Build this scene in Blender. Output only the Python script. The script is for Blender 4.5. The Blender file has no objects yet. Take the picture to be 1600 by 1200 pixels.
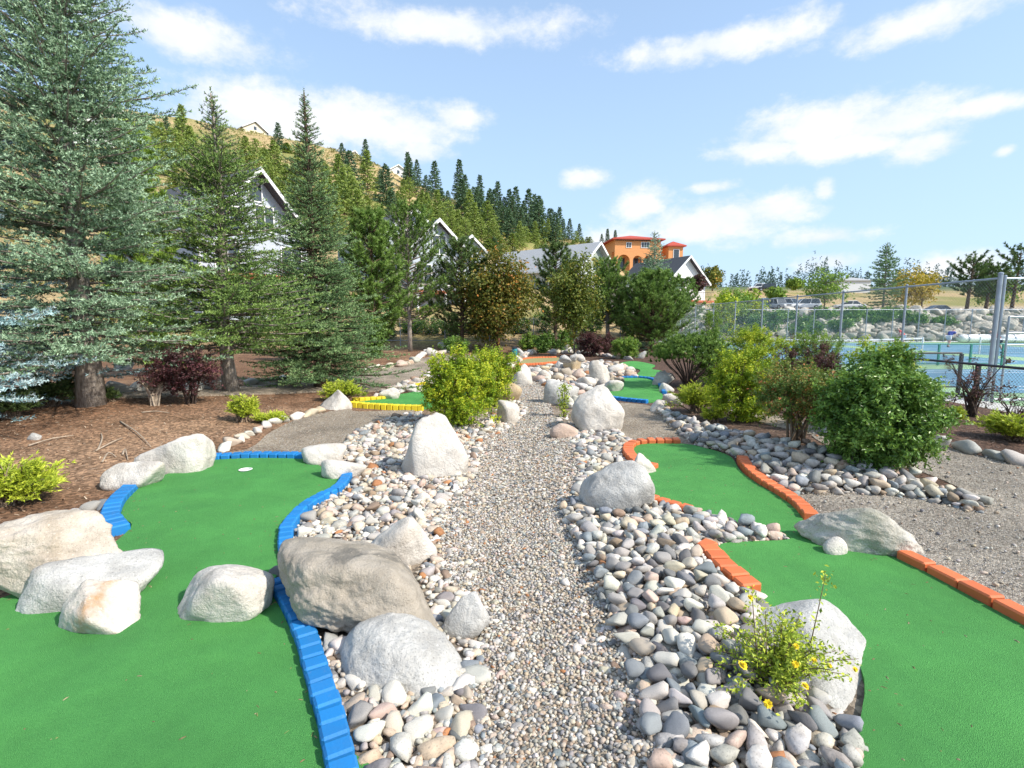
import bpy, bmesh, math, random
import numpy as np
from mathutils import Vector, Matrix, Euler, noise
from mathutils.geometry import delaunay_2d_cdt

R = math.radians
scene = bpy.context.scene
COL = scene.collection
random.seed(7)
rng = np.random.default_rng(7)

# ------------------------------------------------------------------ camera
CAM_H, FPX, PITCH = 1.55, 800.0, math.atan(96 / 800.0)
cam_d = bpy.data.cameras.new('camera')
cam_d.sensor_width, cam_d.lens = 36.0, 18.0
cam_d.clip_start, cam_d.clip_end = 0.05, 3000.0
cam = bpy.data.objects.new('camera', cam_d)
cam.location = (0, 0, CAM_H)
cam.rotation_euler = (math.pi / 2 - PITCH, 0, 0)
COL.objects.link(cam)
scene.camera = cam

# ------------------------------------------------------------------ exposure
scene.view_settings.view_transform = 'Standard'
scene.view_settings.look = 'None'
scene.view_settings.exposure = 1.06
scene.view_settings.gamma = 1.0
scene.view_settings.use_curve_mapping = False
scene.cycles.use_denoising = True
scene.cycles.max_bounces = 6
scene.cycles.diffuse_bounces = 3
scene.cycles.glossy_bounces = 2
scene.cycles.transmission_bounces = 3

# ------------------------------------------------------------------ sun and sky
SUN = Vector((0.80, -0.42, 0.80)).normalized()
sun_d = bpy.data.lights.new('sun', 'SUN')
sun_d.energy, sun_d.angle, sun_d.color = 3.0, R(1.6), (1.0, 0.93, 0.82)
sun = bpy.data.objects.new('sun', sun_d)
sun.rotation_euler = SUN.to_track_quat('Z', 'Y').to_euler()
sun.location = (0, 0, 60)
COL.objects.link(sun)

C_, S_ = math.cos(PITCH), math.sin(PITCH)


def ray(u, v):
    a, b = (u - 800) / FPX, (600 - v) / FPX
    return np.array([a, C_ + b * S_, -S_ + b * C_])


world = bpy.data.worlds.new('World')
scene.world = world
world.use_nodes = True
wn, wl = world.node_tree.nodes, world.node_tree.links
wn.clear()
w_out = wn.new('ShaderNodeOutputWorld')
w_bg = wn.new('ShaderNodeBackground')
w_bg.inputs['Strength'].default_value = 0.122
sky = wn.new('ShaderNodeTexSky')
sky.sky_type = 'NISHITA'
sky.sun_disc = False
sky.sun_elevation = math.asin(SUN.z)
sky.sun_rotation = math.atan2(SUN.x, SUN.y)
sky.air_density, sky.dust_density, sky.ozone_density = 1.0, 0.9, 3.2


def wmath(op, a, b=None, c=None, clamp=False):
    n = wn.new('ShaderNodeMath')
    n.operation, n.use_clamp = op, clamp
    for i, s in enumerate((a, b, c)):
        if s is None:
            continue
        if isinstance(s, (int, float)):
            n.inputs[i].default_value = s
        else:
            wl.new(s, n.inputs[i])
    return n.outputs[0]


w_tc = wn.new('ShaderNodeTexCoord')
w_sep = wn.new('ShaderNodeSeparateXYZ')
wl.new(w_tc.outputs['Generated'], w_sep.inputs[0])
w_az = wmath('ARCTAN2', w_sep.outputs[0], w_sep.outputs[1])
w_el = wmath('ARCSINE', w_sep.outputs[2])


def wnoise(scale, detail, rough, stretch):
    mp = wn.new('ShaderNodeMapping')
    mp.inputs['Scale'].default_value = (1, 1, stretch)
    wl.new(w_tc.outputs['Generated'], mp.inputs[0])
    nz = wn.new('ShaderNodeTexNoise')
    nz.inputs['Scale'].default_value = scale
    nz.inputs['Detail'].default_value = detail
    nz.inputs['Roughness'].default_value = rough
    wl.new(mp.outputs[0], nz.inputs['Vector'])
    return nz.outputs['Fac']


# the clouds of the day: (u, v, half width, half height) of each puff in the photograph turned into azimuth and elevation
PUFFS = [(420, 185, 120, 52), (545, 190, 130, 40), (640, 205, 85, 28), (715, 184, 45, 18), (655, 235, 55, 18), (360, 230, 90, 50),
         (1285, 196, 130, 34), (1190, 236, 75, 16), (1395, 192, 130, 30), (1440, 228, 60, 22), (1530, 168, 100, 15), (1330, 225, 120, 18),
         (912, 278, 34, 13), (1110, 292, 36, 9), (1290, 298, 16, 14), (1003, 320, 42, 24), (1130, 345, 95, 30), (1205, 328, 75, 20),
         (1070, 352, 70, 26), (1285, 370, 75, 14), (1490, 418, 85, 20), (1300, 408, 60, 14), (1570, 236, 16, 7), (960, 375, 60, 16),
         (700, 40, 190, 26), (1120, 70, 160, 22), (1420, 40, 150, 24), (300, 60, 150, 30)]
best = None
for (pu, pv, pw, ph) in PUFFS:
    pw, ph = pw * 1.12, ph * 1.3
    d0, d1, d2 = ray(pu, pv), ray(pu + pw, pv), ray(pu, pv - ph)
    az0, el0 = math.atan2(d0[0], d0[1]), math.asin(d0[2] / np.linalg.norm(d0))
    raz = abs(math.atan2(d1[0], d1[1]) - az0)
    rel = abs(math.asin(d2[2] / np.linalg.norm(d2)) - el0)
    dx = wmath('MULTIPLY', wmath('SUBTRACT', w_az, az0), 1 / raz)
    dy = wmath('MULTIPLY', wmath('SUBTRACT', w_el, el0), 1 / rel)
    q = wmath('ADD', wmath('MULTIPLY', dx, dx), wmath('MULTIPLY', dy, dy))
    val = wmath('SUBTRACT', 1.0, wmath('SQRT', q))
    best = val if best is None else wmath('MAXIMUM', best, val)
# the same kind of cloud goes on round the rest of the sky
rest = wmath('GREATER_THAN', wmath('ABSOLUTE', w_az), 0.95)
other = wmath('SUBTRACT', wmath('MULTIPLY', wnoise(3.2, 3, 0.5, 2.2), 2.2), 1.25)
best = wmath('MAXIMUM', wmath('MAXIMUM', best, -1.0), wmath('SUBTRACT', other, wmath('MULTIPLY', wmath('SUBTRACT', 1.0, rest), 3.0)))
n1, n2 = wnoise(8.0, 8, 0.62, 1.7), wnoise(30.0, 6, 0.65, 1.6)
dens = wmath('ADD', wmath('MULTIPLY', best, 0.75),
             wmath('ADD', wmath('MULTIPLY', wmath('SUBTRACT', n1, 0.5), 1.5), wmath('MULTIPLY', wmath('SUBTRACT', n2, 0.5), 0.9)))
w_mr = wn.new('ShaderNodeMapRange')
w_mr.interpolation_type = 'SMOOTHSTEP'
w_mr.inputs[1].default_value, w_mr.inputs[2].default_value = -0.22, 0.55
wl.new(dens, w_mr.inputs[0])
mask = wmath('MULTIPLY', w_mr.outputs[0], 0.93, clamp=True)
mask = wmath('MULTIPLY', mask, wmath('GREATER_THAN', w_sep.outputs[2], 0.0))
# thin haze veil that whitens the sky towards the horizon
veil = wn.new('ShaderNodeMapRange')
veil.interpolation_type = 'SMOOTHSTEP'
for i, x in ((1, 0.0), (2, 0.62), (3, 0.80), (4, 0.45)):
    veil.inputs[i].default_value = x
wl.new(w_el, veil.inputs[0])
w_veil = wn.new('ShaderNodeMixRGB')
w_veil.inputs[2].default_value = (2.45, 3.35, 4.45, 1)
wl.new(veil.outputs[0], w_veil.inputs[0])
wl.new(sky.outputs[0], w_veil.inputs[1])
w_mix = wn.new('ShaderNodeMixRGB')
w_cl = wn.new('ShaderNodeMapRange')
w_cl.inputs[1].default_value, w_cl.inputs[2].default_value = 0.35, 0.62
wl.new(n1, w_cl.inputs[0])
w_cc = wn.new('ShaderNodeMixRGB')
w_cc.inputs[1].default_value, w_cc.inputs[2].default_value = (3.6, 3.85, 4.2, 1), (4.3, 4.32, 4.35, 1)
wl.new(w_cl.outputs[0], w_cc.inputs[0])
wl.new(w_cc.outputs[0], w_mix.inputs[2])
wl.new(mask, w_mix.inputs[0])
wl.new(w_veil.outputs[0], w_mix.inputs[1])
wl.new(w_mix.outputs[0], w_bg.inputs['Color'])
wl.new(w_bg.outputs[0], w_out.inputs[0])


# ------------------------------------------------------------------ small helpers
def sstep(a, b, x):
    t = np.clip((np.asarray(x, float) - a) / (b - a), 0, 1)
    return t * t * (3 - 2 * t)


def gauss(x, y, cx, cy, sx, sy):
    return np.exp(-(((x - cx) / sx) ** 2 + ((y - cy) / sy) ** 2))


A_T = [-1.6, -1.0, -0.77, -0.5, -0.3, -0.12, 0.0, 0.1, 0.2, 0.3, 0.45, 1.0, 2.0]
E_T = [0.42, 0.42, 0.40, 0.355, 0.315, 0.232, 0.185, 0.158, 0.14, 0.11, 0.075, 0.07, 0.06]


def H(x, y):
    """height of the ground"""
    x, y = np.asarray(x, float), np.asarray(y, float)
    g = 0.30 * gauss(x, y, -6.6, 8.6, 2.7, 2.6) + 0.42 * gauss(x, y, -4.6, 19.5, 3.2, 3.4)
    g = g + 0.07 * gauss(x, y, 0.95, 2.95, 0.38, 0.8) + 0.16 * gauss(x, y, 3.35, 5.6, 0.75, 1.1) + 0.12 * gauss(x, y, 4.6, 7.6, 2.2, 1.6)
    g = g - 0.05 * gauss(x, y, 0.05, 4.5, 0.5, 6.0)
    yy = np.maximum(y, 1.0)
    a = x / yy
    s = np.interp(y, [0, 30, 40, 55, 80, 110, 180, 230, 400], [0, 0, 0.06, 0.33, 0.6, 0.78, 1.0, 0.96, 0.55])
    left = g + 1.4 * sstep(27, 38, y) + y * np.interp(a, A_T, E_T) * s
    right = np.interp(y, [0, 53, 60, 78, 82, 95, 135, 160, 300, 500], [-0.5, -0.5, 2.7, 3.3, 3.6, 3.8, 9.3, 10.5, 22, 34])
    xe = 8.6 + np.maximum(y - 50, 0) * 0.24
    wd = 1.4 + np.maximum(y - 50, 0) * 0.06
    t = np.clip((x - xe) / wd, 0, 1)
    t = t * t * (3 - 2 * t)
    return left * (1 - t) + right * t


_S = np.geomspace(0.8, 900, 6000)


def at(u, v):
    """the point of the ground seen at pixel (u, v) of the photograph"""
    d = ray(u, v)
    p = d[None, :] * _S[:, None]
    p[:, 2] += CAM_H
    below = p[:, 2] < H(p[:, 0], p[:, 1])
    i = int(np.argmax(below)) if below.any() else len(_S) - 1
    return Vector(p[i])


def at_y(u, v, Y):
    d = ray(u, v)
    k = Y / d[1]
    return Vector((d[0] * k, Y, CAM_H + d[2] * k))


def z_at(v, Y):
    return at_y(800, v, Y).z


def h1(x, y):
    return float(H(x, y))


def link(o, parent=None):
    COL.objects.link(o)
    if parent is not None:
        o.parent = parent
    return o


def tag(o, label=None, cat=None, group=None, kind=None):
    if label:
        o['label'] = label
    if cat:
        o['category'] = cat
    if group:
        o['group'] = group
    if kind:
        o['kind'] = kind
    return o


def thing(name, label, cat, loc=(0, 0, 0), rz=0.0, group=None):
    o = bpy.data.objects.new(name, None)
    o.empty_display_size = 0.2
    o.location, o.rotation_euler = loc, (0, 0, rz)
    link(o)
    return tag(o, label, cat, group)


def fast_mesh(name, V, T, mats, smooth=False, var=None, col=None, midx=None):
    V = np.ascontiguousarray(V, np.float32).reshape(-1, 3)
    T = np.ascontiguousarray(T, np.int32).reshape(-1, 3)
    me = bpy.data.meshes.new(name)
    me.vertices.add(len(V))
    me.vertices.foreach_set('co', V.ravel())
    me.loops.add(T.size)
    me.loops.foreach_set('vertex_index', T.ravel())
    me.polygons.add(len(T))
    me.polygons.foreach_set('loop_start', np.arange(0, T.size, 3, dtype=np.int32))
    me.polygons.foreach_set('use_smooth', np.full(len(T), smooth))
    for m in (mats if isinstance(mats, (list, tuple)) else [mats]):
        me.materials.append(m)
    if midx is not None:
        me.polygons.foreach_set('material_index', np.asarray(midx, np.int32))
    if var is not None:
        at_ = me.attributes.new('var', 'FLOAT', 'POINT')
        at_.data.foreach_set('value', np.asarray(var, np.float32))
    if col is not None:
        at_ = me.attributes.new('Col', 'FLOAT_COLOR', 'POINT')
        c4 = np.ones((len(V), 4), np.float32)
        c4[:, :3] = col
        at_.data.foreach_set('color', c4.ravel())
    me.update(calc_edges=True)
    return me


class MB:
    """collects triangles of one mesh"""

    def __init__(self):
        self.V, self.T, self.A, self.n = [], [], [], 0

    def add(self, V, T, var=None):
        V = np.asarray(V, float).reshape(-1, 3)
        T = np.asarray(T, int).reshape(-1, 3)
        self.V.append(V)
        self.T.append(T + self.n)
        self.A.append(np.zeros(len(V)) if var is None else np.broadcast_to(np.asarray(var, float), (len(V),)))
        self.n += len(V)
        return self

    def quad(self, a, b, c, d):
        return self.add([a, b, c, d], [[0, 1, 2], [0, 2, 3]])

    def box(self, x0, x1, y0, y1, z0, z1, M=None):
        V = np.array([[x, y, z] for z in (z0, z1) for y in (y0, y1) for x in (x0, x1)], float)
        T = [[0, 2, 1], [1, 2, 3], [4, 5, 6], [5, 7, 6], [0, 1, 4], [1, 5, 4], [2, 6, 3], [3, 6, 7], [0, 4, 2], [2, 4, 6], [1, 3, 5], [3, 7, 5]]
        if M is not None:
            V = V @ np.array(M.to_3x3()).T + np.array(M.translation)
        return self.add(V, T)

    def tube(self, P, rad, sides=6, var=None, cap=True):
        P = np.asarray(P, float)
        n = len(P)
        rad = np.broadcast_to(np.asarray(rad, float), (n,))
        D = np.gradient(P, axis=0)
        D /= np.linalg.norm(D, axis=1)[:, None] + 1e-9
        ref = np.array([0, 0, 1.0]) if abs(D[:, 2]).mean() < 0.8 else np.array([1.0, 0, 0])
        A = np.cross(D, ref)
        A /= np.linalg.norm(A, axis=1)[:, None] + 1e-9
        B = np.cross(D, A)
        th = np.arange(sides) * 2 * math.pi / sides
        V = (P[:, None, :] + rad[:, None, None] * (np.cos(th)[None, :, None] * A[:, None, :] + np.sin(th)[None, :, None] * B[:, None, :])).reshape(-1, 3)
        i, j = np.meshgrid(np.arange(n - 1), np.arange(sides), indexing='ij')
        a = (i * sides + j).ravel()
        b = (i * sides + (j + 1) % sides).ravel()
        T = np.concatenate([np.stack([a, b, a + sides], 1), np.stack([b, b + sides, a + sides], 1)])
        if cap:
            V = np.vstack([V, P[0], P[-1]])
            k = np.arange(sides)
            c0, c1 = n * sides, n * sides + 1
            T = np.vstack([T, np.stack([np.full(sides, c0), (k + 1) % sides, k], 1),
                           np.stack([np.full(sides, c1), (n - 1) * sides + k, (n - 1) * sides + (k + 1) % sides], 1)])
        return self.add(V, T, var)

    def prism(self, poly, ax, t0, t1):
        """polygon in the two axes other than ax, extruded from t0 to t1 (convex polygons)"""
        n = len(poly)
        V = []
        for t in (t0, t1):
            for (p, q) in poly:
                V.append({0: (t, p, q), 1: (p, t, q), 2: (p, q, t)}[ax])
        T = []
        for i in range(1, n - 1):
            T += [[0, i, i + 1], [n, n + i + 1, n + i]]
        for i in range(n):
            j = (i + 1) % n
            T += [[i, n + i, j], [j, n + i, n + j]]
        return self.add(V, T)

    def mesh(self, name, mat, smooth=False):
        return fast_mesh(name, np.vstack(self.V), np.vstack(self.T), mat, smooth, np.concatenate(self.A))

    def build(self, name, mat, parent=None, smooth=False):
        me = self.mesh(name, mat, smooth)
        fix_normals(me)
        return link(bpy.data.objects.new(name, me), parent)


def fix_normals(me):
    if len(me.polygons) > 40000:
        return
    bm = bmesh.new()
    bm.from_mesh(me)
    bmesh.ops.recalc_face_normals(bm, faces=bm.faces)
    bm.to_mesh(me)
    bm.free()


def copy_tree(o, parent=None):
    c = o.copy()
    link(c)
    c.parent = parent
    for ch in list(o.children):
        copy_tree(ch, c)
    return c


def cr(P, closed=False, n=8):
    """Catmull-Rom through the points"""
    P = [np.asarray(p, float) for p in P]
    m = len(P)
    out = []
    rng_ = range(m if closed else m - 1)
    for i in rng_:
        if closed:
            p0, p1, p2, p3 = P[i - 1], P[i], P[(i + 1) % m], P[(i + 2) % m]
        else:
            p0, p1, p2, p3 = P[max(i - 1, 0)], P[i], P[i + 1], P[min(i + 2, m - 1)]
        for k in range(n):
            t = k / n
            out.append(0.5 * ((2 * p1) + (-p0 + p2) * t + (2 * p0 - 5 * p1 + 4 * p2 - p3) * t * t + (-p0 + 3 * p1 - 3 * p2 + p3) * t ** 3))
    if not closed:
        out.append(P[-1])
    return np.array(out)


def px_poly(pts):
    return np.array([list(at(u, v))[:2] for u, v in pts])


def inside(P, poly):
    x, y = P[:, 0], P[:, 1]
    c = np.zeros(len(P), bool)
    n = len(poly)
    for i in range(n):
        x0, y0 = poly[i]
        x1, y1 = poly[(i + 1) % n]
        cond = ((y0 > y) != (y1 > y)) & (x < (x1 - x0) * (y - y0) / (y1 - y0 + 1e-12) + x0)
        c ^= cond
    return c


# ------------------------------------------------------------------ materials
class NT:
    def __init__(self, name):
        self.m = bpy.data.materials.new(name)
        self.m.use_nodes = True
        self.n, self.l = self.m.node_tree.nodes, self.m.node_tree.links
        self.n.clear()
        self.out = self.n.new('ShaderNodeOutputMaterial')
        self.p = self.n.new('ShaderNodeBsdfPrincipled')
        self.l.new(self.p.outputs[0], self.out.inputs[0])
        self.tc = self.n.new('ShaderNodeTexCoord')

    def set(self, sock, v):
        if hasattr(v, 'links') or hasattr(v, 'is_linked'):
            self.l.new(v, sock)
        elif isinstance(v, tuple) and len(v) == 3 and sock.type == 'RGBA':
            sock.default_value = (*v, 1)
        else:
            sock.default_value = v

    def noise(self, scale, detail=4, rough=0.55, vec=None, dist=0.0):
        n = self.n.new('ShaderNodeTexNoise')
        n.inputs['Scale'].default_value = scale
        n.inputs['Detail'].default_value = detail
        n.inputs['Roughness'].default_value = rough
        n.inputs['Distortion'].default_value = dist
        self.l.new(vec or self.tc.outputs['Object'], n.inputs['Vector'])
        return n.outputs['Fac']

    def voro(self, scale, feature='F1', out='Distance', vec=None):
        n = self.n.new('ShaderNodeTexVoronoi')
        n.feature = feature
        n.inputs['Scale'].default_value = scale
        self.l.new(vec or self.tc.outputs['Object'], n.inputs['Vector'])
        return n.outputs[out]

    def ramp(self, fac, stops, interp='LINEAR'):
        n = self.n.new('ShaderNodeValToRGB')
        n.color_ramp.interpolation = interp
        e = n.color_ramp.elements
        while len(e) < len(stops):
            e.new(0.5)
        for el, (p, c) in zip(e, stops):
            el.position = p
            el.color = (*c, 1) if len(c) == 3 else c
        self.l.new(fac, n.inputs[0])
        return n.outputs[0]

    def mix(self, fac, a, b, mode='MIX'):
        n = self.n.new('ShaderNodeMixRGB')
        n.blend_type = mode
        for i, v in enumerate((fac, a, b)):
            self.set(n.inputs[i], v)
        return n.outputs[0]

    def math(self, op, a, b=0.0, clamp=False):
        n = self.n.new('ShaderNodeMath')
        n.operation, n.use_clamp = op, clamp
        self.set(n.inputs[0], a)
        self.set(n.inputs[1], b)
        return n.outputs[0]

    def attr(self, name, out='Fac'):
        n = self.n.new('ShaderNodeAttribute')
        n.attribute_name = name
        return n.outputs[out]

    def bump(self, h, strength=0.5, dist=0.02):
        n = self.n.new('ShaderNodeBump')
        n.inputs['Strength'].default_value = strength
        n.inputs['Distance'].default_value = dist
        self.l.new(h, n.inputs['Height'])
        self.l.new(n.outputs[0], self.p.inputs['Normal'])

    def fin(self, color, rough=0.8, spec=0.3, metal=0.0):
        self.set(self.p.inputs['Base Color'], color)
        self.set(self.p.inputs['Roughness'], rough)
        self.p.inputs['Specular IOR Level'].default_value = spec
        self.p.inputs['Metallic'].default_value = metal
        return self.m


def flat(name, c, rough=0.6, spec=0.4, metal=0.0, vary=0.12, scale=6.0):
    t = NT(name)
    n = t.noise(scale, 4)
    lo = tuple(x * (1 - vary) for x in c)
    hi = tuple(min(1, x * (1 + vary)) for x in c)
    return t.fin(t.ramp(n, [(0.3, lo), (0.7, hi)]), rough, spec, metal)


LEAF_GAIN = 1.75


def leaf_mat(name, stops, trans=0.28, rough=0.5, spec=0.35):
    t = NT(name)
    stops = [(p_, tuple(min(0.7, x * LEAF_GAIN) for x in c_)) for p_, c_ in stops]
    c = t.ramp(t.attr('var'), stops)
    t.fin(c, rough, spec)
    tr = t.n.new('ShaderNodeBsdfTranslucent')
    t.l.new(t.mix(0.6, c, (0.16, 0.22, 0.03)), tr.inputs[0])
    mx = t.n.new('ShaderNodeMixShader')
    mx.inputs[0].default_value = trans
    t.l.new(t.p.outputs[0], mx.inputs[1])
    t.l.new(tr.outputs[0], mx.inputs[2])
    t.l.new(mx.outputs[0], t.out.inputs[0])
    return t.m


def granite(name, light, dark, stain, speck=0.5, stain_at=(0.55, 0.75), scale=1.0):
    t = NT(name)
    oi = t.n.new('ShaderNodeObjectInfo')
    va = t.n.new('ShaderNodeVectorMath')
    va.operation = 'ADD'
    t.l.new(t.tc.outputs['Object'], va.inputs[0])
    t.l.new(oi.outputs['Location'], va.inputs[1])
    v = va.outputs[0]
    c = t.ramp(t.noise(5 * scale, 5, 0.62, v), [(0.3, dark), (0.62, light)])
    st = t.ramp(t.noise(2.2 * scale, 5, 0.6, v, 0.4), [(stain_at[0], (0, 0, 0)), (stain_at[1], (1, 1, 1))])
    c = t.mix(t.math('MULTIPLY', st, 0.75), c, stain)
    s1 = t.ramp(t.noise(115 * scale, 3, 0.6, v), [(0.56, (0, 0, 0)), (0.68, (1, 1, 1))])
    c = t.mix(t.math('MULTIPLY', s1, speck), c, tuple(x * 0.25 for x in dark))
    s2 = t.ramp(t.noise(60 * scale, 3, 0.6, v), [(0.6, (0, 0, 0)), (0.68, (1, 1, 1))])
    c = t.mix(t.math('MULTIPLY', s2, 0.5), c, tuple(min(1, x * 1.2) for x in light))
    hgt = t.math('ADD', t.math('MULTIPLY', t.noise(11, 9, 0.7, v, 0.3), 1.3), t.math('MULTIPLY', t.noise(80, 3, 0.6, v), 0.25))
    t.bump(hgt, 0.75, 0.03)
    return t.fin(c, 0.85, 0.25)


M = {}
M['granite_white'] = granite('granite_white', (0.66, 0.62, 0.56), (0.44, 0.40, 0.35), (0.50, 0.42, 0.33), 0.35, (0.58, 0.8))
M['granite_beige'] = granite('granite_beige', (0.60, 0.54, 0.46), (0.40, 0.34, 0.27), (0.36, 0.28, 0.19), 0.4, (0.52, 0.72))
M['granite_grey'] = granite('granite_grey', (0.55, 0.54, 0.51), (0.33, 0.32, 0.30), (0.42, 0.37, 0.30), 0.5, (0.56, 0.76))
M['granite_brown'] = granite('granite_brown', (0.43, 0.38, 0.315), (0.30, 0.26, 0.205), (0.15, 0.14, 0.12), 0.35, (0.58, 0.64))
M['granite_rust'] = granite('granite_rust', (0.66, 0.61, 0.54), (0.48, 0.43, 0.37), (0.42, 0.21, 0.06), 0.2, (0.50, 0.60))
M['granite_pink'] = granite('granite_pink', (0.58, 0.45, 0.37), (0.42, 0.31, 0.24), (0.45, 0.38, 0.30), 0.3)
M['granite_tan'] = granite('granite_tan', (0.55, 0.43, 0.28), (0.38, 0.28, 0.16), (0.5, 0.45, 0.36), 0.3)
M['granite_mossy'] = granite('granite_mossy', (0.58, 0.55, 0.49), (0.34, 0.32, 0.27), (0.26, 0.255, 0.19), 0.5, (0.52, 0.7))


def stone_mat(name, src):
    t = NT(name)
    if src == 'object':
        oi = t.n.new('ShaderNodeObjectInfo')
        base = oi.outputs['Color']
        va = t.n.new('ShaderNodeVectorMath')
        va.operation = 'ADD'
        t.l.new(t.tc.outputs['Object'], va.inputs[0])
        t.l.new(oi.outputs['Location'], va.inputs[1])
        v = va.outputs[0]
    else:
        base, v = t.attr('Col', 'Color'), t.tc.outputs['Object']
    k = t.ramp(t.noise(22, 5, 0.65, v), [(0.25, (0.62, 0.60, 0.58)), (0.7, (1.15, 1.14, 1.12))])
    c = t.mix(1.0, base, k, 'MULTIPLY')
    s1 = t.ramp(t.noise(150, 2, 0.5, v), [(0.58, (0, 0, 0)), (0.68, (1, 1, 1))])
    c = t.mix(t.math('MULTIPLY', s1, 0.45), c, (0.09, 0.085, 0.08))
    t.bump(t.noise(60, 5, 0.6, v), 0.35, 0.01)
    return t.fin(c, 0.75, 0.3)


M['stone_object'] = stone_mat('river_stone_single', 'object')
M['stone_mass'] = stone_mat('river_stone_mass', 'mass')

t = NT('artificial_turf')
f = t.noise(300, 3, 0.75)
f2 = t.noise(3.5, 4, 0.6)
vo = t.voro(330, 'F1')
c = t.ramp(f, [(0.30, (0.045, 0.20, 0.05)), (0.52, (0.088, 0.325, 0.072)), (0.74, (0.15, 0.44, 0.13))])
c = t.mix(t.math('MULTIPLY', f2, 0.35), c, (0.06, 0.27, 0.085))
f3 = t.ramp(t.noise(0.9, 6, 0.7), [(0.35, (0.80, 0.80, 0.82)), (0.65, (1.16, 1.13, 1.10))])
c = t.mix(1.0, c, f3, 'MULTIPLY')
t.bump(t.math('ADD', f, vo), 0.8, 0.006)
M['turf'] = t.fin(c, 0.85, 0.2)
t = NT('artificial_turf_worn')
c = t.ramp(t.noise(60, 3, 0.7), [(0.3, (0.2, 0.18, 0.08)), (0.7, (0.36, 0.34, 0.16))])
M['turf_tan'] = t.fin(c, 0.9, 0.2)


def gravel_mat(name, a, b, c_, scale):
    t = NT(name)
    cell = t.voro(scale, 'F1', 'Color')
    sep = t.n.new('ShaderNodeSeparateColor')
    t.l.new(cell, sep.inputs[0])
    col = t.ramp(sep.outputs[0], [(0.0, a), (0.5, b), (1.0, c_)])
    big = t.ramp(t.noise(1.3, 7, 0.7), [(0.36, (0.70, 0.68, 0.65)), (0.64, (1.2, 1.17, 1.12))])
    col = t.mix(1.0, col, big, 'MULTIPLY')
    d = t.voro(scale, 'DISTANCE_TO_EDGE')
    hh = t.math('ADD', t.math('MULTIPLY', d, 2.0), t.math('MULTIPLY', t.noise(scale * 2.2, 3), 0.6))
    t.bump(hh, 1.0, 0.012)
    return t.fin(col, 0.9, 0.2)


M['path_gravel'] = gravel_mat('path_gravel', (0.22, 0.18, 0.135), (0.36, 0.30, 0.235), (0.50, 0.45, 0.38), 75)
M['path_gravel_grey'] = gravel_mat('path_gravel_grey', (0.22, 0.20, 0.17), (0.36, 0.325, 0.28), (0.55, 0.51, 0.45), 80)
M['creek_base'] = gravel_mat('creek_gravel_base', (0.20, 0.17, 0.135), (0.36, 0.31, 0.25), (0.55, 0.50, 0.43), 55)

t = NT('ground_soil')
base = t.attr('Col', 'Color')
chip = t.voro(34, 'F1', 'Color')
sep = t.n.new('ShaderNodeSeparateColor')
t.l.new(chip, sep.inputs[0])
k = t.ramp(sep.outputs[0], [(0.0, (0.45, 0.42, 0.4)), (0.6, (1.0, 1.0, 1.0)), (1.0, (1.75, 1.65, 1.55))])
c = t.mix(0.85, base, k, 'MULTIPLY')
k2 = t.ramp(t.noise(2.2, 6, 0.65), [(0.28, (0.6, 0.58, 0.55)), (0.72, (1.35, 1.32, 1.28))])
c = t.mix(1.0, c, k2, 'MULTIPLY')
hh = t.math('ADD', t.math('MULTIPLY', sep.outputs[1], 0.6), t.noise(24, 6, 0.7))
t.bump(hh, 0.9, 0.03)
M['soil'] = t.fin(c, 0.95, 0.15)

M['bark'] = None
for nm, a, b in (('bark_grey', (0.16, 0.135, 0.11), (0.42, 0.37, 0.32)), ('bark_brown', (0.06, 0.04, 0.03), (0.19, 0.13, 0.09)), ('bark_red', (0.11, 0.05, 0.03), (0.30, 0.15, 0.085))):
    t = NT(nm)
    mp = t.n.new('ShaderNodeMapping')
    mp.inputs['Scale'].default_value = (1, 1, 0.3)
    t.l.new(t.tc.outputs['Object'], mp.inputs[0])
    nn = t.noise(28, 6, 0.7, mp.outputs[0])
    c = t.ramp(nn, [(0.32, a), (0.66, b)])
    t.bump(nn, 1.0, 0.03)
    M[nm] = t.fin(c, 0.9, 0.2)

M['spruce_blue'] = leaf_mat('needles_blue_spruce', [(0, (0.02, 0.042, 0.016)), (0.5, (0.088, 0.152, 0.086)), (1, (0.26, 0.355, 0.235))], 0.12)
M['spruce_pale'] = leaf_mat('needles_pale_spruce', [(0, (0.08, 0.15, 0.16)), (0.5, (0.19, 0.31, 0.33)), (1, (0.34, 0.47, 0.49))], 0.12)
M['spruce_green'] = leaf_mat('needles_green_spruce', [(0, (0.014, 0.03, 0.008)), (0.5, (0.06, 0.11, 0.028)), (1, (0.18, 0.26, 0.065))], 0.15)
M['spruce_mid'] = leaf_mat('needles_mid_spruce', [(0, (0.014, 0.032, 0.012)), (0.5, (0.058, 0.112, 0.045)), (1, (0.18, 0.26, 0.11))], 0.15)
M['pine_bright'] = leaf_mat('needles_bright_pine', [(0, (0.04, 0.075, 0.01)), (0.5, (0.11, 0.18, 0.022)), (1, (0.22, 0.31, 0.05))], 0.2)
M['pine_green'] = leaf_mat('needles_green_pine', [(0, (0.025, 0.05, 0.012)), (0.5, (0.065, 0.12, 0.022)), (1, (0.15, 0.23, 0.05))], 0.2)
M['pine_dark'] = leaf_mat('needles_dark_pine', [(0, (0.018, 0.035, 0.012)), (0.5, (0.045, 0.08, 0.024)), (1, (0.10, 0.15, 0.045))], 0.15)
M['hill_dark'] = leaf_mat('needles_hill_dark', [(0, (0.022, 0.045, 0.026)), (0.5, (0.045, 0.085, 0.045)), (1, (0.085, 0.14, 0.07))], 0.12)
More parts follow.
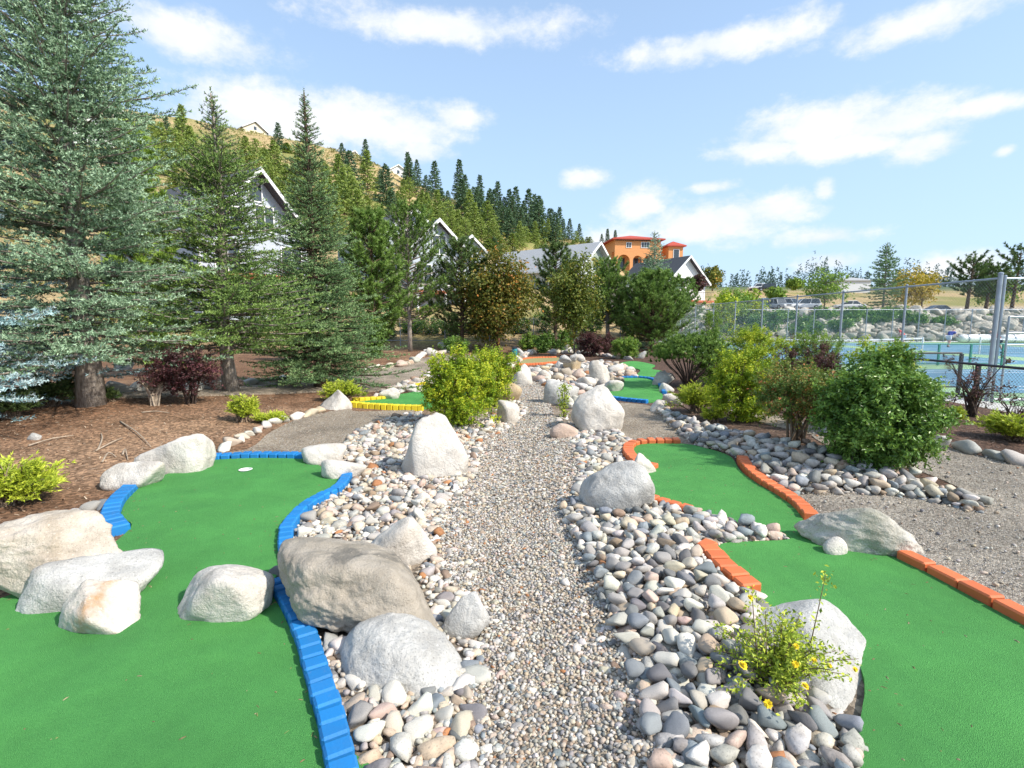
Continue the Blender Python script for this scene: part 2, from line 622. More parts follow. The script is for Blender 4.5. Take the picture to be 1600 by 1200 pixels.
M['hill_light'] = leaf_mat('needles_hill_light', [(0, (0.05, 0.08, 0.018)), (0.5, (0.125, 0.175, 0.036)), (1, (0.23, 0.28, 0.07))], 0.15)
M['far_wood'] = leaf_mat('needles_far_wood_hazed', [(0, (0.03, 0.055, 0.05)), (0.5, (0.05, 0.085, 0.075)), (1, (0.08, 0.12, 0.11))], 0.1)  # blue-green tint paints distance haze into the needle colour
M['leaf_lime'] = leaf_mat('leaves_lime', [(0, (0.07, 0.13, 0.010)), (0.5, (0.21, 0.29, 0.016)), (0.85, (0.40, 0.44, 0.022)), (1, (0.45, 0.43, 0.04))], 0.35)
M['leaf_green'] = leaf_mat('leaves_green', [(0, (0.03, 0.07, 0.012)), (0.5, (0.075, 0.15, 0.024)), (1, (0.18, 0.29, 0.05))], 0.25, 0.38, 0.5)
M['leaf_mid'] = leaf_mat('leaves_mid', [(0, (0.045, 0.09, 0.015)), (0.5, (0.11, 0.19, 0.03)), (1, (0.23, 0.31, 0.05))], 0.3)
M['leaf_burgundy'] = leaf_mat('leaves_burgundy', [(0, (0.018, 0.008, 0.010)), (0.5, (0.045, 0.015, 0.019)), (1, (0.11, 0.036, 0.042))], 0.2)
M['leaf_maple'] = leaf_mat('leaves_maple', [(0, (0.05, 0.07, 0.012)), (0.4, (0.13, 0.12, 0.02)), (0.75, (0.27, 0.13, 0.025)), (1, (0.40, 0.13, 0.03))], 0.3)
M['leaf_autumn'] = leaf_mat('leaves_autumn', [(0, (0.05, 0.075, 0.012)), (0.5, (0.12, 0.14, 0.022)), (0.85, (0.25, 0.18, 0.03)), (1, (0.34, 0.17, 0.03))], 0.3)
M['leaf_redgreen'] = leaf_mat('leaves_redgreen', [(0, (0.035, 0.065, 0.015)), (0.55, (0.10, 0.16, 0.035)), (0.8, (0.2, 0.2, 0.05)), (1, (0.36, 0.12, 0.05))], 0.3)
M['leaf_gold'] = leaf_mat('leaves_gold', [(0, (0.14, 0.13, 0.015)), (0.6, (0.34, 0.25, 0.03)), (1, (0.5, 0.27, 0.05))], 0.3)
M['juniper'] = leaf_mat('juniper_sprays', [(0, (0.07, 0.11, 0.012)), (0.5, (0.18, 0.235, 0.022)), (1, (0.36, 0.40, 0.04))], 0.2)
M['juniper_dark'] = leaf_mat('juniper_dark', [(0, (0.015, 0.03, 0.012)), (0.5, (0.035, 0.06, 0.02)), (1, (0.07, 0.10, 0.03))], 0.15)
M['twig'] = flat('twig_bark', (0.22, 0.16, 0.11), 0.85, 0.2, 0, 0.3, 30)
M['twig_dark'] = flat('twig_dark', (0.07, 0.05, 0.04), 0.85, 0.2, 0, 0.3, 30)
M['deadwood'] = flat('deadwood', (0.36, 0.29, 0.22), 0.9, 0.2, 0, 0.3, 25)


def paint(name, c):
    t = NT(name)
    oi = t.n.new('ShaderNodeObjectInfo')
    k = t.ramp(oi.outputs['Random'], [(0, (0.84, 0.84, 0.84)), (1, (1.08, 1.08, 1.08))])
    col = t.mix(1.0, c, k, 'MULTIPLY')
    va = t.n.new('ShaderNodeVectorMath')
    va.operation = 'ADD'
    t.l.new(t.tc.outputs['Object'], va.inputs[0])
    t.l.new(oi.outputs['Location'], va.inputs[1])
    n = t.noise(26, 6, 0.7, va.outputs[0])
    wear = t.ramp(n, [(0.60, (0, 0, 0)), (0.70, (1, 1, 1))])
    col = t.mix(t.math('MULTIPLY', wear, 0.5), col, tuple(x * 0.5 + 0.12 for x in c))
    dirt_ = t.ramp(t.noise(7, 5, 0.7, va.outputs[0]), [(0.42, (0, 0, 0)), (0.72, (1, 1, 1))])
    col = t.mix(t.math('MULTIPLY', dirt_, 0.35), col, tuple(x * 0.55 + 0.035 for x in c))
    t.bump(t.noise(90, 5, 0.7, va.outputs[0]), 0.4, 0.006)
    return t.fin(col, 0.6, 0.35)


M['paint_blue'] = paint('painted_brick_blue', (0.012, 0.19, 0.50))
M['paint_orange'] = paint('painted_brick_orange', (0.66, 0.165, 0.055))
M['paint_yellow'] = paint('painted_brick_yellow', (0.80, 0.62, 0.03))
M['white_paint'] = flat('white_paint', (0.78, 0.78, 0.76), 0.5)
M['cup_white'] = flat('cup_white', (0.85, 0.85, 0.83), 0.4)
M['cup_dark'] = flat('cup_dark', (0.03, 0.03, 0.03), 0.9)
M['galvanised'] = flat('galvanised_steel', (0.33, 0.37, 0.43), 0.45, 0.5, 0.5)
M['black_metal'] = flat('black_metal', (0.022, 0.022, 0.03), 0.4, 0.5)
M['green_vinyl'] = flat('green_vinyl_wire', (0.03, 0.22, 0.18), 0.6)
M['siding_grey'] = flat('siding_blue_grey', (0.42, 0.47, 0.53), 0.7)
M['siding_pale'] = flat('siding_pale_grey', (0.58, 0.60, 0.62), 0.7)
M['siding_sage'] = flat('siding_sage', (0.33, 0.37, 0.33), 0.7)
M['siding_cream'] = flat('siding_cream', (0.68, 0.60, 0.46), 0.7)
M['stucco_orange'] = flat('stucco_orange', (0.66, 0.30, 0.12), 0.85)
M['roof_dark'] = flat('roof_dark_shingle', (0.085, 0.09, 0.10), 0.85, 0.2, 0, 0.35, 14)
M['roof_grey'] = flat('roof_grey_shingle', (0.36, 0.37, 0.38), 0.85, 0.2, 0, 0.2, 14)
M['roof_red'] = flat('roof_red_tile', (0.42, 0.075, 0.05), 0.75, 0.3, 0, 0.25, 10)
M['trim_white'] = flat('trim_white', (0.78, 0.79, 0.80), 0.5)
t = NT('window_glass')
M['pane'] = t.fin((0.05, 0.065, 0.08), 0.08, 0.6)
# ------------------------------------------------------------------ ground
GREEN_LEFT = [(330, 722), (400, 719), (472, 720), (503, 733), (528, 748), (519, 770), (478, 792), (444, 824), (434, 858), (440, 890), (423, 924), (441, 962),
              (461, 1010), (474, 1060), (495, 1140), (520, 1260), (-700, 1260), (-420, 1060), (-140, 985), (10, 938), (140, 880), (205, 828), (190, 812), (196, 790), (218, 764),
              (258, 745), (300, 734)]
GREEN_RIGHT = [(990, 706), (1004, 697), (1064, 696), (1102, 703), (1140, 716), (1156, 738), (1180, 757), (1215, 778), (1240, 797), (1252, 812), (1270, 838), (1330, 862),
               (1398, 876), (1470, 913), (1600, 985), (1760, 1075), (1980, 1200), (1980, 1290), (1390, 1290), (1350, 1070), (1322, 1020), (1285, 985), (1235, 968), (1192, 945), (1145, 892),
               (1117, 862), (1145, 852), (1236, 846), (1160, 824), (1085, 803), (1030, 787), (1008, 770), (1012, 745), (1004, 728)]
GREEN_YELLOW = [(548, 634), (562, 629), (600, 625), (612, 620), (660, 611), (700, 600), (740, 606), (735, 622), (690, 634), (662, 640), (600, 638)]
GREEN_BLUE = [(926, 613), (972, 611), (972, 592), (1010, 593), (1026, 600), (1030, 612), (1036, 622), (1014, 630), (960, 624)]
GREEN_FAR = [(968, 569), (990, 565), (1022, 571), (1018, 577), (1034, 581), (1028, 588), (996, 588), (1000, 579), (980, 574)]
GREEN_TAN = [(803, 567), (828, 560), (870, 559), (872, 566), (840, 568)]


def green_poly(px, n=6):
    return cr(px_poly(px), True, n)


def sheet(name, poly, off, mat, step=0.3, skirt=0.05, kind='structure', parent=None):
    """a sheet that follows the ground inside a polygon"""
    poly = np.asarray(poly)[:, :2]
    lo, hi = poly.min(0), poly.max(0)
    gx, gy = np.meshgrid(np.arange(lo[0], hi[0], step), np.arange(lo[1], hi[1], step))
    P = np.stack([gx.ravel(), gy.ravel()], 1)
    if len(P):
        P = P[inside(P, poly)]
    pts = [Vector(p) for p in poly] + [Vector(p) for p in P]
    r = delaunay_2d_cdt(pts, [], [list(range(len(poly)))], 1, 1e-5)
    V2 = np.array([list(v) for v in r[0]])
    T = []
    for f in r[2]:
        for i in range(1, len(f) - 1):
            T.append([f[0], f[i], f[i + 1]])
    T = np.array(T)
    Z = H(V2[:, 0], V2[:, 1]) + off
    V = np.column_stack([V2, Z])
    e = np.sort(np.concatenate([T[:, [0, 1]], T[:, [1, 2]], T[:, [2, 0]]]), axis=1)
    un, cnt = np.unique(e, axis=0, return_counts=True)
    b = un[cnt == 1]
    n = len(V)
    low = V.copy()
    low[:, 2] -= off + skirt
    V = np.vstack([V, low])
    T = np.vstack([T, np.column_stack([b[:, 0], b[:, 1], b[:, 0] + n]), np.column_stack([b[:, 1], b[:, 1] + n, b[:, 0] + n])])
    me = fast_mesh(name, V, T, mat)
    fix_normals(me)
    o = link(bpy.data.objects.new(name, me), parent)
    if kind:
        o['kind'] = kind
    return o


P_CREEK = [(792, 602), (778, 640), (752, 690), (742, 740), (715, 775), (688, 805), (684, 850), (702, 915), (752, 955), (742, 1049), (730, 1260), (1050, 1260), (985, 1049), (948, 960),
           (912, 870), (884, 800), (905, 740), (893, 690), (866, 650), (850, 605), (828, 590)]
P_PATH_LEFT = [(300, 712), (385, 704), (425, 675), (478, 652), (543, 640), (560, 644), (648, 642), (606, 654), (566, 676), (560, 700), (520, 706), (474, 716), (330, 716)]
P_PATH_BACK = [(190, 613), (330, 603), (450, 594), (540, 588), (600, 577), (640, 566), (690, 556), (760, 552), (740, 570), (690, 580), (628, 600), (590, 612), (520, 612), (430, 616), (300, 620), (180, 622)]
P_PATH_MID = [(955, 632), (1012, 634), (1034, 648), (1060, 668), (1088, 700), (1000, 700), (975, 692), (965, 660)]
P_PATH_RIGHT = [(1214, 757), (1300, 768), (1420, 776), (1528, 800), (1520, 775), (1450, 742), (1380, 722), (1300, 700), (1268, 680), (1290, 662), (1330, 672), (1400, 684), (1470, 697), (1600, 731), (1900, 810), (2300, 930),
                (2300, 1290), (1990, 1290), (1990, 1205), (1760, 1068), (1600, 978), (1470, 905), (1398, 868), (1320, 850), (1262, 824)]
P_PATH_RIGHT_BACK = [(1130, 618), (1180, 640), (1230, 655), (1290, 668), (1280, 682), (1200, 664), (1140, 645), (1110, 622)]
W_CREEK, W_PL, W_PB, W_PM, W_PR, W_PRB = (cr(px_poly(p), True, 4) for p in (P_CREEK, P_PATH_LEFT, P_PATH_BACK, P_PATH_MID, P_PATH_RIGHT, P_PATH_RIGHT_BACK))
W_GL, W_GR, W_GY, W_GB, W_GF, W_GT = (green_poly(p) for p in (GREEN_LEFT, GREEN_RIGHT, GREEN_YELLOW, GREEN_BLUE, GREEN_FAR, GREEN_TAN))

xs = np.unique(np.concatenate([np.linspace(-420, -60, 45), np.linspace(-60, -14, 47), np.arange(-14, 14.01, 0.22), np.linspace(14, 80, 67), np.linspace(80, 520, 45)]))
ys = np.unique(np.concatenate([np.linspace(-40, -1, 14), np.arange(-1, 34, 0.22), np.linspace(34, 70, 60), np.linspace(70, 260, 96), np.linspace(260, 900, 33)]))
gx, gy = np.meshgrid(xs, ys)
gz = H(gx, gy)
far_w = sstep(28, 60, gy)
nz = np.array([noise.fractal(Vector((x * 0.06, y * 0.06, 0.3)), 1.0, 2.0, 5) for x, y in zip(gx.ravel(), gy.ravel())]).reshape(gx.shape)
nz2 = np.array([noise.fractal(Vector((x * 0.55, y * 0.55, 4.3)), 1.0, 2.0, 4) for x, y in zip(gx.ravel(), gy.ravel())]).reshape(gx.shape)
gz = gz + far_w * nz * 1.2 * np.clip((gy - 30) / 60, 0, 1.3) * (gx < 20)
mulch, dirt, dry = np.array([0.20, 0.118, 0.074]), np.array([0.35, 0.235, 0.155]), np.array([0.43, 0.335, 0.185])
scrub, rockc, lot, dark_mulch, greyst = np.array([0.21, 0.235, 0.07]), np.array([0.40, 0.37, 0.32]), np.array([0.44, 0.39, 0.32]), np.array([0.115, 0.075, 0.058]), np.array([0.26, 0.225, 0.185])


def mixc(a, b, w):
    return a * (1 - w[..., None]) + b * w[..., None]


gc = np.broadcast_to(mulch, gx.shape + (3,)).copy()
gc = mixc(gc, dark_mulch, sstep(1.6, 2.2, gx))
gc = mixc(gc, dirt, np.clip(gauss(gx, gy, -4.7, 6.3, 1.5, 1.5) * 1.3 + nz2 * 0.7 - 0.1, 0, 1) * (gx < 0))
gc = mixc(gc, dirt * 0.8, np.clip(nz2 * 0.9 - 0.1, 0, 0.6) * (gx < 0))
gc = mixc(gc, greyst, np.clip(gauss(gx, gy, 0.2, 4, 1.9, 7) * 1.6, 0, 1) * (gy < 14))
dryc = mixc(np.broadcast_to(dry, gc.shape), scrub, np.clip(nz * 2.4 + 0.04 + nz2 * 0.35, 0, 0.85))
gc = mixc(gc, dryc, sstep(27, 33, gy))
rt = sstep(0, 1, (gx - (8.6 + np.maximum(gy - 50, 0) * 0.24)) / 3)
gc = mixc(gc, np.broadcast_to(rockc * 0.7, gc.shape), rt * sstep(50, 53, gy) * (1 - sstep(60, 63, gy)))
gc = mixc(gc, np.broadcast_to(lot, gc.shape), rt * sstep(60, 64, gy) * (1 - sstep(98, 104, gy)))
far_scrub = np.clip(sstep(150, 260, gy), 0, 1) * (gx > 40)
gc = mixc(gc, np.broadcast_to(np.array([0.10, 0.14, 0.07]), gc.shape), far_scrub)
gv = np.stack([gx, gy, gz], -1).reshape(-1, 3)
ni, nj = gx.shape
ii, jj = np.meshgrid(np.arange(ni - 1), np.arange(nj - 1), indexing='ij')
a = (ii * nj + jj).ravel()
gt = np.concatenate([np.stack([a, a + 1, a + nj], 1), np.stack([a + 1, a + nj + 1, a + nj], 1)])
ground = link(bpy.data.objects.new('ground', fast_mesh('ground', gv, gt, M['soil'], True, col=gc.reshape(-1, 3))))
ground['kind'] = 'structure'

sheet('gravel_path', W_PL, 0.012, M['path_gravel'])
sheet('gravel_path', W_PB, 0.03, M['path_gravel'], 0.4)
sheet('gravel_path', W_PM, 0.012, M['path_gravel'])
sheet('gravel_path', W_PR, 0.008, M['path_gravel_grey'], 0.25)
sheet('gravel_path', W_PRB, 0.011, M['path_gravel'])
sheet('dry_creek_bed', W_CREEK, 0.014, M['creek_base'], 0.25)

# tennis court: blue playing areas and light green run-off on a slab
CX0, CX1, CY0, CY1, CZ = 11.0, 62.0, 4.0, 53.0, -0.45
M['court_green'] = flat('court_light_green', (0.30, 0.46, 0.26), 0.8, 0.2, 0, 0.05, 1)
M['court_blue'] = flat('court_blue', (0.13, 0.27, 0.38), 0.8, 0.2, 0, 0.05, 1)
M['court_line'] = flat('court_line', (0.75, 0.78, 0.8), 0.7)
M['concrete'] = flat('concrete_light', (0.5, 0.49, 0.46), 0.9, 0.2, 0, 0.1, 5)
b = MB()
b.box(CX0 + 1.0, CX1, CY0, CY1, CZ - 0.3, CZ)
court = b.build('tennis_court', M['court_green'])
court['kind'] = 'structure'
b = MB()
b.box(9.7, CX0 + 0.995, CY0, 20.0, CZ - 0.3, CZ + 0.03)
walk = b.build('concrete_walkway', M['concrete'])
walk['kind'] = 'structure'
for (x0, x1, y0, y1) in ((14.0, 25.0, 14.5, 22.0), (14.0, 27.0, 24.6, 50.0), (29.5, 42.0, 24.6, 50.0), (44.5, 57.0, 24.6, 50.0), (27.5, 40.0, 14.5, 22.0)):
    b = MB()
    b.box(x0, x1, y0, y1, CZ - 0.1, CZ + 0.004)
    o = b.build('court_surface', M['court_blue'], court)
    b = MB()
    for k in (x0 + 1.2, x1 - 1.2):
        b.box(k - 0.03, k + 0.03, y0 + 1.5, y1 - 1.5, CZ - 0.1, CZ + 0.008)
    for k in (y0 + 1.5, (y0 + y1) / 2 - 3, (y0 + y1) / 2 + 3, y1 - 1.5):
        b.box(x0 + 1.23, x1 - 1.23, k - 0.03, k + 0.03, CZ - 0.1, CZ + 0.0081)
    b.build('court_line', M['court_line'], court)

# ------------------------------------------------------------------ putting greens
GREENS = [
    (W_GL, 'turf', 'wide green putting mat with a white cup inside the blue brick curbs'),
    (W_GR, 'turf', 'long bending green putting mat between orange brick curbs'),
    (W_GY, 'turf', 'small green putting mat behind the yellow brick curb'),
    (W_GB, 'turf', 'green putting mat inside the far blue curb past the tall white boulder'),
    (W_GF, 'turf', 'farthest narrow green putting mat beside the multi-stemmed pine bush'),
    (W_GT, 'turf_tan', 'worn tan putting mat inside the low far orange curb'),
]
for poly, mt, lab in GREENS:
    g = sheet('putting_green', poly, 0.024, M[mt], 0.3, 0.02, None)
    tag(g, lab, 'putting green')
    if 'white cup' in lab:
        p = at(384, 738)
        ang = np.arange(20) * 2 * math.pi / 20
        V = []
        for rr, zz in ((0.060, 0.003), (0.066, 0.004), (0.054, 0.0055), (0.052, -0.005)):
            V += [[p.x + rr * math.cos(t_), p.y + rr * math.sin(t_), h1(p.x, p.y) + 0.028 + zz] for t_ in ang]
        T = []
        for k in range(3):
            for i in range(20):
                j = (i + 1) % 20
                T += [[k * 20 + i, k * 20 + j, k * 20 + 20 + i], [k * 20 + j, k * 20 + 20 + j, k * 20 + 20 + i]]
        V.append([p.x, p.y, h1(p.x, p.y) + 0.030])
        T += [[60 + i, 60 + (i + 1) % 20, 80] for i in range(20)]
        rim = link(bpy.data.objects.new('cup', fast_mesh('cup', V, T, M['cup_white'], False)), g)

# ------------------------------------------------------------------ brick curbs
def brick_mesh(name, w, l, h, mat):
    bm = bmesh.new()
    bmesh.ops.create_cube(bm, size=1)
    for v in bm.verts:
        v.co = Vector((v.co.x * w, v.co.y * l, v.co.z * h))
    bmesh.ops.bevel(bm, geom=list(bm.edges), offset=min(0.010, w * 0.12), segments=1, affect='EDGES')
    me = bpy.data.meshes.new(name)
    bm.to_mesh(me)
    bm.free()
    me.materials.append(mat)
    return me


CURB_LINES = []


def curb(px, pitch, depth, mat, label, group, h=0.10, gap=0.009, side=1):
    """a row of bricks laid along the line of the turf's edge; side = +1: bricks lie to the left of the line as it runs"""
    P = cr(px_poly(px), False, 10)
    seg = np.linalg.norm(np.diff(P, axis=0), axis=1)
    s = np.concatenate([[0], np.cumsum(seg)])
    n = max(2, int(round(s[-1] / pitch)))
    pitch = s[-1] / n
    me = brick_mesh('brick', pitch - gap, depth, h, mat)
    mid = np.interp(s[-1] / 2, s, P[:, 0]), np.interp(s[-1] / 2, s, P[:, 1])
    root = thing('brick_curb', label, 'brick curb', (mid[0], mid[1], h1(*mid)), 0, group)
    for i in range(n):
        c = (i + 0.5) * pitch
        x, y = np.interp(c, s, P[:, 0]), np.interp(c, s, P[:, 1])
        x0, y0 = np.interp(c - 0.03, s, P[:, 0]), np.interp(c - 0.03, s, P[:, 1])
        x1, y1 = np.interp(c + 0.03, s, P[:, 0]), np.interp(c + 0.03, s, P[:, 1])
        dx, dy = x1 - x0, y1 - y0
        L = math.hypot(dx, dy)
        nx, ny = -dy / L * side, dx / L * side
        bx, by = x + nx * depth / 2, y + ny * depth / 2
        o = bpy.data.objects.new('brick', me)
        o.location = (bx - mid[0] + random.uniform(-.003, .003), by - mid[1] + random.uniform(-.003, .003),
                      h1(bx, by) - h1(*mid) + h / 2 - 0.028 + random.uniform(-0.0035, 0.0035))
        o.rotation_euler = (random.uniform(-.02, .02), random.uniform(-.02, .02), math.atan2(dy, dx) + random.uniform(-.025, .025))
        link(o, root)
        CURB_LINES.append((bx, by, max(depth, pitch) * 0.6))
    return root


G_C = 'painted brick curbs round the putting greens'
curb([(328, 722), (400, 719), (474, 720)], 0.098, 0.13, M['paint_blue'], 'short straight row of blue bricks behind the white cup', G_C)
curb([(205, 832), (190, 812), (196, 790), (220, 764)], 0.10, 0.125, M['paint_blue'], 'curved blue brick row with mulch behind, at the mound side of the turf', G_C)
curb([(536, 748), (519, 770), (478, 792), (444, 824), (434, 856), (442, 893)], 0.093, 0.098, M['paint_blue'], 'S-shaped blue brick row running towards the big brown boulder', G_C)
curb([(419, 924), (441, 962), (461, 1010), (474, 1060), (495, 1140), (516, 1250)], 0.088, 0.10, M['paint_blue'], 'nearest blue brick row starting below the big brown boulder', G_C)
curb([(1030, 734), (1004, 726), (990, 708), (1004, 697), (1064, 696)], 0.10, 0.13, M['paint_orange'], 'orange bricks bending round the far end of the long green', G_C)
curb([(1150, 721), (1160, 738), (1182, 757), (1215, 778), (1240, 797), (1254, 815)], 0.10, 0.115, M['paint_orange'], 'orange brick row between the long green and the grey river stones', G_C)
curb([(1085, 803), (1030, 787), (1000, 779)], 0.10, 0.10, M['paint_orange'], 'thin orange brick row half buried behind the river stone heap', G_C, side=1)
curb([(1190, 932), (1145, 893), (1115, 863), (1098, 858)], 0.105, 0.125, M['paint_orange'], 'short orange brick row beside the heap, leading to the flat speckled boulder', G_C, side=1)
curb([(1398, 876), (1470, 913), (1600, 985), (1760, 1075), (1980, 1200)], 0.20, 0.10, M['paint_orange'], 'straight orange brick row along the grey gravel path', G_C)
curb([(663, 641), (600, 639), (538, 634)], 0.11, 0.10, M['paint_yellow'], 'near row of yellow bricks leading to the lime shrub', G_C, h=0.13)
curb([(552, 628), (600, 625), (614, 621)], 0.11, 0.10, M['paint_yellow'], 'short far row of yellow bricks beside low yellow juniper', G_C)
curb([(632, 609), (690, 598), (740, 604)], 0.11, 0.10, M['paint_yellow'], 'back row of yellow bricks partly behind the lime shrub', G_C)
curb([(1014, 630), (960, 624), (938, 619)], 0.11, 0.10, M['paint_blue'], 'straight near row of blue bricks past the tall white boulder', G_C)
curb([(972, 592), (1000, 592), (1018, 595), (1030, 606), (1034, 616)], 0.11, 0.10, M['paint_blue'], 'far blue brick row bending beside the grey boulder', G_C)
curb([(803, 568), (828, 561), (870, 559.5)], 0.14, 0.11, M['paint_orange'], 'low far orange brick row behind the worn tan mat', G_C)
curb([(870, 567), (840, 569.5), (806, 571)], 0.14, 0.11, M['paint_orange'], 'low far orange brick row in front of the worn tan mat', G_C)

# ------------------------------------------------------------------ boulders
BOULDERS = []


def ico(sub):
    bm = bmesh.new()
    bmesh.ops.create_icosphere(bm, subdivisions=sub, radius=1)
    V = np.array([v.co for v in bm.verts])
    T = np.array([[v.index for v in f.verts] for f in bm.faces])
    bm.free()
    return V, T


ICO = {s: ico(s) for s in (1, 2, 3, 4, 5, 6)}


def rock_verts(seed, sub, planes=16, rnd=7.0, rough=0.06, taper=0.0, lean=(0, 0)):
    """a rounded broken stone, normalised to the box [-1, 1]"""
    rg = np.random.default_rng(seed)
    D, T = ICO[sub]
    N = rg.normal(size=(planes, 3))
    N /= np.linalg.norm(N, axis=1)[:, None]
    h = rg.uniform(0.78, 1.12, planes)
    q = np.maximum(D @ N.T, 0.02) / h[None, :]
    r = (q ** rnd).sum(1) ** (-1 / rnd)
    V = D * r[:, None]
    off = rg.uniform(0, 50, 3)
    if rough > 0:
        n1_ = np.array([noise.fractal(Vector(d * 1.7 + off), 0.85, 2.1, 6) for d in D])
        n2_ = np.array([noise.ridged_multi_fractal(Vector(d * 1.3 + off * 1.3), 0.9, 2.1, 4, 1.0, 2.0) for d in D]) if sub >= 4 else 0
        V = V * (1 + rough * n1_ - (rough * 0.35 * n2_ if sub >= 4 else 0))[:, None]
    lo, hi = V.min(0), V.max(0)
    V = (V - (lo + hi) / 2) / ((hi - lo) / 2)
    z = (V[:, 2] + 1) / 2
    if taper or lean != (0, 0):
        k = 1 - taper * z ** 1.2
        V[:, 0] = V[:, 0] * k + lean[0] * z
        V[:, 1] = V[:, 1] * k + lean[1] * z
        for ax in (0, 1):
            lo, hi = V[:, ax].min(), V[:, ax].max()
            V[:, ax] = (V[:, ax] - (lo + hi) / 2) / ((hi - lo) / 2)
    return V, T


def boulder(u0, u1, v0, v1, mat, label, k=0.7, seed=0, sub=5, rz=0.0, hz=None, group='boulders round the putting greens', cat='boulder', name='boulder', bury=0.5, keep=True, **kw):
    um = (u0 + u1) / 2
    f = at(um, v1)
    dist = f.y * C_ + (CAM_H - f.z) * S_
    W = (u1 - u0) * dist / FPX
    D = k * W
    yc = f.y + D * 0.5 * 0.86
    W *= (yc / f.y)
    xc = at_y(um, v1, yc).x
    g = h1(xc, yc)
    Hh = hz if hz else max(z_at(v0, yc + D * 0.08) - g, 0.18 * W)
    # rise of the top when the top rather than the back edge makes the outline
    V, T = rock_verts(seed + 100, sub, **kw)
    cz, hz_ = Hh * (1 - bury) / 2, Hh * (1 + bury) / 2
    V = V * np.array([W / 2, D / 2, hz_]) + np.array([0, 0, cz])
    o = link(bpy.data.objects.new(name, fast_mesh(name, V, T, M[mat], True)))
    o.location = (xc, yc, g)
    o.rotation_euler = (0, 0, rz)
    tag(o, label, cat, group)
    if keep:
        BOULDERS.append((xc, yc, W / 2 * 0.86, D / 2 * 0.86))
    return o


boulder(226, 330, 675, 742, 'granite_white', 'white boulder with one upright flat end at the far blue curb', 0.6, 3, lean=(0.35, 0), taper=0.25)
boulder(165, 260, 719, 768, 'granite_white', 'low rounded white boulder between mulch and the curved blue curb', 0.6, 5, taper=0.25)
boulder(-40, 206, 806, 955, 'granite_beige', 'big long beige boulder at the mulch side of the turf, largest of three together', 0.6, 11, rz=0.35, sub=6, planes=12, rough=0.1, bury=0.2)
boulder(46, 240, 850, 958, 'granite_grey', 'pale speckled boulder lying lengthwise on the green turf', 0.52, 17, rz=0.3, hz=0.24, planes=12)
boulder(88, 234, 908, 1002, 'granite_rust', 'white rock with rust stains lying on the turf, nearest of three together', 0.66, 21, hz=0.24, planes=10, rnd=12)
boulder(272, 426, 875, 980, 'granite_white', 'blocky whitish boulder with a diagonal ledge, alone on the turf', 0.62, 29, planes=11, rnd=10, hz=0.27)
boulder(497, 548, 609, 642, 'granite_white', 'small pointed white rock at the end of the yellow curb', 0.7, 31, taper=0.6, sub=4)
boulder(470, 541, 694, 729, 'granite_white', 'flat white boulder at the end of the straight blue curb', 0.6, 37)
boulder(502, 570, 716, 752, 'granite_white', 'small white boulder above the start of the S-shaped blue curb', 0.62, 41)
boulder(621, 734, 643, 748, 'granite_white', 'tall pointed white boulder standing on the river stones', 0.85, 50, taper=0.5, lean=(-0.1, 0.1), planes=18, rnd=7, bury=0.7)
boulder(572, 682, 802, 890, 'granite_white', 'rough white boulder leaning behind the big brown boulder', 0.75, 53, lean=(-0.25, 0), hz=0.3)
boulder(424, 700, 812, 1004, 'granite_brown', 'huge smooth brown boulder with dark stains touching the blue curb', 0.9, 61, sub=6, planes=14, rnd=7, rough=0.09, hz=0.37, lean=(-0.12, 0.0), bury=0.3)
boulder(530, 742, 966, 1085, 'granite_grey', 'broad white granite boulder in front of the brown boulder', 0.9, 72, sub=6, hz=0.19, planes=20, rnd=6, bury=0.9)
boulder(693, 765, 923, 1000, 'granite_grey', 'small white triangular rock between the creek bed and the brown boulder', 0.7, 71, taper=0.4, lean=(0.3, 0))
boulder(905, 1020, 717, 806, 'granite_grey', 'round speckled grey boulder by the thin orange curb', 0.75, 79, planes=18, rnd=6)
boulder(984, 1026, 708, 744, 'granite_white', 'small pale rock sitting on the bent end of the orange curb', 0.6, 83, sub=4)
boulder(892, 972, 603, 676, 'granite_white', 'tall angular white boulder at the start of the middle path', 0.85, 92, planes=11, taper=0.3, lean=(-0.2, 0), bury=0.45)
boulder(848, 905, 594, 632, 'granite_grey', 'leaning grey boulder behind the thin green plant in the creek', 0.7, 97, lean=(0.2, 0), sub=4)
boulder(858, 904, 660, 686, 'granite_pink', 'low pinkish tan rock at the edge of the creek bed', 0.6, 101, sub=4)
boulder(1250, 1424, 786, 870, 'granite_mossy', 'long mossy grey boulder between the green and the gravel path', 0.45, 107, rz=-0.5, planes=11, sub=6, rough=0.1)
boulder(1284, 1322, 838, 872, 'granite_white', 'small smooth white stone on the turf against the long mossy boulder', 0.7, 115, sub=4, planes=30, rnd=4, rough=0.01, bury=0.25)
boulder(1186, 1372, 918, 1135, 'granite_grey', 'flat white speckled boulder behind the yellow flowered plant', 1.9, 127, sub=6, hz=0.15, planes=12, rnd=9)
boulder(919, 955, 562, 602, 'granite_white', 'tall upright white rock beside the stacked stones', 0.6, 131, sub=4, taper=0.3, lean=(-0.15, 0))
boulder(1020, 1052, 578, 604, 'granite_grey', 'grey boulder under the multi-stemmed pine bush', 0.7, 137, sub=4)
boulder(1014, 1044, 624, 644, 'granite_white', 'rounded white rock at the corner of the far blue curb', 0.7, 139, sub=4, planes=20)
boulder(1030, 1052, 598, 614, 'granite_white', 'small white rock between the far blue curb and the lime juniper', 0.7, 149, sub=4)
boulder(1034, 1064, 614, 632, 'granite_white', 'flat white rock beside the lime green juniper', 0.7, 151, sub=4)
boulder(944, 974, 593, 613, 'granite_white', 'white rock in the notch of the far blue green', 0.7, 157, sub=4)
boulder(902, 932, 588, 606, 'granite_white', 'white rock in front of the stacked stones, near the tall upright rock', 0.7, 163, sub=4)
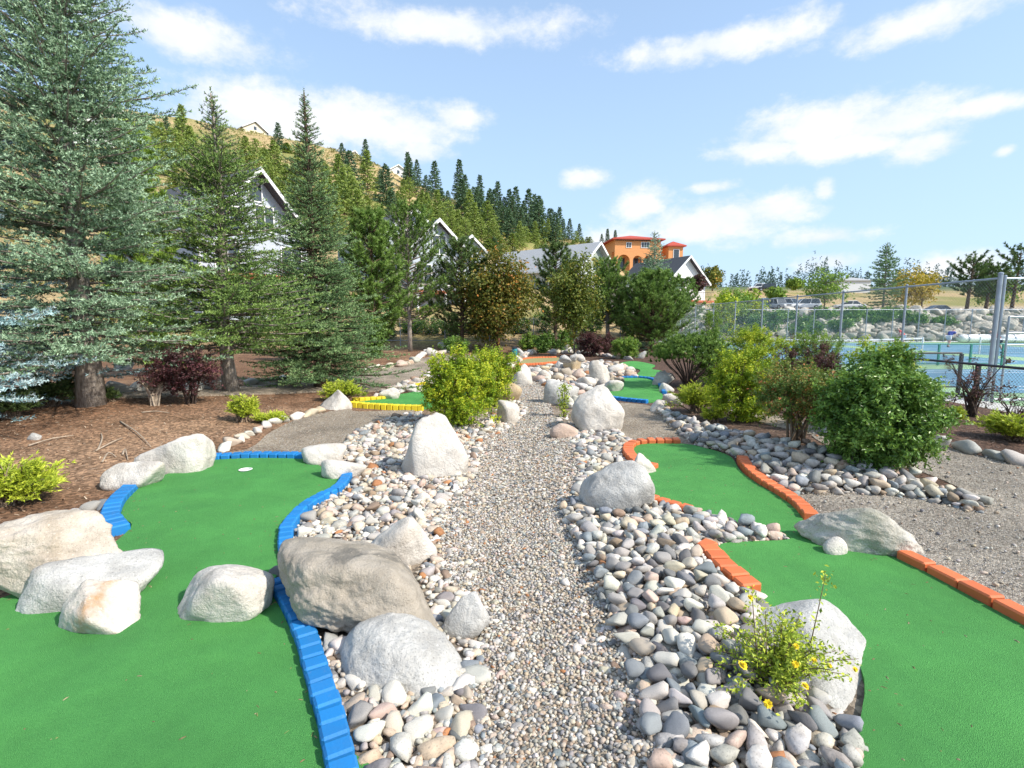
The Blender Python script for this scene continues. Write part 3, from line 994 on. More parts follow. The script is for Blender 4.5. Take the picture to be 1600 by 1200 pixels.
boulder(776, 812, 624, 664, 'granite_white', 'white boulder at the lime shrub side of the creek bed', 0.7, 167, sub=4)
boulder(796, 832, 568, 602, 'granite_white', 'white boulder leaning at the far end of the creek bed', 0.7, 173, sub=4, lean=(-0.25, 0))
boulder(780, 816, 596, 628, 'granite_tan', 'brown rock half under the lime shrub beside the creek', 0.7, 179, sub=4)
boulder(806, 826, 542, 558, 'granite_grey', 'grey rock by the small teal bin at the back', 0.7, 181, sub=4)
boulder(858, 870, 545, 554, 'granite_grey', 'small grey rock behind the worn tan mat', 0.7, 191, sub=4)
boulder(992, 1010, 548, 560, 'granite_grey', 'grey rock at the foot of the broad bright pine', 0.7, 193, sub=4)
boulder(878, 894, 538, 552, 'granite_white', 'small white rock at the slim autumn tree', 0.7, 197, sub=4)
boulder(664, 684, 543, 556, 'granite_white', 'pale rock on the far mulch mound near the pine', 0.7, 199, sub=4)
boulder(684, 702, 533, 545, 'granite_grey', 'pale rock in the shade of the maple', 0.7, 203, sub=4)
boulder(592, 626, 605, 625, 'granite_white', 'white rock behind the short far yellow curb', 0.6, 207, sub=4)
boulder(632, 664, 600, 614, 'granite_white', 'flat pale rock at the back yellow curb', 0.6, 211, sub=4)
boulder(178, 210, 558, 580, 'granite_grey', 'grey rock in the shade behind the blue spruce', 0.6, 213, sub=4)
boulder(44, 64, 676, 688, 'granite_grey', 'single blue grey stone lying on the mulch mound', 0.7, 223, sub=3)
# the stack of stones of the little waterfall
wf = [(874, 896, 574, 590, 'granite_brown', 'dark stone at the lower end of the stacked pile', 0), (880, 908, 560, 582, 'granite_tan', 'large tan stone in the middle of the stacked pile', 0),
      (892, 916, 576, 594, 'granite_pink', 'pink stone at the base of the stacked pile', 0), (866, 884, 562, 580, 'granite_grey', 'grey stone at the mulch side of the stacked pile', 0),
      (872, 892, 551, 564, 'granite_grey', 'grey cap stone on top of the stacked pile', 0.42), (890, 902, 552, 562, 'granite_white', 'small white cap stone in the middle of the pile top', 0.42),
      (900, 914, 552, 563, 'granite_white', 'white cap stone nearest the tall upright rock', 0.42)]
pb = at(890, 590)
for i, (u0, u1, v0, v1, mt, lab, lift) in enumerate(wf):
    o = boulder(u0, u1, v0, v1 if not lift else 590, mt, lab, 0.8, 231 + 2 * i, sub=4, group='stones of the stacked pile', keep=not lift, hz=None if not lift else 0.16)
    if lift:
        o.location.z = z_at(v1, o.location.y) + 0.02
for i, (u, v, w, lab) in enumerate([(850, 592, 26, 'off-white rock in the far cobbles, beside the creek mouth'), (838, 584, 18, 'small off-white rock near the worn tan mat'), (862, 604, 20, 'light rock low in front of the stacked pile'),
                               (930, 602, 22, 'pale rock wedged before the tall upright rock'), (962, 584, 26, 'pale flat rock between the two far greens'), (974, 580, 18, 'rusty flat rock between the two far greens'),
                               (985, 582, 16, 'small cream rock on the edge of the farthest green'), (820, 590, 20, 'small pale rock at the top of the creek')]):
    boulder(u - w / 2, u + w / 2, v - w * 0.6, v, 'granite_pink' if 'rusty' in lab else 'granite_white', lab, 0.8, 301 + i, sub=3, group='rocks round the stacked pile')

# ------------------------------------------------------------------ river stones
PAL = np.array([(.68, .64, .58), (.55, .525, .48), (.38, .365, .345), (.21, .21, .21), (.52, .42, .31), (.57, .44, .37), (.31, .23, .17), (.43, .20, .09), (.26, .29, .31), (.56, .49, .39)])
PALN = ['white', 'light grey', 'grey', 'dark grey', 'tan', 'pinkish', 'brown', 'rust red', 'blue grey', 'cream']


def pick_cols(n, w):
    w = np.array(w, float)
    i = rng.choice(len(PAL), n, p=w / w.sum())
    return i, np.clip(PAL[i] * rng.uniform(0.82, 1.15, (n, 1)) * rng.uniform(0.96, 1.04, (n, 3)), 0, 0.8)


def blocked(x, y, r):
    for bx, by, rx, ry in BOULDERS:
        if ((x - bx) / (rx + r * 0.4)) ** 2 + ((y - by) / (ry + r * 0.4)) ** 2 < 1:
            return True
    for bx, by, br in CURB_LINES:
        if (x - bx) ** 2 + (y - by) ** 2 < (br + r * 0.55) ** 2:
            return True
    return False


def in_green(P):
    c = np.zeros(len(P), bool)
    for g in (W_GL, W_GR, W_GY, W_GB, W_GF, W_GT):
        c |= inside(P, g)
    return c


STONES = []   # x, y, z, sx, sy, sz, rz, tilt, colour index, colour, zone


def fill_stones(poly, r0, r1, tries, weights, zone, pack=0.80, layers=1, skip=()):
    lo, hi = poly.min(0), poly.max(0)
    for layer in range(layers):
        P = rng.uniform(lo, hi, (tries, 2))
        ok = inside(P, poly) & ~in_green(P)
        for s in skip:
            ok &= ~inside(P, s)
        P = P[ok]
        rr = r0 + (r1 - r0) * rng.beta(1.2, 2.6, len(P))
        order = np.argsort(-rr[:len(P) // 3])
        P, rr = np.vstack([P[:len(P) // 3][order], P[len(P) // 3:]]), np.concatenate([rr[:len(P) // 3][order], rr[len(P) // 3:]])
        cell = 2 * r1
        grid = {}
        ci, cc = pick_cols(len(P), weights)
        for k, ((x, y), r) in enumerate(zip(P, rr)):
            gx_, gy_ = int(x // cell), int(y // cell)
            good = True
            for i in (-1, 0, 1):
                for j in (-1, 0, 1):
                    for (px, py, pr) in grid.get((gx_ + i, gy_ + j), ()):
                        if (x - px) ** 2 + (y - py) ** 2 < (pack * (r + pr)) ** 2:
                            good = False
                            break
                    if not good:
                        break
                if not good:
                    break
            if not good or blocked(x, y, r):
                continue
            grid.setdefault((gx_, gy_), []).append((x, y, r))
            el = random.uniform(1.0, 1.35)
            STONES.append((x, y, h1(x, y) + r * random.uniform(0.25, 0.5) + layer * r * 0.9, r * el, r / el * random.uniform(0.95, 1.1), r * random.uniform(0.62, 0.85),
                           random.uniform(0, 6.28), random.uniform(-0.45, 0.45), int(ci[k]), tuple(cc[k]), zone))


Z_HEAP = px_poly([(878, 800), (905, 783), (1000, 782), (1085, 806), (1160, 824), (1232, 843), (1145, 852), (1110, 862), (1095, 862), (1140, 896), (1188, 936), (1190, 985), (1225, 1060), (1310, 1130), (1400, 1180), (1400, 1290), (1050, 1290), (985, 1049), (946, 955), (912, 870)])
Z_RIGHT = px_poly([(1022, 640), (1045, 648), (1080, 664), (1130, 676), (1200, 692), (1270, 703), (1350, 728), (1440, 757), (1535, 792), (1530, 802), (1420, 779), (1300, 771), (1232, 775), (1205, 762), (1165, 728), (1140, 710), (1085, 697), (1050, 668)])
Z_MID = px_poly([(868, 652), (890, 680), (962, 668), (985, 692), (1000, 700), (1000, 735), (960, 720), (918, 745), (905, 770), (890, 790), (905, 740), (893, 690)])
Z_LEFT = px_poly([(560, 672), (606, 654), (655, 645), (690, 668), (752, 668), (778, 640), (800, 622), (826, 640), (800, 668), (752, 695), (742, 742), (715, 777), (690, 806), (686, 850), (600, 880), (520, 850), (455, 850), (450, 826), (482, 796), (522, 775), (540, 750), (560, 720), (478, 726), (530, 700)])
Z_LEFT2 = px_poly([(430, 885), (520, 940), (560, 985), (640, 1040), (745, 1049), (740, 1290), (520, 1290), (505, 1140), (488, 1049), (465, 985)])
Z_FAR = px_poly([(800, 600), (808, 582), (850, 574), (930, 566), (965, 570), (1000, 590), (968, 594), (968, 612), (930, 612), (940, 622), (890, 640), (850, 605), (828, 590)])
Z_FARL = px_poly([(590, 622), (628, 600), (690, 580), (720, 580), (700, 598), (640, 610), (600, 626), (590, 640), (575, 640)])
Z_CREEKSIDE = px_poly([(620, 860), (684, 850), (702, 915), (752, 955), (742, 1049), (735, 1260), (690, 1260), (690, 1000), (660, 930), (660, 860)])
W_ = dict(heap=[5, 6, 5.5, 3, 1.8, 1.8, 1.3, .3, 2.6, 1.8], right=[4, 6, 5, 2, 1.8, 1.2, 1.2, .3, 3, 1.5], left=[6, 5, 2.5, 1, 2.6, 2.4, 1.4, .5, .8, 3])
fill_stones(Z_HEAP, 0.016, 0.056, 30000, W_['heap'], 'heap', 0.80, 2)
fill_stones(Z_RIGHT, 0.022, 0.074, 20000, W_['right'], 'right', 0.82, 2)
fill_stones(Z_MID, 0.022, 0.068, 12000, W_['right'], 'mid', 0.82)
fill_stones(Z_LEFT, 0.02, 0.07, 24000, W_['left'], 'left', 0.82, 1)
fill_stones(Z_LEFT2, 0.018, 0.065, 12000, W_['left'], 'near', 0.8)
fill_stones(Z_CREEKSIDE, 0.022, 0.05, 2500, W_['left'], 'left', 0.82)
fill_stones(Z_FAR, 0.06, 0.17, 3000, W_['left'], 'far', 0.85)
fill_stones(Z_FARL, 0.06, 0.15, 2500, W_['left'], 'farl', 0.85)
# a loose fringe of larger pebbles on the creek gravel beside the heap
fill_stones(W_CREEK, 0.014, 0.030, 5200, W_['heap'], 'creek', 2.2)
for _i in range(0, len(W_CREEK)):
    _c = W_CREEK[_i]
    if 1.2 < _c[1] < 8.5:
        _s = 0.20 + 0.02 * _c[1]
        _q = np.array([_c + _s * np.array([math.cos(_a), math.sin(_a)]) * random.uniform(.7, 1.3) for _a in np.arange(8) * .785])
        fill_stones(_q, 0.010, 0.034, 90, W_['left'], 'creek', 0.9)

ZN = dict(heap='in the heap beside the short orange curb', right='in the band under the shrubs along the gravel path', mid='beside the creek bed and the tall angular boulder',
          left='between the creek bed and the S-shaped blue curb', near='beside the nearest blue curb', far='near the stacked pile', farl='behind the yellow curb', creek='loose on the creek gravel')
PLACES = {
    'heap': [('next to the short orange curb', at(1140, 905)), ('under the round speckled boulder', at(960, 805)), ('in the tongue reaching into the turf', at(1170, 838)), ('by the yellow flowered plant', at(1190, 1010)),
             ('at the creek gravel edge of the heap', at(930, 900)), ('at the creek gravel edge near the camera', at(1000, 1060)), ('in the middle of the heap', at(1060, 920)), ('near the thin orange curb', at(1050, 800)), ('below the flat speckled boulder', at(1250, 1120)),
             ('low in the heap, short of the flowers', at(1090, 1020))],
    'right': [('below the big glossy shrub', at(1380, 745)), ('at the gravel tip of the band', at(1500, 785)), ('below the vase-shaped shrub', at(1240, 720)), ('beside the bend of the orange curb', at(1190, 745)), ('by the middle path', at(1050, 660)), ('below the yellow green shrub', at(1140, 690))],
    'left': [('beside the S-shaped blue curb', at(510, 790)), ('round the tall pointed boulder', at(640, 750)), ('behind the brown boulder', at(550, 820)), ('in front of the yellow curb', at(610, 660)), ('below the lime shrub', at(750, 690)), ('at the creek edge by the rough white boulder', at(690, 830))],
    'near': [('between the brown boulder and the nearest blue curb', at(475, 950)), ('between the broad white boulder and the nearest blue curb', at(510, 1060)), ('in front of the broad white boulder', at(640, 1120))],
    'mid': [('at the corner of the bent orange curb', at(970, 700)), ('behind the round speckled boulder', at(930, 735)), ('below the tall angular boulder', at(930, 680))],
}


def stone_label(s):
    x, y, z, sx, sy, sz, rz, tl, ci, cc, zone = s
    w = 'large' if sx > 0.075 else 'small' if sx < 0.052 else ''
    sh = 'elongated' if sx / sy > 1.55 else 'round' if sx / sy < 1.2 else 'oval'
    pl = min(PLACES[zone], key=lambda q: (q[1].x - x) ** 2 + (q[1].y - y) ** 2)[0] if zone in PLACES else ZN[zone]
    return ' '.join(f'{w} {sh} {PALN[ci]} river stone {pl}'.split())


score = np.array([(s[3] + s[4]) / math.hypot(s[0], s[1]) if s[10] != 'creek' else 0 for s in STONES])
uv_ok = np.array([s[1] > 1.75 and abs(s[0]) < s[1] * 1.02 for s in STONES])
order = np.argsort(-(score * uv_ok))
SINGLE = set(order[:285].tolist())
S_VAR = []
for k in range(12):
    V, T = rock_verts(500 + k, 3, 10 + (k % 4) * 3, (6.0, 11.0, 16.0)[k % 3], 0.05)
    S_VAR.append(fast_mesh('river_stone', V, T, M['stone_object'], True))
S_LOW = [rock_verts(540 + k, 2, 11, 9.0, 0.03)[0] for k in range(8)]
mv, mt_, mc, cnt = [], [], [], 0
Tl = ICO[2][1]
for i, s in enumerate(STONES):
    x, y, z, sx, sy, sz, rz, tl, ci, cc, zone = s
    if i in SINGLE:
        o = bpy.data.objects.new('river_stone', S_VAR[i % 12])
        o.location, o.scale, o.rotation_euler = (x, y, z), (sx, sy, sz), (tl, tl * 0.5, rz)
        o.color = (*cc, 1)
        link(o)
        tag(o, stone_label(s), 'river stone', 'river stones ' + ZN[zone])
    else:
        Mx = Matrix.LocRotScale(Vector((x, y, z)), Euler((tl, tl * 0.5, rz)), Vector((sx, sy, sz)))
        A = np.array(Mx)
        V = S_LOW[i % 8] @ A[:3, :3].T + A[:3, 3]
        mv.append(V)
        mt_.append(Tl + cnt)
        mc.append(np.broadcast_to(cc, (len(V), 3)))
        cnt += len(V)
o = link(bpy.data.objects.new('river_stones', fast_mesh('river_stones', np.vstack(mv), np.vstack(mt_), M['stone_mass'], True, col=np.vstack(mc))))
tag(o, 'smaller rounded river stones packed beside the creek bed and curbs', 'river stones', None, 'stuff')
print('stones', len(STONES))


def grit(name, poly, cell, r0, r1, weights, label, cat, ymax=99, skip=(), flat_=0.7, sub=1, dens=1.0, bright=1.0, z0=0.0):
    """small stones strewn evenly, joined"""
    lo, hi = poly.min(0), poly.max(0)
    gx_, gy_ = np.meshgrid(np.arange(lo[0], hi[0], cell), np.arange(max(lo[1], 0.9), min(hi[1], ymax), cell))
    P = np.stack([gx_.ravel(), gy_.ravel()], 1) + rng.uniform(-0.55, 0.55, (gx_.size, 2)) * cell
    P = P[inside(P, poly) & ~in_green(P)]
    P = P[np.abs(P[:, 0]) < P[:, 1] * 1.1 + 0.4]
    if dens < 1:
        P = P[rng.random(len(P)) < dens]
    for s in skip:
        P = P[~inside(P, s)]
    for bx, by, rx, ry in BOULDERS:
        P = P[((P[:, 0] - bx) / rx) ** 2 + ((P[:, 1] - by) / ry) ** 2 > 0.8]
    n = len(P)
    D, T = ICO[sub] if sub else (np.array([[1, 0, 0], [-1, 0, 0], [0, 1, 0], [0, -1, 0], [0, 0, 1], [0, 0, -1]], float), np.array([[0, 2, 4], [2, 1, 4], [1, 3, 4], [3, 0, 4], [2, 0, 5], [1, 2, 5], [3, 1, 5], [0, 3, 5]]))
    m = len(D)
    r = r0 + (r1 - r0) * rng.beta(1.3, 2.6, n)
    sc = r[:, None] * np.stack([rng.uniform(0.9, 1.5, n), rng.uniform(0.7, 1.1, n), rng.uniform(0.5, 0.85, n) * flat_ / 0.7], 1)
    jit = 1 + rng.uniform(-0.2, 0.2, (n, m, 1))
    V = D[None] * jit * sc[:, None, :]
    th, tt = rng.uniform(0, 6.28, n), rng.normal(0, 0.35, n)
    ct, st = np.cos(tt)[:, None], np.sin(tt)[:, None]
    V = np.stack([V[..., 0], V[..., 1] * ct - V[..., 2] * st, V[..., 1] * st + V[..., 2] * ct], -1)
    c_, s_ = np.cos(th)[:, None], np.sin(th)[:, None]
    V = np.stack([V[..., 0] * c_ - V[..., 1] * s_, V[..., 0] * s_ + V[..., 1] * c_, V[..., 2]], -1)
    Z = H(P[:, 0], P[:, 1]) + z0 + r * rng.uniform(0.0, 0.75, n)
    V += np.column_stack([P, Z])[:, None, :]
    _, cc = pick_cols(n, weights)
    cc = np.clip(cc * bright, 0, 0.8)
    me = fast_mesh(name, V.reshape(-1, 3), (T[None] + (np.arange(n) * m)[:, None, None]).reshape(-1, 3), M['stone_mass'], sub > 0, col=np.repeat(cc, m, 0))
    o = link(bpy.data.objects.new(name, me))
    print(name, n)
    return tag(o, label, cat, None, 'stuff')


near = W_CREEK.copy()
CW = [3, 6, 4, 1.6, 3.2, .6, 1.4, .25, 1.2, 3.6]
near_poly = W_CREEK
lo_ = 4.2
clipn = np.array([[-9, 0.5], [9, 0.5], [9, lo_], [-9, lo_]])
clipf = np.array([[-9, lo_], [9, lo_], [9, 20], [-9, 20]])
grit('creek_pebbles', W_CREEK, 0.0175, 0.006, 0.0155, CW, 'small mixed pebbles of the near part of the dry creek bed', 'pebbles', skip=(clipf,), z0=0.014, bright=0.88)
grit('creek_pebbles', W_CREEK, 0.027, 0.010, 0.022, CW, 'small mixed pebbles of the far part of the dry creek bed', 'pebbles', skip=(clipn,), sub=0, z0=0.014, bright=0.88)
for zp, nm in ((Z_HEAP, 'small pebbles filling gaps in the stone heap'), (Z_LEFT, 'small pebbles between the stones beside the S-shaped curb'), (Z_RIGHT, 'small pebbles between the stones under the shrubs'),
               (Z_MID, 'small pebbles between the stones by the tall angular boulder'), (Z_LEFT2, 'small pebbles between stones at the nearest blue curb'), (Z_CREEKSIDE, 'small pebbles between the creek bed and brown boulder')):
    grit('pebbles', zp, 0.036, 0.012, 0.026, CW, nm, 'pebbles', sub=1, dens=0.85, z0=0.008)
GW = [3, 5, 5, 2, 3, 1, 2, .2, 1, 3]
grit('path_grit', W_PR, 0.034, 0.003, 0.009, GW, 'fine crushed gravel on the wide grey path', 'gravel', ymax=6.8, sub=0, z0=0.014, bright=0.9)
grit('path_pebbles', W_PR, 0.09, 0.008, 0.02, GW, 'stray pebbles on the wide grey path', 'pebbles', ymax=9, sub=1, z0=0.012, dens=0.35)
grit('path_grit', W_PM, 0.035, 0.003, 0.009, GW, 'fine crushed gravel on the middle path', 'gravel', ymax=8.5, sub=0, z0=0.012, bright=0.95)
grit('path_grit', W_PL, 0.035, 0.003, 0.010, GW, 'fine crushed gravel on the path behind the blue curb', 'gravel', ymax=9, sub=0, z0=0.012, bright=0.9)


# edging stones set singly along the paths
def edging(px, r0, r1, label, wts, n=None, group='edging stones along the paths'):
    P = cr(px_poly(px), False, 12)
    seg = np.linalg.norm(np.diff(P, axis=0), axis=1)
    s = np.concatenate([[0], np.cumsum(seg)])
    c = 0.0
    while c < s[-1]:
        r = random.uniform(r0, r1)
        c += r
        x, y = np.interp(c, s, P[:, 0]) + random.uniform(-.03, .03), np.interp(c, s, P[:, 1]) + random.uniform(-.03, .03)
        c += r * 0.95
        ci, cc = pick_cols(1, wts)
        o = bpy.data.objects.new('edging_stone', S_VAR[random.randrange(12)])
        dx = np.interp(c, s, P[:, 0]) - x
        dy = np.interp(c, s, P[:, 1]) - y
        o.location = (x, y, h1(x, y) + r * 0.35)
        o.scale = (r * 1.1, r * random.uniform(0.7, 0.95), r * random.uniform(0.55, 0.75))
        o.rotation_euler = (random.uniform(-.2, .2), random.uniform(-.2, .2), math.atan2(dy, dx))
        o.color = (*cc[0], 1)
        link(o)
        tag(o, f'{PALN[int(ci[0])]} {label}', 'edging stone', group)


EW = [6, 5, 2, .5, 1.5, 1.5, .4, .2, 1, 3]
edging([(345, 706), (372, 690), (392, 680), (425, 664), (462, 655), (500, 645)], 0.07, 0.13, 'edging stone between the mulch and the path behind the blue curb', EW)
edging([(166, 618), (230, 612), (310, 611), (380, 604), (450, 596)], 0.13, 0.24, 'edging stone of the path behind the green spruce trunk', EW)
edging([(560, 582), (610, 575), (650, 564), (690, 553), (720, 549)], 0.13, 0.22, 'edging stone along the far path below the pine mound', EW)
edging([(1436, 694), (1480, 702), (1540, 714), (1596, 726), (1700, 750)], 0.10, 0.15, 'edging stone between the mulch and gravel at the black railing side', [3, 6, 4, 1, 2, 1, .5, 0, 3, 1])
edging([(1280, 676), (1310, 688), (1330, 700), (1345, 712)], 0.07, 0.12, 'edging stone behind the reddish vase-shaped shrub', EW)
edging([(-20, 862), (2, 855), (30, 845)], 0.05, 0.08, 'stone beside the big beige boulder', EW)
edging([(90, 812), (130, 800), (160, 795)], 0.04, 0.07, 'stone between the mulch and the curved blue curb', [4, 5, 4, 2, 2, 1, 1, .2, 2, 1])
edging([(110, 818), (150, 806), (168, 802)], 0.04, 0.06, 'stone between the mulch and the curved blue curb', [4, 5, 4, 2, 2, 1, 1, .2, 2, 1])
edging([(795, 576), (830, 553), (870, 552), (930, 556), (985, 562)], 0.14, 0.24, 'edging stone round the far greens', EW)
edging([(1320, 612), (1240, 604), (1160, 600), (1110, 604)], 0.1, 0.2, 'edging stone behind the lime shrubs', EW)

# bark chips and twigs on the mulch
def chips(poly, n, label, cols, skip=()):
    lo, hi = poly.min(0), poly.max(0)
    P = rng.uniform(lo, hi, (n, 2))
    P = P[inside(P, poly) & ~in_green(P)]
    for s in (W_PL, W_PR, W_PM, W_PB, W_PRB, Z_RIGHT, *skip):
        P = P[~inside(P, s)]
    n = len(P)
    L, Wd = rng.uniform(0.012, 0.05, n), rng.uniform(0.004, 0.014, n)
    base = np.array([[-.5, -.5, 0], [.5, -.4, 0], [.5, .5, 0], [-.5, .4, 0], [0, 0, 0.35]])
    T = np.array([[0, 1, 4], [1, 2, 4], [2, 3, 4], [3, 0, 4]])
    V = base[None] * np.stack([L, Wd, Wd], 1)[:, None, :]
    th, tt = rng.uniform(0, 6.28, n), rng.normal(0, 0.35, n)
    V = np.stack([V[..., 0] * np.cos(tt)[:, None], V[..., 1], V[..., 2] + V[..., 0] * np.sin(tt)[:, None]], -1)
    c_, s_ = np.cos(th)[:, None], np.sin(th)[:, None]
    V = np.stack([V[..., 0] * c_ - V[..., 1] * s_, V[..., 0] * s_ + V[..., 1] * c_, V[..., 2]], -1)
    V += np.column_stack([P, H(P[:, 0], P[:, 1]) + 0.006])[:, None, :]
    cc = np.array(cols)[rng.integers(0, len(cols), n)] * rng.uniform(0.7, 1.3, (n, 1))
    me = fast_mesh('bark_chips', V.reshape(-1, 3), (T[None] + (np.arange(n) * 5)[:, None, None]).reshape(-1, 3), M['stone_mass'], False, col=np.repeat(cc, 5, 0))
    return tag(link(bpy.data.objects.new('bark_chips', me)), label, 'bark chips', None, 'stuff')


chips(np.array([[-9.5, 2.8], [-1.5, 2.8], [-1.5, 6.6], [-2.0, 9.5], [-12, 10.5]]), 16000, 'bark chips and litter on the mulch mound under the spruces', [(.30, .2, .13), (.2, .12, .075), (.12, .07, .045), (.42, .33, .24)])
chips(np.array([[2.0, 5.0], [9.8, 5.0], [9.8, 14], [2.0, 14]]), 14000, 'dark bark chips under the shrubs beside the railing', [(.17, .11, .085), (.1, .065, .05), (.24, .18, .14)])
TW = [((150, 706), (178, 694), (192, 686), 'thin forked dead root on the mulch mound'), ((153, 705), (160, 690), (158, 678), 'short upright dead root beside the forked one'), ((45, 698), (80, 690), (115, 682), 'long thin dead stick across the mulch'),
      ((188, 660), (215, 680), (236, 700), 'dark straight twig above the white boulder'), ((222, 646), (245, 646), (265, 647), 'dark short stick below the spruce trunk'), ((160, 724), (170, 712), (182, 716), 'small curled dead root near the low white boulder'),
      ((192, 712), (196, 706), (200, 720), 'pale bent root splinter near the low white boulder')]
for a_, b_, c_, lab in TW:
    P = cr([np.array(at(*q)) + np.array([0, 0, 0.015 + 0.02 * (q is b_)]) for q in (a_, b_, c_)], False, 5)
    bq = MB()
    org = P.mean(0)
    bq.tube(P - org, np.linspace(0.011, 0.004, len(P)), 5)
    o = bq.build('dead_twig', M['deadwood'], None, True)
    o.location = org
    tag(o, lab, 'twig', 'dead twigs on the mulch mound')
# ------------------------------------------------------------------ vegetation
def unit(v):
    return v / (np.linalg.norm(v, axis=-1, keepdims=True) + 1e-9)


def needles(P, D, L, per_m, nl, w, up=0.25, fwd=0.55, rg=rng, var0=None, spread=0.35, tipshade=0.5):
    """thin needles (one triangle each) all round the twigs that start at P, run along D for L"""
    cnt = np.maximum(2, rg.poisson(per_m * L))
    idx = np.repeat(np.arange(len(P)), cnt)
    n = len(idx)
    tt = rg.random(n)
    pos = P[idx] + D[idx] * (L[idx] * tt)[:, None]
    rad = rg.normal(size=(n, 3))
    rad[:, 2] += up
    rad -= (rad * D[idx]).sum(1)[:, None] * D[idx]
    rad = unit(rad)
    nd = unit(rad * rg.uniform(0.6, 1.0, n)[:, None] + D[idx] * fwd)
    ln = nl * rg.uniform(0.7, 1.25, n)
    side = unit(np.cross(nd, rg.normal(size=(n, 3))))
    V = np.stack([pos + side * (w / 2), pos - side * (w / 2), pos + nd * ln[:, None]], 1).reshape(-1, 3)
    T = np.arange(3 * n).reshape(-1, 3)
    base = (var0[idx] if var0 is not None else 0.5) + rg.normal(0, spread * 0.4, n) + tipshade * (tt - 0.45)  # paler new growth at tips, steepened to paint lit tips over shaded interior
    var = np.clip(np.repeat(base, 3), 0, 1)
    return V, T, var


def leaves(P, size, rg=rng, up=0.5, aspect=0.5, var0=None, out=None, fold=0.25):
    """folded diamond leaves"""
    n = len(P)
    nrm = rg.normal(size=(n, 3))
    nrm[:, 2] += up * 2
    if out is not None:
        nrm += out * 0.9
    nrm = unit(nrm)
    ax = unit(np.cross(nrm, rg.normal(size=(n, 3))))
    sd = np.cross(nrm, ax)
    s = size * rg.uniform(0.65, 1.3, n)
    a = ax * s[:, None]
    b = sd * (s * aspect)[:, None]
    c = nrm * (s * fold * aspect)[:, None]
    V = np.stack([P - a * 0.5, P + b * 0.5 + c, P + a * 0.5, P - b * 0.5 + c], 1).reshape(-1, 3)
    T = (np.array([[0, 1, 2], [0, 2, 3]])[None] + (np.arange(n) * 4)[:, None, None]).reshape(-1, 3)
    base = (var0 if var0 is not None else 0.5) + rg.normal(0, 0.2, n)
    return V, T, np.clip(np.repeat(base, 4), 0, 1)


def finish_plant(name, label, cat, loc, group, crown, mat, wood=None, wmat=None, crown_name='crown', wood_name='trunk', rz=0.0):
    root = thing(name, label, cat, loc, rz, group)
    link(bpy.data.objects.new(crown_name, fast_mesh(crown_name, crown[0], crown[1], mat, False, crown[2])), root)
    if wood is not None:
        wood.build(wood_name, wmat, root, True)
    return root


def rotz(v, a):
    c, s = math.cos(a), math.sin(a)
    return np.array([v[0] * c - v[1] * s, v[0] * s + v[1] * c, v[2]])


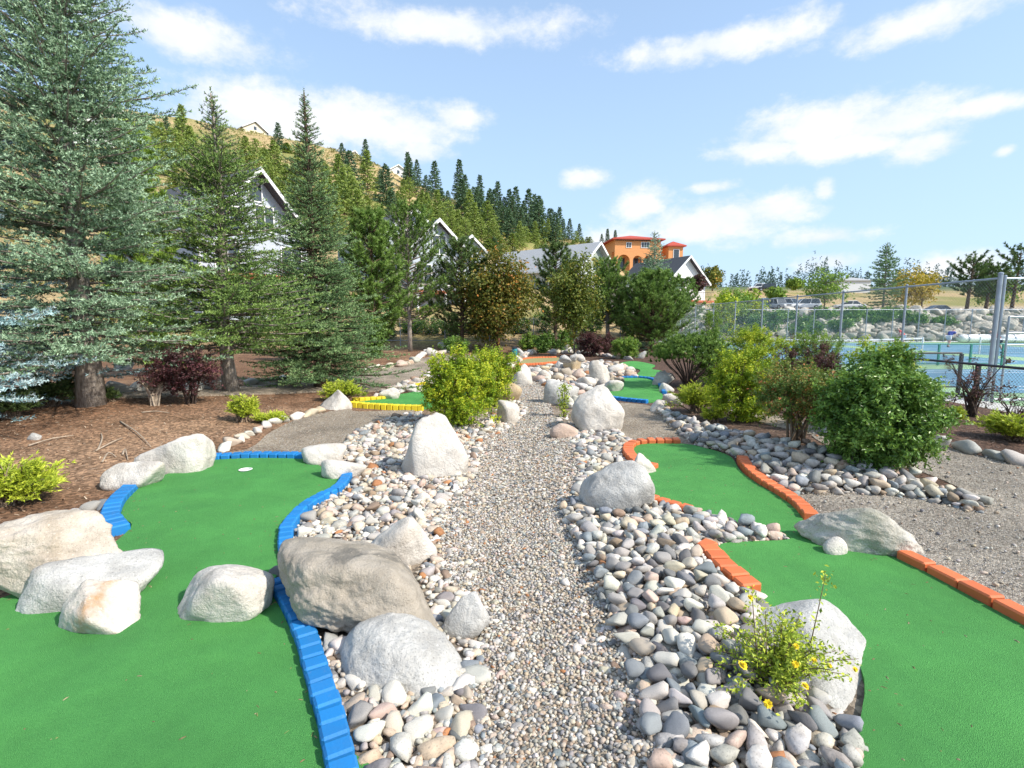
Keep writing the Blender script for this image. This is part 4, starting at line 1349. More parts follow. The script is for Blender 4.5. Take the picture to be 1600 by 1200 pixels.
def spruce(name, label, x, y, h, r, mat, bark, seed, skirt=0.08, trunk_r=0.12, per_m=85, nl=0.042, nw=0.017, whorl=0.1, droop=0.25, power=0.85, twig_gap=0.115, dens=1.0, group=None, cat='tree', uplift=0.45, gap=0.0, sector=None):
    rg = np.random.default_rng(seed)
    wood = MB()
    zs = np.linspace(-0.1, h, 9)
    wob = rg.normal(0, 0.012 * r, (9, 2)).cumsum(0)
    wob -= wob[1]
    tp = np.column_stack([wob, zs])
    wood.tube(tp, trunk_r * (1 - zs.clip(0) / h) ** 0.8 + 0.012 + 0.35 * trunk_r * np.exp(-zs.clip(0) / 0.15), 9)
    tP, tD, tL, tV = [], [], [], []
    z = h * skirt
    while z < h * 0.985:
        t = (z - h * skirt) / (h * (1 - skirt))
        nb = int(rg.integers(4, 7)) if t < 0.85 else 4
        a0 = rg.uniform(0, 6.28)
        tier = (1 + 0.55 * noise.noise(Vector((z * 1.9, seed * 1.7, 0.0)))) * rg.uniform(0.85, 1.08)
        for k in range(nb):
            if rg.random() < gap:
                continue
            phi = a0 + 6.283 * (k + rg.uniform(-.28, .28)) / nb
            if sector and abs((phi - sector[0] + math.pi) % 6.283 - math.pi) > sector[1]:
                continue
            L = r * (1 - t) ** power * tier * rg.uniform(0.6, 1.15) + 0.07
            el0 = -droop * (1 - t) * rg.uniform(0.6, 1.4) + uplift * t + 0.05
            zz = z + rg.uniform(-.06, .06)
            cx, cy = np.interp(zz, zs, tp[:, 0]), np.interp(zz, zs, tp[:, 1])
            m = 6
            ss = np.linspace(0, 1, m)
            horiz = np.array([math.cos(phi), math.sin(phi)])
            elc = el0 + 0.5 * ss ** 2 * (0.4 + 0.6 * (1 - t))
            dl = L / (m - 1)
            pts = [np.array([cx, cy, zz])]
            for q in range(m - 1):
                pts.append(pts[-1] + dl * np.array([horiz[0] * math.cos(elc[q]), horiz[1] * math.cos(elc[q]), math.sin(elc[q])]))
            pts = np.array(pts)
            wood.tube(pts, np.linspace(0.008 + 0.008 * L, 0.003, m), 4, cap=False)
            bv = rg.uniform(0.28, 0.6)
            s = 0.16 * L
            sd = 1
            side = np.array([-horiz[1], horiz[0], 0])
            while s < L:
                f = s / L
                p = np.array([np.interp(f, ss, pts[:, i]) for i in range(3)])
                i0 = min(int(f * (m - 1)), m - 2)
                bd = unit(pts[i0 + 1] - pts[i0])
                tl = min(0.42 * L, 0.55) * (1 - f) ** 0.75 * (0.45 + 0.55 * min(1, f * 4)) * rg.uniform(0.75, 1.2) + 0.05
                d = unit(bd * rg.uniform(0.55, 0.85) + side * sd * rg.uniform(0.65, 0.95) + np.array([0, 0, rg.uniform(-0.25, 0.3)]))
                tP.append(p); tD.append(d); tL.append(tl); tV.append(bv + 0.14 * f + rg.uniform(-.08, .12))
                if tl > 0.16:
                    nsub = int(tl / 0.105)
                    for q in range(nsub):
                        g = (q + 0.6) / (nsub + 0.4)
                        d2 = unit(d * 0.75 + np.cross(d, [0, 0, 1]) * (1 if q % 2 else -1) * 0.7 + np.array([0, 0, rg.uniform(-.1, .5)]))
                        tP.append(p + d * tl * g); tD.append(d2); tL.append(tl * (0.48 * (1 - g) + 0.1) + 0.03); tV.append(bv + 0.1 * f + 0.12)
                sd = -sd
                s += twig_gap * rg.uniform(0.8, 1.25)
            tP.append(pts[-2]); tD.append(unit(pts[-1] - pts[-2])); tL.append(dl + 0.03); tV.append(bv + 0.2)
        z += whorl * rg.uniform(0.75, 1.25) * (0.55 + 0.45 * (1 - t)) / dens
    tP.append(np.array([tp[-1, 0], tp[-1, 1], h - 0.35])); tD.append(np.array([0, 0, 1.0])); tL.append(0.45); tV.append(0.6)
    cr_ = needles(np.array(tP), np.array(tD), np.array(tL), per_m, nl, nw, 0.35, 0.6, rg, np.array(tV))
    print(name, 'needles', len(cr_[1]))
    return finish_plant(name, label, cat, (x, y, h1(x, y)), group, cr_, M[mat], wood, M[bark])


def pine(name, label, x, y, h, r, mat, bark, seed, base=0.2, n_br=70, tufts=12, nl=0.15, nw=0.024, per=18, trunk_r=0.1, shape=0.6, group=None, lean=0.0, cat='tree', stems=1, uplift=0.5, irregular=0.3):
    """pine: branches that turn up and end in tufts of long needles"""
    rg = np.random.default_rng(seed)
    wood = MB()
    P, D, Vv = [], [], []
    for sidx in range(stems):
        off = np.array([0, 0]) if stems == 1 else rg.normal(0, 0.28, 2)
        hh = h * (1 if sidx == 0 else rg.uniform(0.75, 0.95))
        zs = np.linspace(-0.1, hh, 8)
        tp = np.column_stack([off[0] * zs / hh + lean * zs + rg.normal(0, 0.01, 8).cumsum(), off[1] * zs / hh + rg.normal(0, 0.01, 8).cumsum(), zs])
        wood.tube(tp, trunk_r * (1 - zs.clip(0) / hh) ** 0.75 + 0.015, 8)
        nb = n_br // stems
        for k in range(nb):
            t = (k + rg.uniform(0, 1)) / nb
            z = hh * (base + (0.98 - base) * t)
            phi = k * 2.4 + rg.uniform(-.5, .5)
            prof = (1 - t) ** shape * min(1, 0.45 + t * 2.2)
            L = r * prof * rg.uniform(1 - irregular, 1 + irregular * 0.6) + 0.12
            el = rg.uniform(-0.05, 0.3) + uplift * t
            m = 5
            pts = [np.array([np.interp(z, zs, tp[:, 0]), np.interp(z, zs, tp[:, 1]), z])]
            for q in range(m - 1):
                e = el + 0.5 * (q / (m - 2)) ** 2
                pts.append(pts[-1] + L / (m - 1) * np.array([math.cos(phi) * math.cos(e), math.sin(phi) * math.cos(e), math.sin(e)]))
            pts = np.array(pts)
            wood.tube(pts, np.linspace(0.012 + 0.014 * L, 0.006, m), 4, cap=False)
            bv = rg.uniform(0.3, 0.65)
            nt = max(3, int(tufts * (0.35 + L / r)))
            for q in range(nt):
                f = 0.3 + 0.7 * (q + rg.uniform(0, 1)) / nt
                p = np.array([np.interp(f, np.linspace(0, 1, m), pts[:, i]) for i in range(3)])
                a = phi + rg.uniform(-1.3, 1.3)
                d = unit(np.array([math.cos(a), math.sin(a), rg.uniform(0.2, 1.1)]))
                lg = rg.uniform(0.05, 0.26) * (0.6 + 0.5 * L) * (1.15 - f * 0.5)
                if lg > 0.12:
                    wood.tube(np.array([p, p + d * lg]), [0.006, 0.004], 3, cap=False)
                P.append(p + d * lg * 0.4); D.append(d); Vv.append(bv + rg.uniform(-.1, .25))
                P.append(p + d * lg); D.append(unit(d + np.array([0, 0, 0.6]))); Vv.append(bv + rg.uniform(0, .35))
        P.append(tp[-1]); D.append(np.array([0, 0, 1.0])); Vv.append(0.6)
    P, D, Vv = np.array(P), np.array(D), np.array(Vv)
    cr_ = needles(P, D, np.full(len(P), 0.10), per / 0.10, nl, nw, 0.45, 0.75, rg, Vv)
    print(name, 'needles', len(cr_[1]))
    return finish_plant(name, label, cat, (x, y, h1(x, y)), group, cr_, M[mat], wood, M[bark])


def cloud_points(n_clump, per, dims, z0, rg, jag=0.28, clump=0.16, hollow=0.45, flat_top=1.0):
    """points of leaves: clumps spread through an uneven crown; returns points, clump tone, outward direction"""
    d = unit(rg.normal(size=(n_clump, 3)))
    off = rg.uniform(0, 40, 3)
    rr = np.array([1 + jag * 1.6 * noise.noise(Vector(q * 1.9 + off)) for q in d])
    f = (hollow + (1 - hollow) * rg.random(n_clump) ** 0.6) * rr
    c = d * f[:, None] * np.array(dims)[None, :] * 0.5
    c[:, 2] *= flat_top
    c[:, 2] += z0 + dims[2] * 0.5
    tone = np.clip(rg.normal(0.5, 0.14, n_clump), 0, 1)
    P = np.repeat(c, per, 0) + rg.normal(0, 1, (n_clump * per, 3)) * clump * np.array([1, 1, 0.75]) * (sum(dims) / 3)
    return P, np.repeat(tone, per), np.repeat(d, per, 0), c


def broadleaf(name, label, x, y, h, crown_dims, crown_z, mat, bark, seed, n_clump=150, per=24, leaf=0.09, trunk_r=0.06, clump=0.09, jag=0.3, group=None, lean=0.0, up=0.35, cat='tree', hue=0.0, stems=1):
    rg = np.random.default_rng(seed)
    P, tone, out, C = cloud_points(n_clump, per, crown_dims, crown_z, rg, jag, clump)
    wood = MB()
    for s in range(stems):
        b0 = np.array([rg.normal(0, 0.1) * (stems > 1), rg.normal(0, 0.1) * (stems > 1), -0.08])
        top = np.array([lean, 0, crown_z + crown_dims[2] * 0.72]) + (rg.normal(0, 0.2, 3) if stems > 1 else 0)
        tz = np.linspace(0, 1, 7)
        tp = b0 + (top - b0) * tz[:, None] + np.column_stack([rg.normal(0, 0.02, 7).cumsum(), rg.normal(0, 0.02, 7).cumsum(), np.zeros(7)])
        wood.tube(tp, trunk_r * (1 - 0.75 * tz) + 0.006, 7)
        for c in C[rg.choice(len(C), min(len(C), 40 // stems), replace=False)]:
            f = np.clip((c[2] - crown_z) / crown_dims[2] * 0.75 + 0.22, 0.2, 0.95) * rg.uniform(0.65, 0.95)
            p0 = np.array([np.interp(f, tz, tp[:, i]) for i in range(3)])
            mid = (p0 + c) / 2 + np.array([0, 0, -0.05 * crown_dims[2]])
            wood.tube(cr([p0, mid, c], False, 3), np.linspace(trunk_r * 0.35, 0.005, 7), 4, cap=False)
    cr_ = leaves(P, leaf * 1.15, rg, up, 0.66, np.clip(tone + hue, 0, 1), out)
    return finish_plant(name, label, cat, (x, y, h1(x, y)), group, cr_, M[mat], wood, M[bark])


def bush(u0, u1, v0, v1, mat, label, seed, n_clump=110, per=26, leaf=0.05, depth=0.9, wood='twig', stems=9, clump=0.085, jag=0.3, hollow=0.4, aspect=0.45, base=0.06, dup=None, name='shrub', cat='shrub', group='shrubs of the garden', up=0.45, y_add=0.0, hue=0.0, leggy=0.0, zbase=None):
    rg = np.random.default_rng(seed)
    um = (u0 + u1) / 2
    f = at(um, v1)
    Y = f.y + y_add
    W = (u1 - u0) * (f.y * C_ + (CAM_H - f.z) * S_) / FPX
    D = W * depth
    yc = Y + D * 0.35
    W *= yc / f.y
    xc = at_y(um, v1, yc).x
    g = h1(xc, yc)
    Ht = max(z_at(v0, yc) - g, 0.1)
    z0 = Ht * (base + leggy)
    dims = (W * 0.84, D * 0.84, (Ht - z0) * 0.92)
    P, tone, out, C = cloud_points(int(n_clump * 1.2), 1, dims, z0, rg, jag, clump, hollow)
    C, tn = P, tone
    ntw = 6
    ci_ = np.repeat(np.arange(len(C)), ntw)
    td = unit(out[ci_] * 0.7 + np.array([0, 0, 0.55]) + rg.normal(0, 0.55, (len(ci_), 3)))
    tl_ = rg.uniform(0.08, 0.2, len(ci_)) * (0.55 + 0.45 * sum(dims) / 3)
    t0_ = C[ci_] + rg.normal(0, 1, (len(ci_), 3)) * clump * 0.5 * sum(dims) / 3
    leaf *= 0.78
    per2 = max(6, int(per * 4.2 / ntw))
    k_ = np.repeat(np.arange(len(ci_)), per2)
    P = t0_[k_] + td[k_] * (tl_[k_] * rg.uniform(0.05, 1.0, len(k_)))[:, None] + rg.normal(0, 1, (len(k_), 3)) * leaf * 0.42
    tone = np.clip(tn[ci_][k_] + rg.normal(0, .06, len(k_)), 0, 1)
    out = td[k_]
    P[:, 2] = np.where(P[:, 2] < 0.02, 0.02 + rg.random(len(P)) * 0.05, P[:, 2])
    w_ = MB()
    for k in range(stems):
        c = C[rg.integers(len(C))]
        b0 = np.array([rg.normal(0, 0.05 * W), rg.normal(0, 0.05 * D), -0.03])
        mid = b0 * 0.6 + c * 0.4 + np.array([0, 0, 0.15 * Ht])
        w_.tube(cr([b0, mid, c], False, 4), np.linspace(0.012 + 0.006 * Ht, 0.004, 9), 5, cap=False)
        for q in range(4):
            c2 = C[rg.integers(len(C))]
            if np.linalg.norm(c2 - c) < 0.6 * W:
                w_.tube(cr([mid, (mid + c2) / 2 + np.array([0, 0, 0.03]), c2], False, 3), np.linspace(0.008, 0.003, 7), 4, cap=False)
    zrel = np.clip((P[:, 2] - z0) / dims[2], 0, 1)
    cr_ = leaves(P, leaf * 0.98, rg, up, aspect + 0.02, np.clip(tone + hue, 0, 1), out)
    return finish_plant(name, label, cat, (xc, yc, g), group, cr_, M[mat], w_, M[wood], 'foliage', 'stems')


def juniper(u0, u1, v0, v1, label, seed, mat='juniper', n=150, nl=0.035, nw=0.012, hmax=None, group='low junipers', cat='juniper', per=105):
    """low spreading juniper with feathery upturned sprays"""
    rg = np.random.default_rng(seed)
    um = (u0 + u1) / 2
    f = at(um, v1)
    W = (u1 - u0) * (f.y * C_ + (CAM_H - f.z) * S_) / FPX
    yc = f.y + W * 0.3
    xc = at_y(um, v1, yc).x
    g = h1(xc, yc)
    Ht = hmax or max(z_at(v0, yc) - g, 0.12)
    w_ = MB()
    P, D, L, Vv = [], [], [], []
    for k in range(n):
        phi = rg.uniform(0, 6.28)
        rr = W / 2 * rg.uniform(0.25, 1.05) * (0.8 + 0.25 * math.sin(3 * phi + seed))
        top = Ht * rg.uniform(0.35, 1.05) * (1 - 0.45 * (rr / (W / 2)) ** 2)
        b0 = np.array([rg.normal(0, 0.04), rg.normal(0, 0.04), 0.0])
        e = np.array([math.cos(phi) * rr, math.sin(phi) * rr * 0.8, top])
        pts = cr([b0, b0 * 0.5 + e * 0.5 + np.array([0, 0, 0.12 * Ht]), e], False, 4)
        w_.tube(pts, np.linspace(0.009, 0.003, len(pts)), 4, cap=False)
        bv = rg.uniform(0.3, 0.7)
        for q in range(14):
            fq = rg.uniform(0.35, 1.0)
            p = np.array([np.interp(fq, np.linspace(0, 1, len(pts)), pts[:, i]) for i in range(3)])
            a = phi + rg.uniform(-1.0, 1.0)
            d = unit(np.array([math.cos(a), math.sin(a), rg.uniform(0.0, 0.8)]))
            P.append(p); D.append(d); L.append(rg.uniform(0.05, 0.16) * (0.5 + 0.6 * W)); Vv.append(bv + 0.25 * fq - 0.1)
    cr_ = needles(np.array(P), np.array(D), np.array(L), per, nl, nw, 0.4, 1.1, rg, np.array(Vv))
    return finish_plant('juniper', label, cat, (xc, yc, g), group, cr_, M[mat], w_, M['twig'], 'foliage', 'stems')


def base_at(u, v):
    p = at(u, v)
    return p.x, p.y


def hgt(v_top, x, y):
    return z_at(v_top, y) - h1(x, y)


# --- the big spruces
x, y = base_at(141, 634)
spruce('blue_spruce', 'big blue green spruce with its pale trunk on the mulch mound', x, y + 0.05, 7.6, 2.35, 'spruce_blue', 'bark_grey', 11, skirt=0.105, trunk_r=0.15, per_m=92, whorl=0.092, droop=0.2, power=0.72)
x, y = base_at(357, 613)
spruce('green_spruce', 'yellow green layered spruce with a bare dark trunk between the two blue spruces', x + 0.02, y, hgt(146, x, y), 2.55, 'spruce_green', 'bark_grey', 23, skirt=0.165, trunk_r=0.12, per_m=98, whorl=0.085, droop=0.16, power=1.2)
x, y = base_at(507, 606)
spruce('blue_spruce', 'slender blue green spruce beside the back gravel path', x - 0.1, y, hgt(142, x, y), 2.15, 'spruce_mid', 'bark_brown', 37, skirt=0.045, trunk_r=0.12, per_m=98, whorl=0.085, droop=0.2, power=1.2)
spruce('blue_spruce', 'pale icy blue spruce reaching in at the photo edge with low boughs', -7.9, 7.0, 6.0, 2.15, 'spruce_pale', 'bark_grey', 41, skirt=0.05, per_m=98, whorl=0.11, droop=0.32, sector=(0.1, 1.9))
# --- pines and garden trees, nearest first
for (nm, lab, ub, vb, vt, W, mt, bk, sd, kw) in [
    ('pine_tree', 'bright yellow green pine between the big blue spruce and the green spruce', 236, 588, 196, 110, 'pine_bright', 'bark_brown', 51, dict(base=0.1, n_br=120, shape=0.45, nl=0.17, nw=0.022)),
    ('pine_tree', 'bright pine with a grey trunk on the far mulch mound', 641, 549, 326, 175, 'pine_green', 'bark_grey', 53, dict(base=0.2, n_br=150, shape=0.42, tufts=14)),
    ('pine_tree', 'pine between the slender spruce and the grey trunked pine', 583, 552, 336, 125, 'pine_green', 'bark_brown', 57, dict(base=0.1, n_br=120, shape=0.42)),
    ('pine_tree', 'dark pine behind the orange maple', 722, 546, 378, 130, 'pine_dark', 'bark_brown', 59, dict(base=0.12, n_br=130, shape=0.42)),
    ('pine_tree', 'dark irregular pine behind the slim autumn tree', 868, 544, 386, 84, 'pine_dark', 'bark_brown', 61, dict(base=0.22, n_br=85, shape=0.4, irregular=0.5)),
    ('pine_tree', 'dense mid green pine with two trunks beyond the stacked stones', 950, 540, 412, 92, 'pine_green', 'bark_grey', 67, dict(base=0.26, n_br=130, stems=2, shape=0.35, irregular=0.4)),
    ('pine_tree', 'broad bright pine with a dark trunk, lit tufts standing up', 1018, 548, 430, 158, 'pine_green', 'bark_brown', 71, dict(base=0.13, n_br=170, shape=0.6, tufts=14, stems=1, nl=0.17)),
    ('pine_tree', 'bright pine growing into the broad one at the fence', 1064, 545, 440, 90, 'pine_green', 'bark_brown', 73, dict(base=0.2, n_br=80, shape=0.4)),
]:
    x, y = base_at(ub, vb)
    dist = y * C_
    if 'growing into' in lab:
        pass
    pine(nm, lab, x, y, hgt(vt, x, y), W / 2 * dist / FPX, mt, bk, sd, trunk_r=0.11, **kw)
pt = at_y(1020, 480, 30)
spruce('blue_spruce', 'blue grey spruce rising in front of the orange house', pt.x, 30, z_at(362, 30) - h1(pt.x, 30), 2.6, 'spruce_blue', 'bark_grey', 79, skirt=0.03, per_m=60, nl=0.07, nw=0.028, whorl=0.2, twig_gap=0.15)

x, y = base_at(741, 548)
broadleaf('maple_tree', 'maple turning orange brown, with a reddish trunk', x, y, 4, (98 * y / FPX, 90 * y / FPX, z_at(402, y) - z_at(536, y)), z_at(532, y) - h1(x, y), 'leaf_maple', 'bark_red', 83, 330, 46, 0.14, 0.10, 0.085, hue=-0.22, jag=0.6)
bpy.data.objects['maple_tree'].location.x += 1.3
x, y = base_at(897, 556)
broadleaf('autumn_tree', 'slim young tree with olive and amber leaves on a thin trunk', x, y, 4, (66 * y / FPX, 62 * y / FPX, z_at(412, y) - z_at(524, y)), z_at(522, y) - h1(x, y), 'leaf_autumn', 'bark_grey', 89, 230, 40, 0.12, 0.045, 0.085, hue=-0.18, jag=0.6)

# --- shrubs
bush(664, 772, 548, 674, 'leaf_lime', 'lime yellow shrub standing behind the tall pointed boulder', 101, 190, 30, 0.05, clump=0.075, base=0.04)
bush(730, 806, 540, 640, 'leaf_lime', 'lime green shrub just behind the first lime shrub by the creek', 103, 130, 26, 0.055, clump=0.08)
bush(1284, 1446, 552, 750, 'leaf_green', 'big glossy green shrub at the gravel path corner', 107, 300, 34, 0.055, clump=0.06, jag=0.2, base=0.02, up=0.3, hollow=0.5)
bush(1318, 1420, 535, 690, 'leaf_lime', 'lime topped shrub behind the big glossy shrub', 109, 120, 28, 0.05)
bush(1168, 1316, 574, 706, 'leaf_redgreen', 'vase-shaped shrub with reddish tips and bare fanned stems', 113, 150, 24, 0.045, stems=16, leggy=0.28, clump=0.075, hue=0.12)
bush(1110, 1206, 553, 664, 'leaf_lime', 'yellow green shrub between the low juniper and the vase-shaped shrub', 127, 170, 28, 0.05, hue=-0.06)
bush(1128, 1214, 505, 606, 'leaf_lime', 'lime green shrub behind the yellow green shrub near the court', 131, 150, 26, 0.06)
bush(1086, 1136, 520, 606, 'leaf_mid', 'pale green shrub behind the multi-stemmed pine bush', 137, 100, 22, 0.06)
bush(1222, 1312, 514, 600, 'leaf_mid', 'rounded dark topped green shrub by the fence', 139, 130, 26, 0.055, jag=0.15)
bush(1245, 1318, 542, 622, 'leaf_burgundy', 'burgundy shrub in front of the rounded green shrub', 149, 110, 24, 0.05)
bush(1206, 1244, 528, 600, 'leaf_burgundy', 'narrow burgundy shrub between lime and rounded green shrubs', 151, 60, 22, 0.05)
bush(1472, 1560, 558, 655, 'leaf_burgundy', 'sparse burgundy shrub with twiggy stems in front of the black railing', 157, 26, 6, 0.055, wood='twig_dark', stems=18, clump=0.1, jag=0.5)
bush(1558, 1610, 610, 668, 'leaf_burgundy', 'low sparse burgundy shoot at the foot of the railing', 163, 14, 6, 0.045, wood='twig_dark', stems=8)
bush(238, 348, 540, 640, 'leaf_burgundy', 'dark burgundy shrub under the green spruce', 167, 110, 20, 0.05, stems=8, leggy=0.2, wood='twig_dark')
bush(216, 268, 555, 638, 'leaf_burgundy', 'nearly leafless shrub of pale upright stems beside the burgundy shrub', 173, 14, 8, 0.04, stems=22, wood='deadwood')
bush(900, 946, 520, 558, 'leaf_burgundy', 'burgundy shrub behind the stacked stones', 179, 70, 18, 0.10)
bush(938, 966, 522, 556, 'leaf_burgundy', 'smaller burgundy shrub beside the two trunked pine', 181, 50, 16, 0.10)
bush(836, 864, 520, 552, 'leaf_green', 'dark green shrub at the back by the slim autumn tree', 191, 70, 18, 0.11)
bush(812, 840, 522, 550, 'leaf_mid', 'green shrub above the grey rock at the back', 193, 60, 18, 0.11)
bush(958, 998, 524, 562, 'leaf_mid', 'light green loose shrub before the broad bright pine', 197, 80, 18, 0.09)
bush(862, 902, 516, 552, 'leaf_green', 'green shrub between the slim autumn tree and the burgundy shrubs', 199, 70, 18, 0.11)
bush(1096, 1132, 478, 560, 'leaf_mid', 'young light green tree with a thin trunk near the fence corner', 211, 70, 16, 0.09, leggy=0.3, name='young_tree', cat='tree', stems=4)
bush(690, 732, 528, 552, 'leaf_green', 'dark low shrub in the shade of the maple', 223, 60, 16, 0.11)
bush(566, 606, 500, 560, 'pine_green', 'small dark green bush behind the slender spruce', 227, 70, 16, 0.1)
for k, (u, v1, w_, h_) in enumerate(((604, 540, 46, 40), (668, 530, 60, 34), (706, 534, 50, 36), (770, 536, 44, 30), (812, 528, 40, 34), (852, 528, 50, 42), (918, 528, 50, 34), (980, 532, 44, 40), (640, 528, 40, 26), (740, 528, 50, 30))):
    bush(u - w_ / 2, u + w_ / 2, v1 - h_, v1, 'leaf_green', 'dark green background shrub ' + ('by the grey trunked pine', 'in the shade behind the pine mound', 'behind the maple, mound side', 'under the maple', 'between the maple and the slim tree', 'behind the slim autumn tree', 'under the two trunked pine', 'before the broad pine', 'low beside the pine mound', 'right behind the maple trunk')[k], 601 + k, 70, 14, 0.12, hue=-0.22, y_add=0.6)
# the multi-stemmed pine bush
x, y = base_at(1076, 606)
rgb = np.random.default_rng(5)
wq, P_, D_, V_ = MB(), [], [], []
Wb, zt = 112 * y / FPX, z_at(524, y) - h1(x, y)
for k in range(26):
    phi = k * 2.4
    rr = Wb / 2 * math.sqrt((k + 1) / 26) * rgb.uniform(0.85, 1.05)
    e = np.array([rr * math.cos(phi), rr * math.sin(phi) * 0.9, zt * (0.93 - 0.42 * (rr / (Wb / 2)) ** 2)])
    pts = cr([np.array([rgb.normal(0, .04), rgb.normal(0, .04), -0.05]), e * np.array([.35, .35, .35]), e * np.array([.8, .8, .7]), e], False, 4)
    wq.tube(pts, np.linspace(0.022, 0.007, len(pts)), 5, cap=False)
    for q in range(34):
        p = e + rgb.normal(0, 1, 3) * np.array([0.14, 0.14, 0.085])
        P_.append(p); D_.append(unit(np.array([rgb.normal(0, .5) + 0.3 * math.cos(phi), rgb.normal(0, .5) + 0.3 * math.sin(phi), 0.9]))); V_.append(rgb.uniform(0.35, 0.85))
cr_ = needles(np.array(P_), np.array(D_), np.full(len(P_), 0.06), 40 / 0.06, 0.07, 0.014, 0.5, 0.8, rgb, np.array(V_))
finish_plant('pine_bush', 'multi-stemmed pine bush with bare fanned trunks and a flat dense top', 'shrub', (x, y, h1(x, y)), 'shrubs of the garden', cr_, M['pine_green'], wq, M['twig_dark'], 'foliage', 'stems')

juniper(-70, 108, 706, 806, 'bright green juniper spreading on the mulch near the big beige boulder', 3, n=120, hmax=0.34)
juniper(362, 404, 616, 662, 'bright lime juniper clump under the green spruce', 5, n=70)
juniper(396, 446, 640, 664, 'flat lime juniper mat beside the path edging', 7, n=60, hmax=0.12)
juniper(500, 572, 596, 630, 'yellow green juniper behind the white rock at the yellow curb', 9, n=90)
juniper(1046, 1130, 600, 648, 'lime green juniper in front of the multi-stemmed pine bush', 11, n=110)
juniper(1528, 1640, 648, 696, 'olive juniper on the mulch beside the black railing', 13, n=110, hmax=0.32)
juniper(40, 130, 584, 640, 'dark juniper behind the blue spruce trunk', 15, 'juniper_dark', n=100)
juniper(-20, 60, 600, 660, 'dark juniper under the pale icy boughs', 17, 'juniper_dark', n=90)
juniper(150, 186, 606, 630, 'small dark juniper beside the blue spruce trunk', 19, 'juniper_dark', n=50)
juniper(1095, 1130, 636, 662, 'little lime sprig of juniper under the yellow green shrub', 21, n=40)
juniper(1470, 1500, 636, 660, 'small green juniper beside the sparse burgundy shrub', 23, n=40)
# the thin upright plant in the creek
x, y = base_at(881, 652)
rgb = np.random.default_rng(6)
hh = z_at(596, y) - h1(x, y)
Pq = np.column_stack([rgb.normal(0, 0.045, 420), rgb.normal(0, 0.045, 420), rgb.uniform(0.02, hh * 0.92, 420)])
wq = MB()
wq.tube(np.array([[0, 0, -0.03], [0.01, 0, hh * 0.5], [0, 0.01, hh]]), [0.012, 0.008, 0.004], 5)
finish_plant('upright_plant', 'thin upright green plant growing alone in the creek bed', 'plant', (x, y, h1(x, y)), None, leaves(Pq, 0.05, rgb, 0.3, 0.4, rgb.uniform(0.3, 0.7, 420)), M['juniper'], wq, M['twig'], 'foliage', 'stem')

# the yellow flowered plant in the foreground
rgb = np.random.default_rng(8)
px0, py0 = base_at(1216, 1082)
root = thing('flowering_plant', 'feathery green plant with yellow flowers before the flat speckled boulder', 'plant', (px0, py0, h1(px0, py0)))
wq, LP, LT = MB(), [], []
tips = []
for k in range(46):
    phi = rgb.uniform(0, 6.28)
    rr = rgb.uniform(0.05, 0.30)
    e = np.array([math.cos(phi) * rr, math.sin(phi) * rr * 0.9, rgb.uniform(0.10, 0.30) * (1.1 - rr)])
    pts = cr([np.array([rgb.normal(0, .05), rgb.normal(0, .05), -0.01]), e * 0.5 + np.array([0, 0, 0.05]), e], False, 4)
    wq.tube(pts, np.linspace(0.0035, 0.0015, len(pts)), 4, cap=False)
    tips.append(e)
    for q in range(85):
        f_ = rgb.uniform(0.25, 1.0)
        LP.append(np.array([np.interp(f_, np.linspace(0, 1, len(pts)), pts[:, i]) for i in range(3)]) + rgb.normal(0, 0.016, 3))
        LT.append(rgb.uniform(0.35, 0.95))
tall = []
for (u, v, dy) in ((1290, 898, 0.10), (1175, 925, 0.04), (1196, 955, 0.02)):
    e = np.array(at_y(u, v, py0 + dy)) - np.array([px0, py0, h1(px0, py0)])
    pts = cr([np.array([e[0] * 0.55, e[1] * 0.5, 0.0]), e * np.array([0.8, 0.8, 0.5]), e], False, 6)
    wq.tube(pts, np.linspace(0.004, 0.0015, len(pts)), 4, cap=False)
    for q in range(70):
        f_ = rgb.uniform(0.15, 1.0) if q > 26 else rgb.uniform(0.88, 1.0)
        LP.append(np.array([np.interp(f_, np.linspace(0, 1, len(pts)), pts[:, i]) for i in range(3)]) + rgb.normal(0, 0.018, 3))
        LT.append(rgb.uniform(0.4, 1.0))
LP = np.array(LP)
cr_ = leaves(LP, 0.020, rgb, 0.6, 0.5, np.array(LT))
link(bpy.data.objects.new('foliage', fast_mesh('foliage', cr_[0], cr_[1], M['juniper'], False, cr_[2])), root)
wq.build('stems', M['twig'], root, True)
M['petal'] = flat('petal_yellow', (0.78, 0.56, 0.02), 0.5, 0.3, 0, 0.15, 60)
fm = MB()
for ring, (n_, r_, z_, tilt) in enumerate(((8, 0.021, 0.0, 0.12), (7, 0.016, 0.005, 0.5), (5, 0.010, 0.009, 0.9))):
    for k in range(n_):
        a_ = k * 6.283 / n_ + ring * 0.4
        ca, sa = math.cos(a_), math.sin(a_)
        w2 = r_ * 0.42
        tipz = z_ + r_ * math.sin(tilt)
        rr = r_ * math.cos(tilt)
        fm.quad((0, 0, z_), (rr * .6 * ca - w2 * sa, rr * .6 * sa + w2 * ca, z_ + (tipz - z_) * .55), (rr * ca, rr * sa, tipz), (rr * .6 * ca + w2 * sa, rr * .6 * sa - w2 * ca, z_ + (tipz - z_) * .55))
fme = fm.mesh('flower', M['petal'])
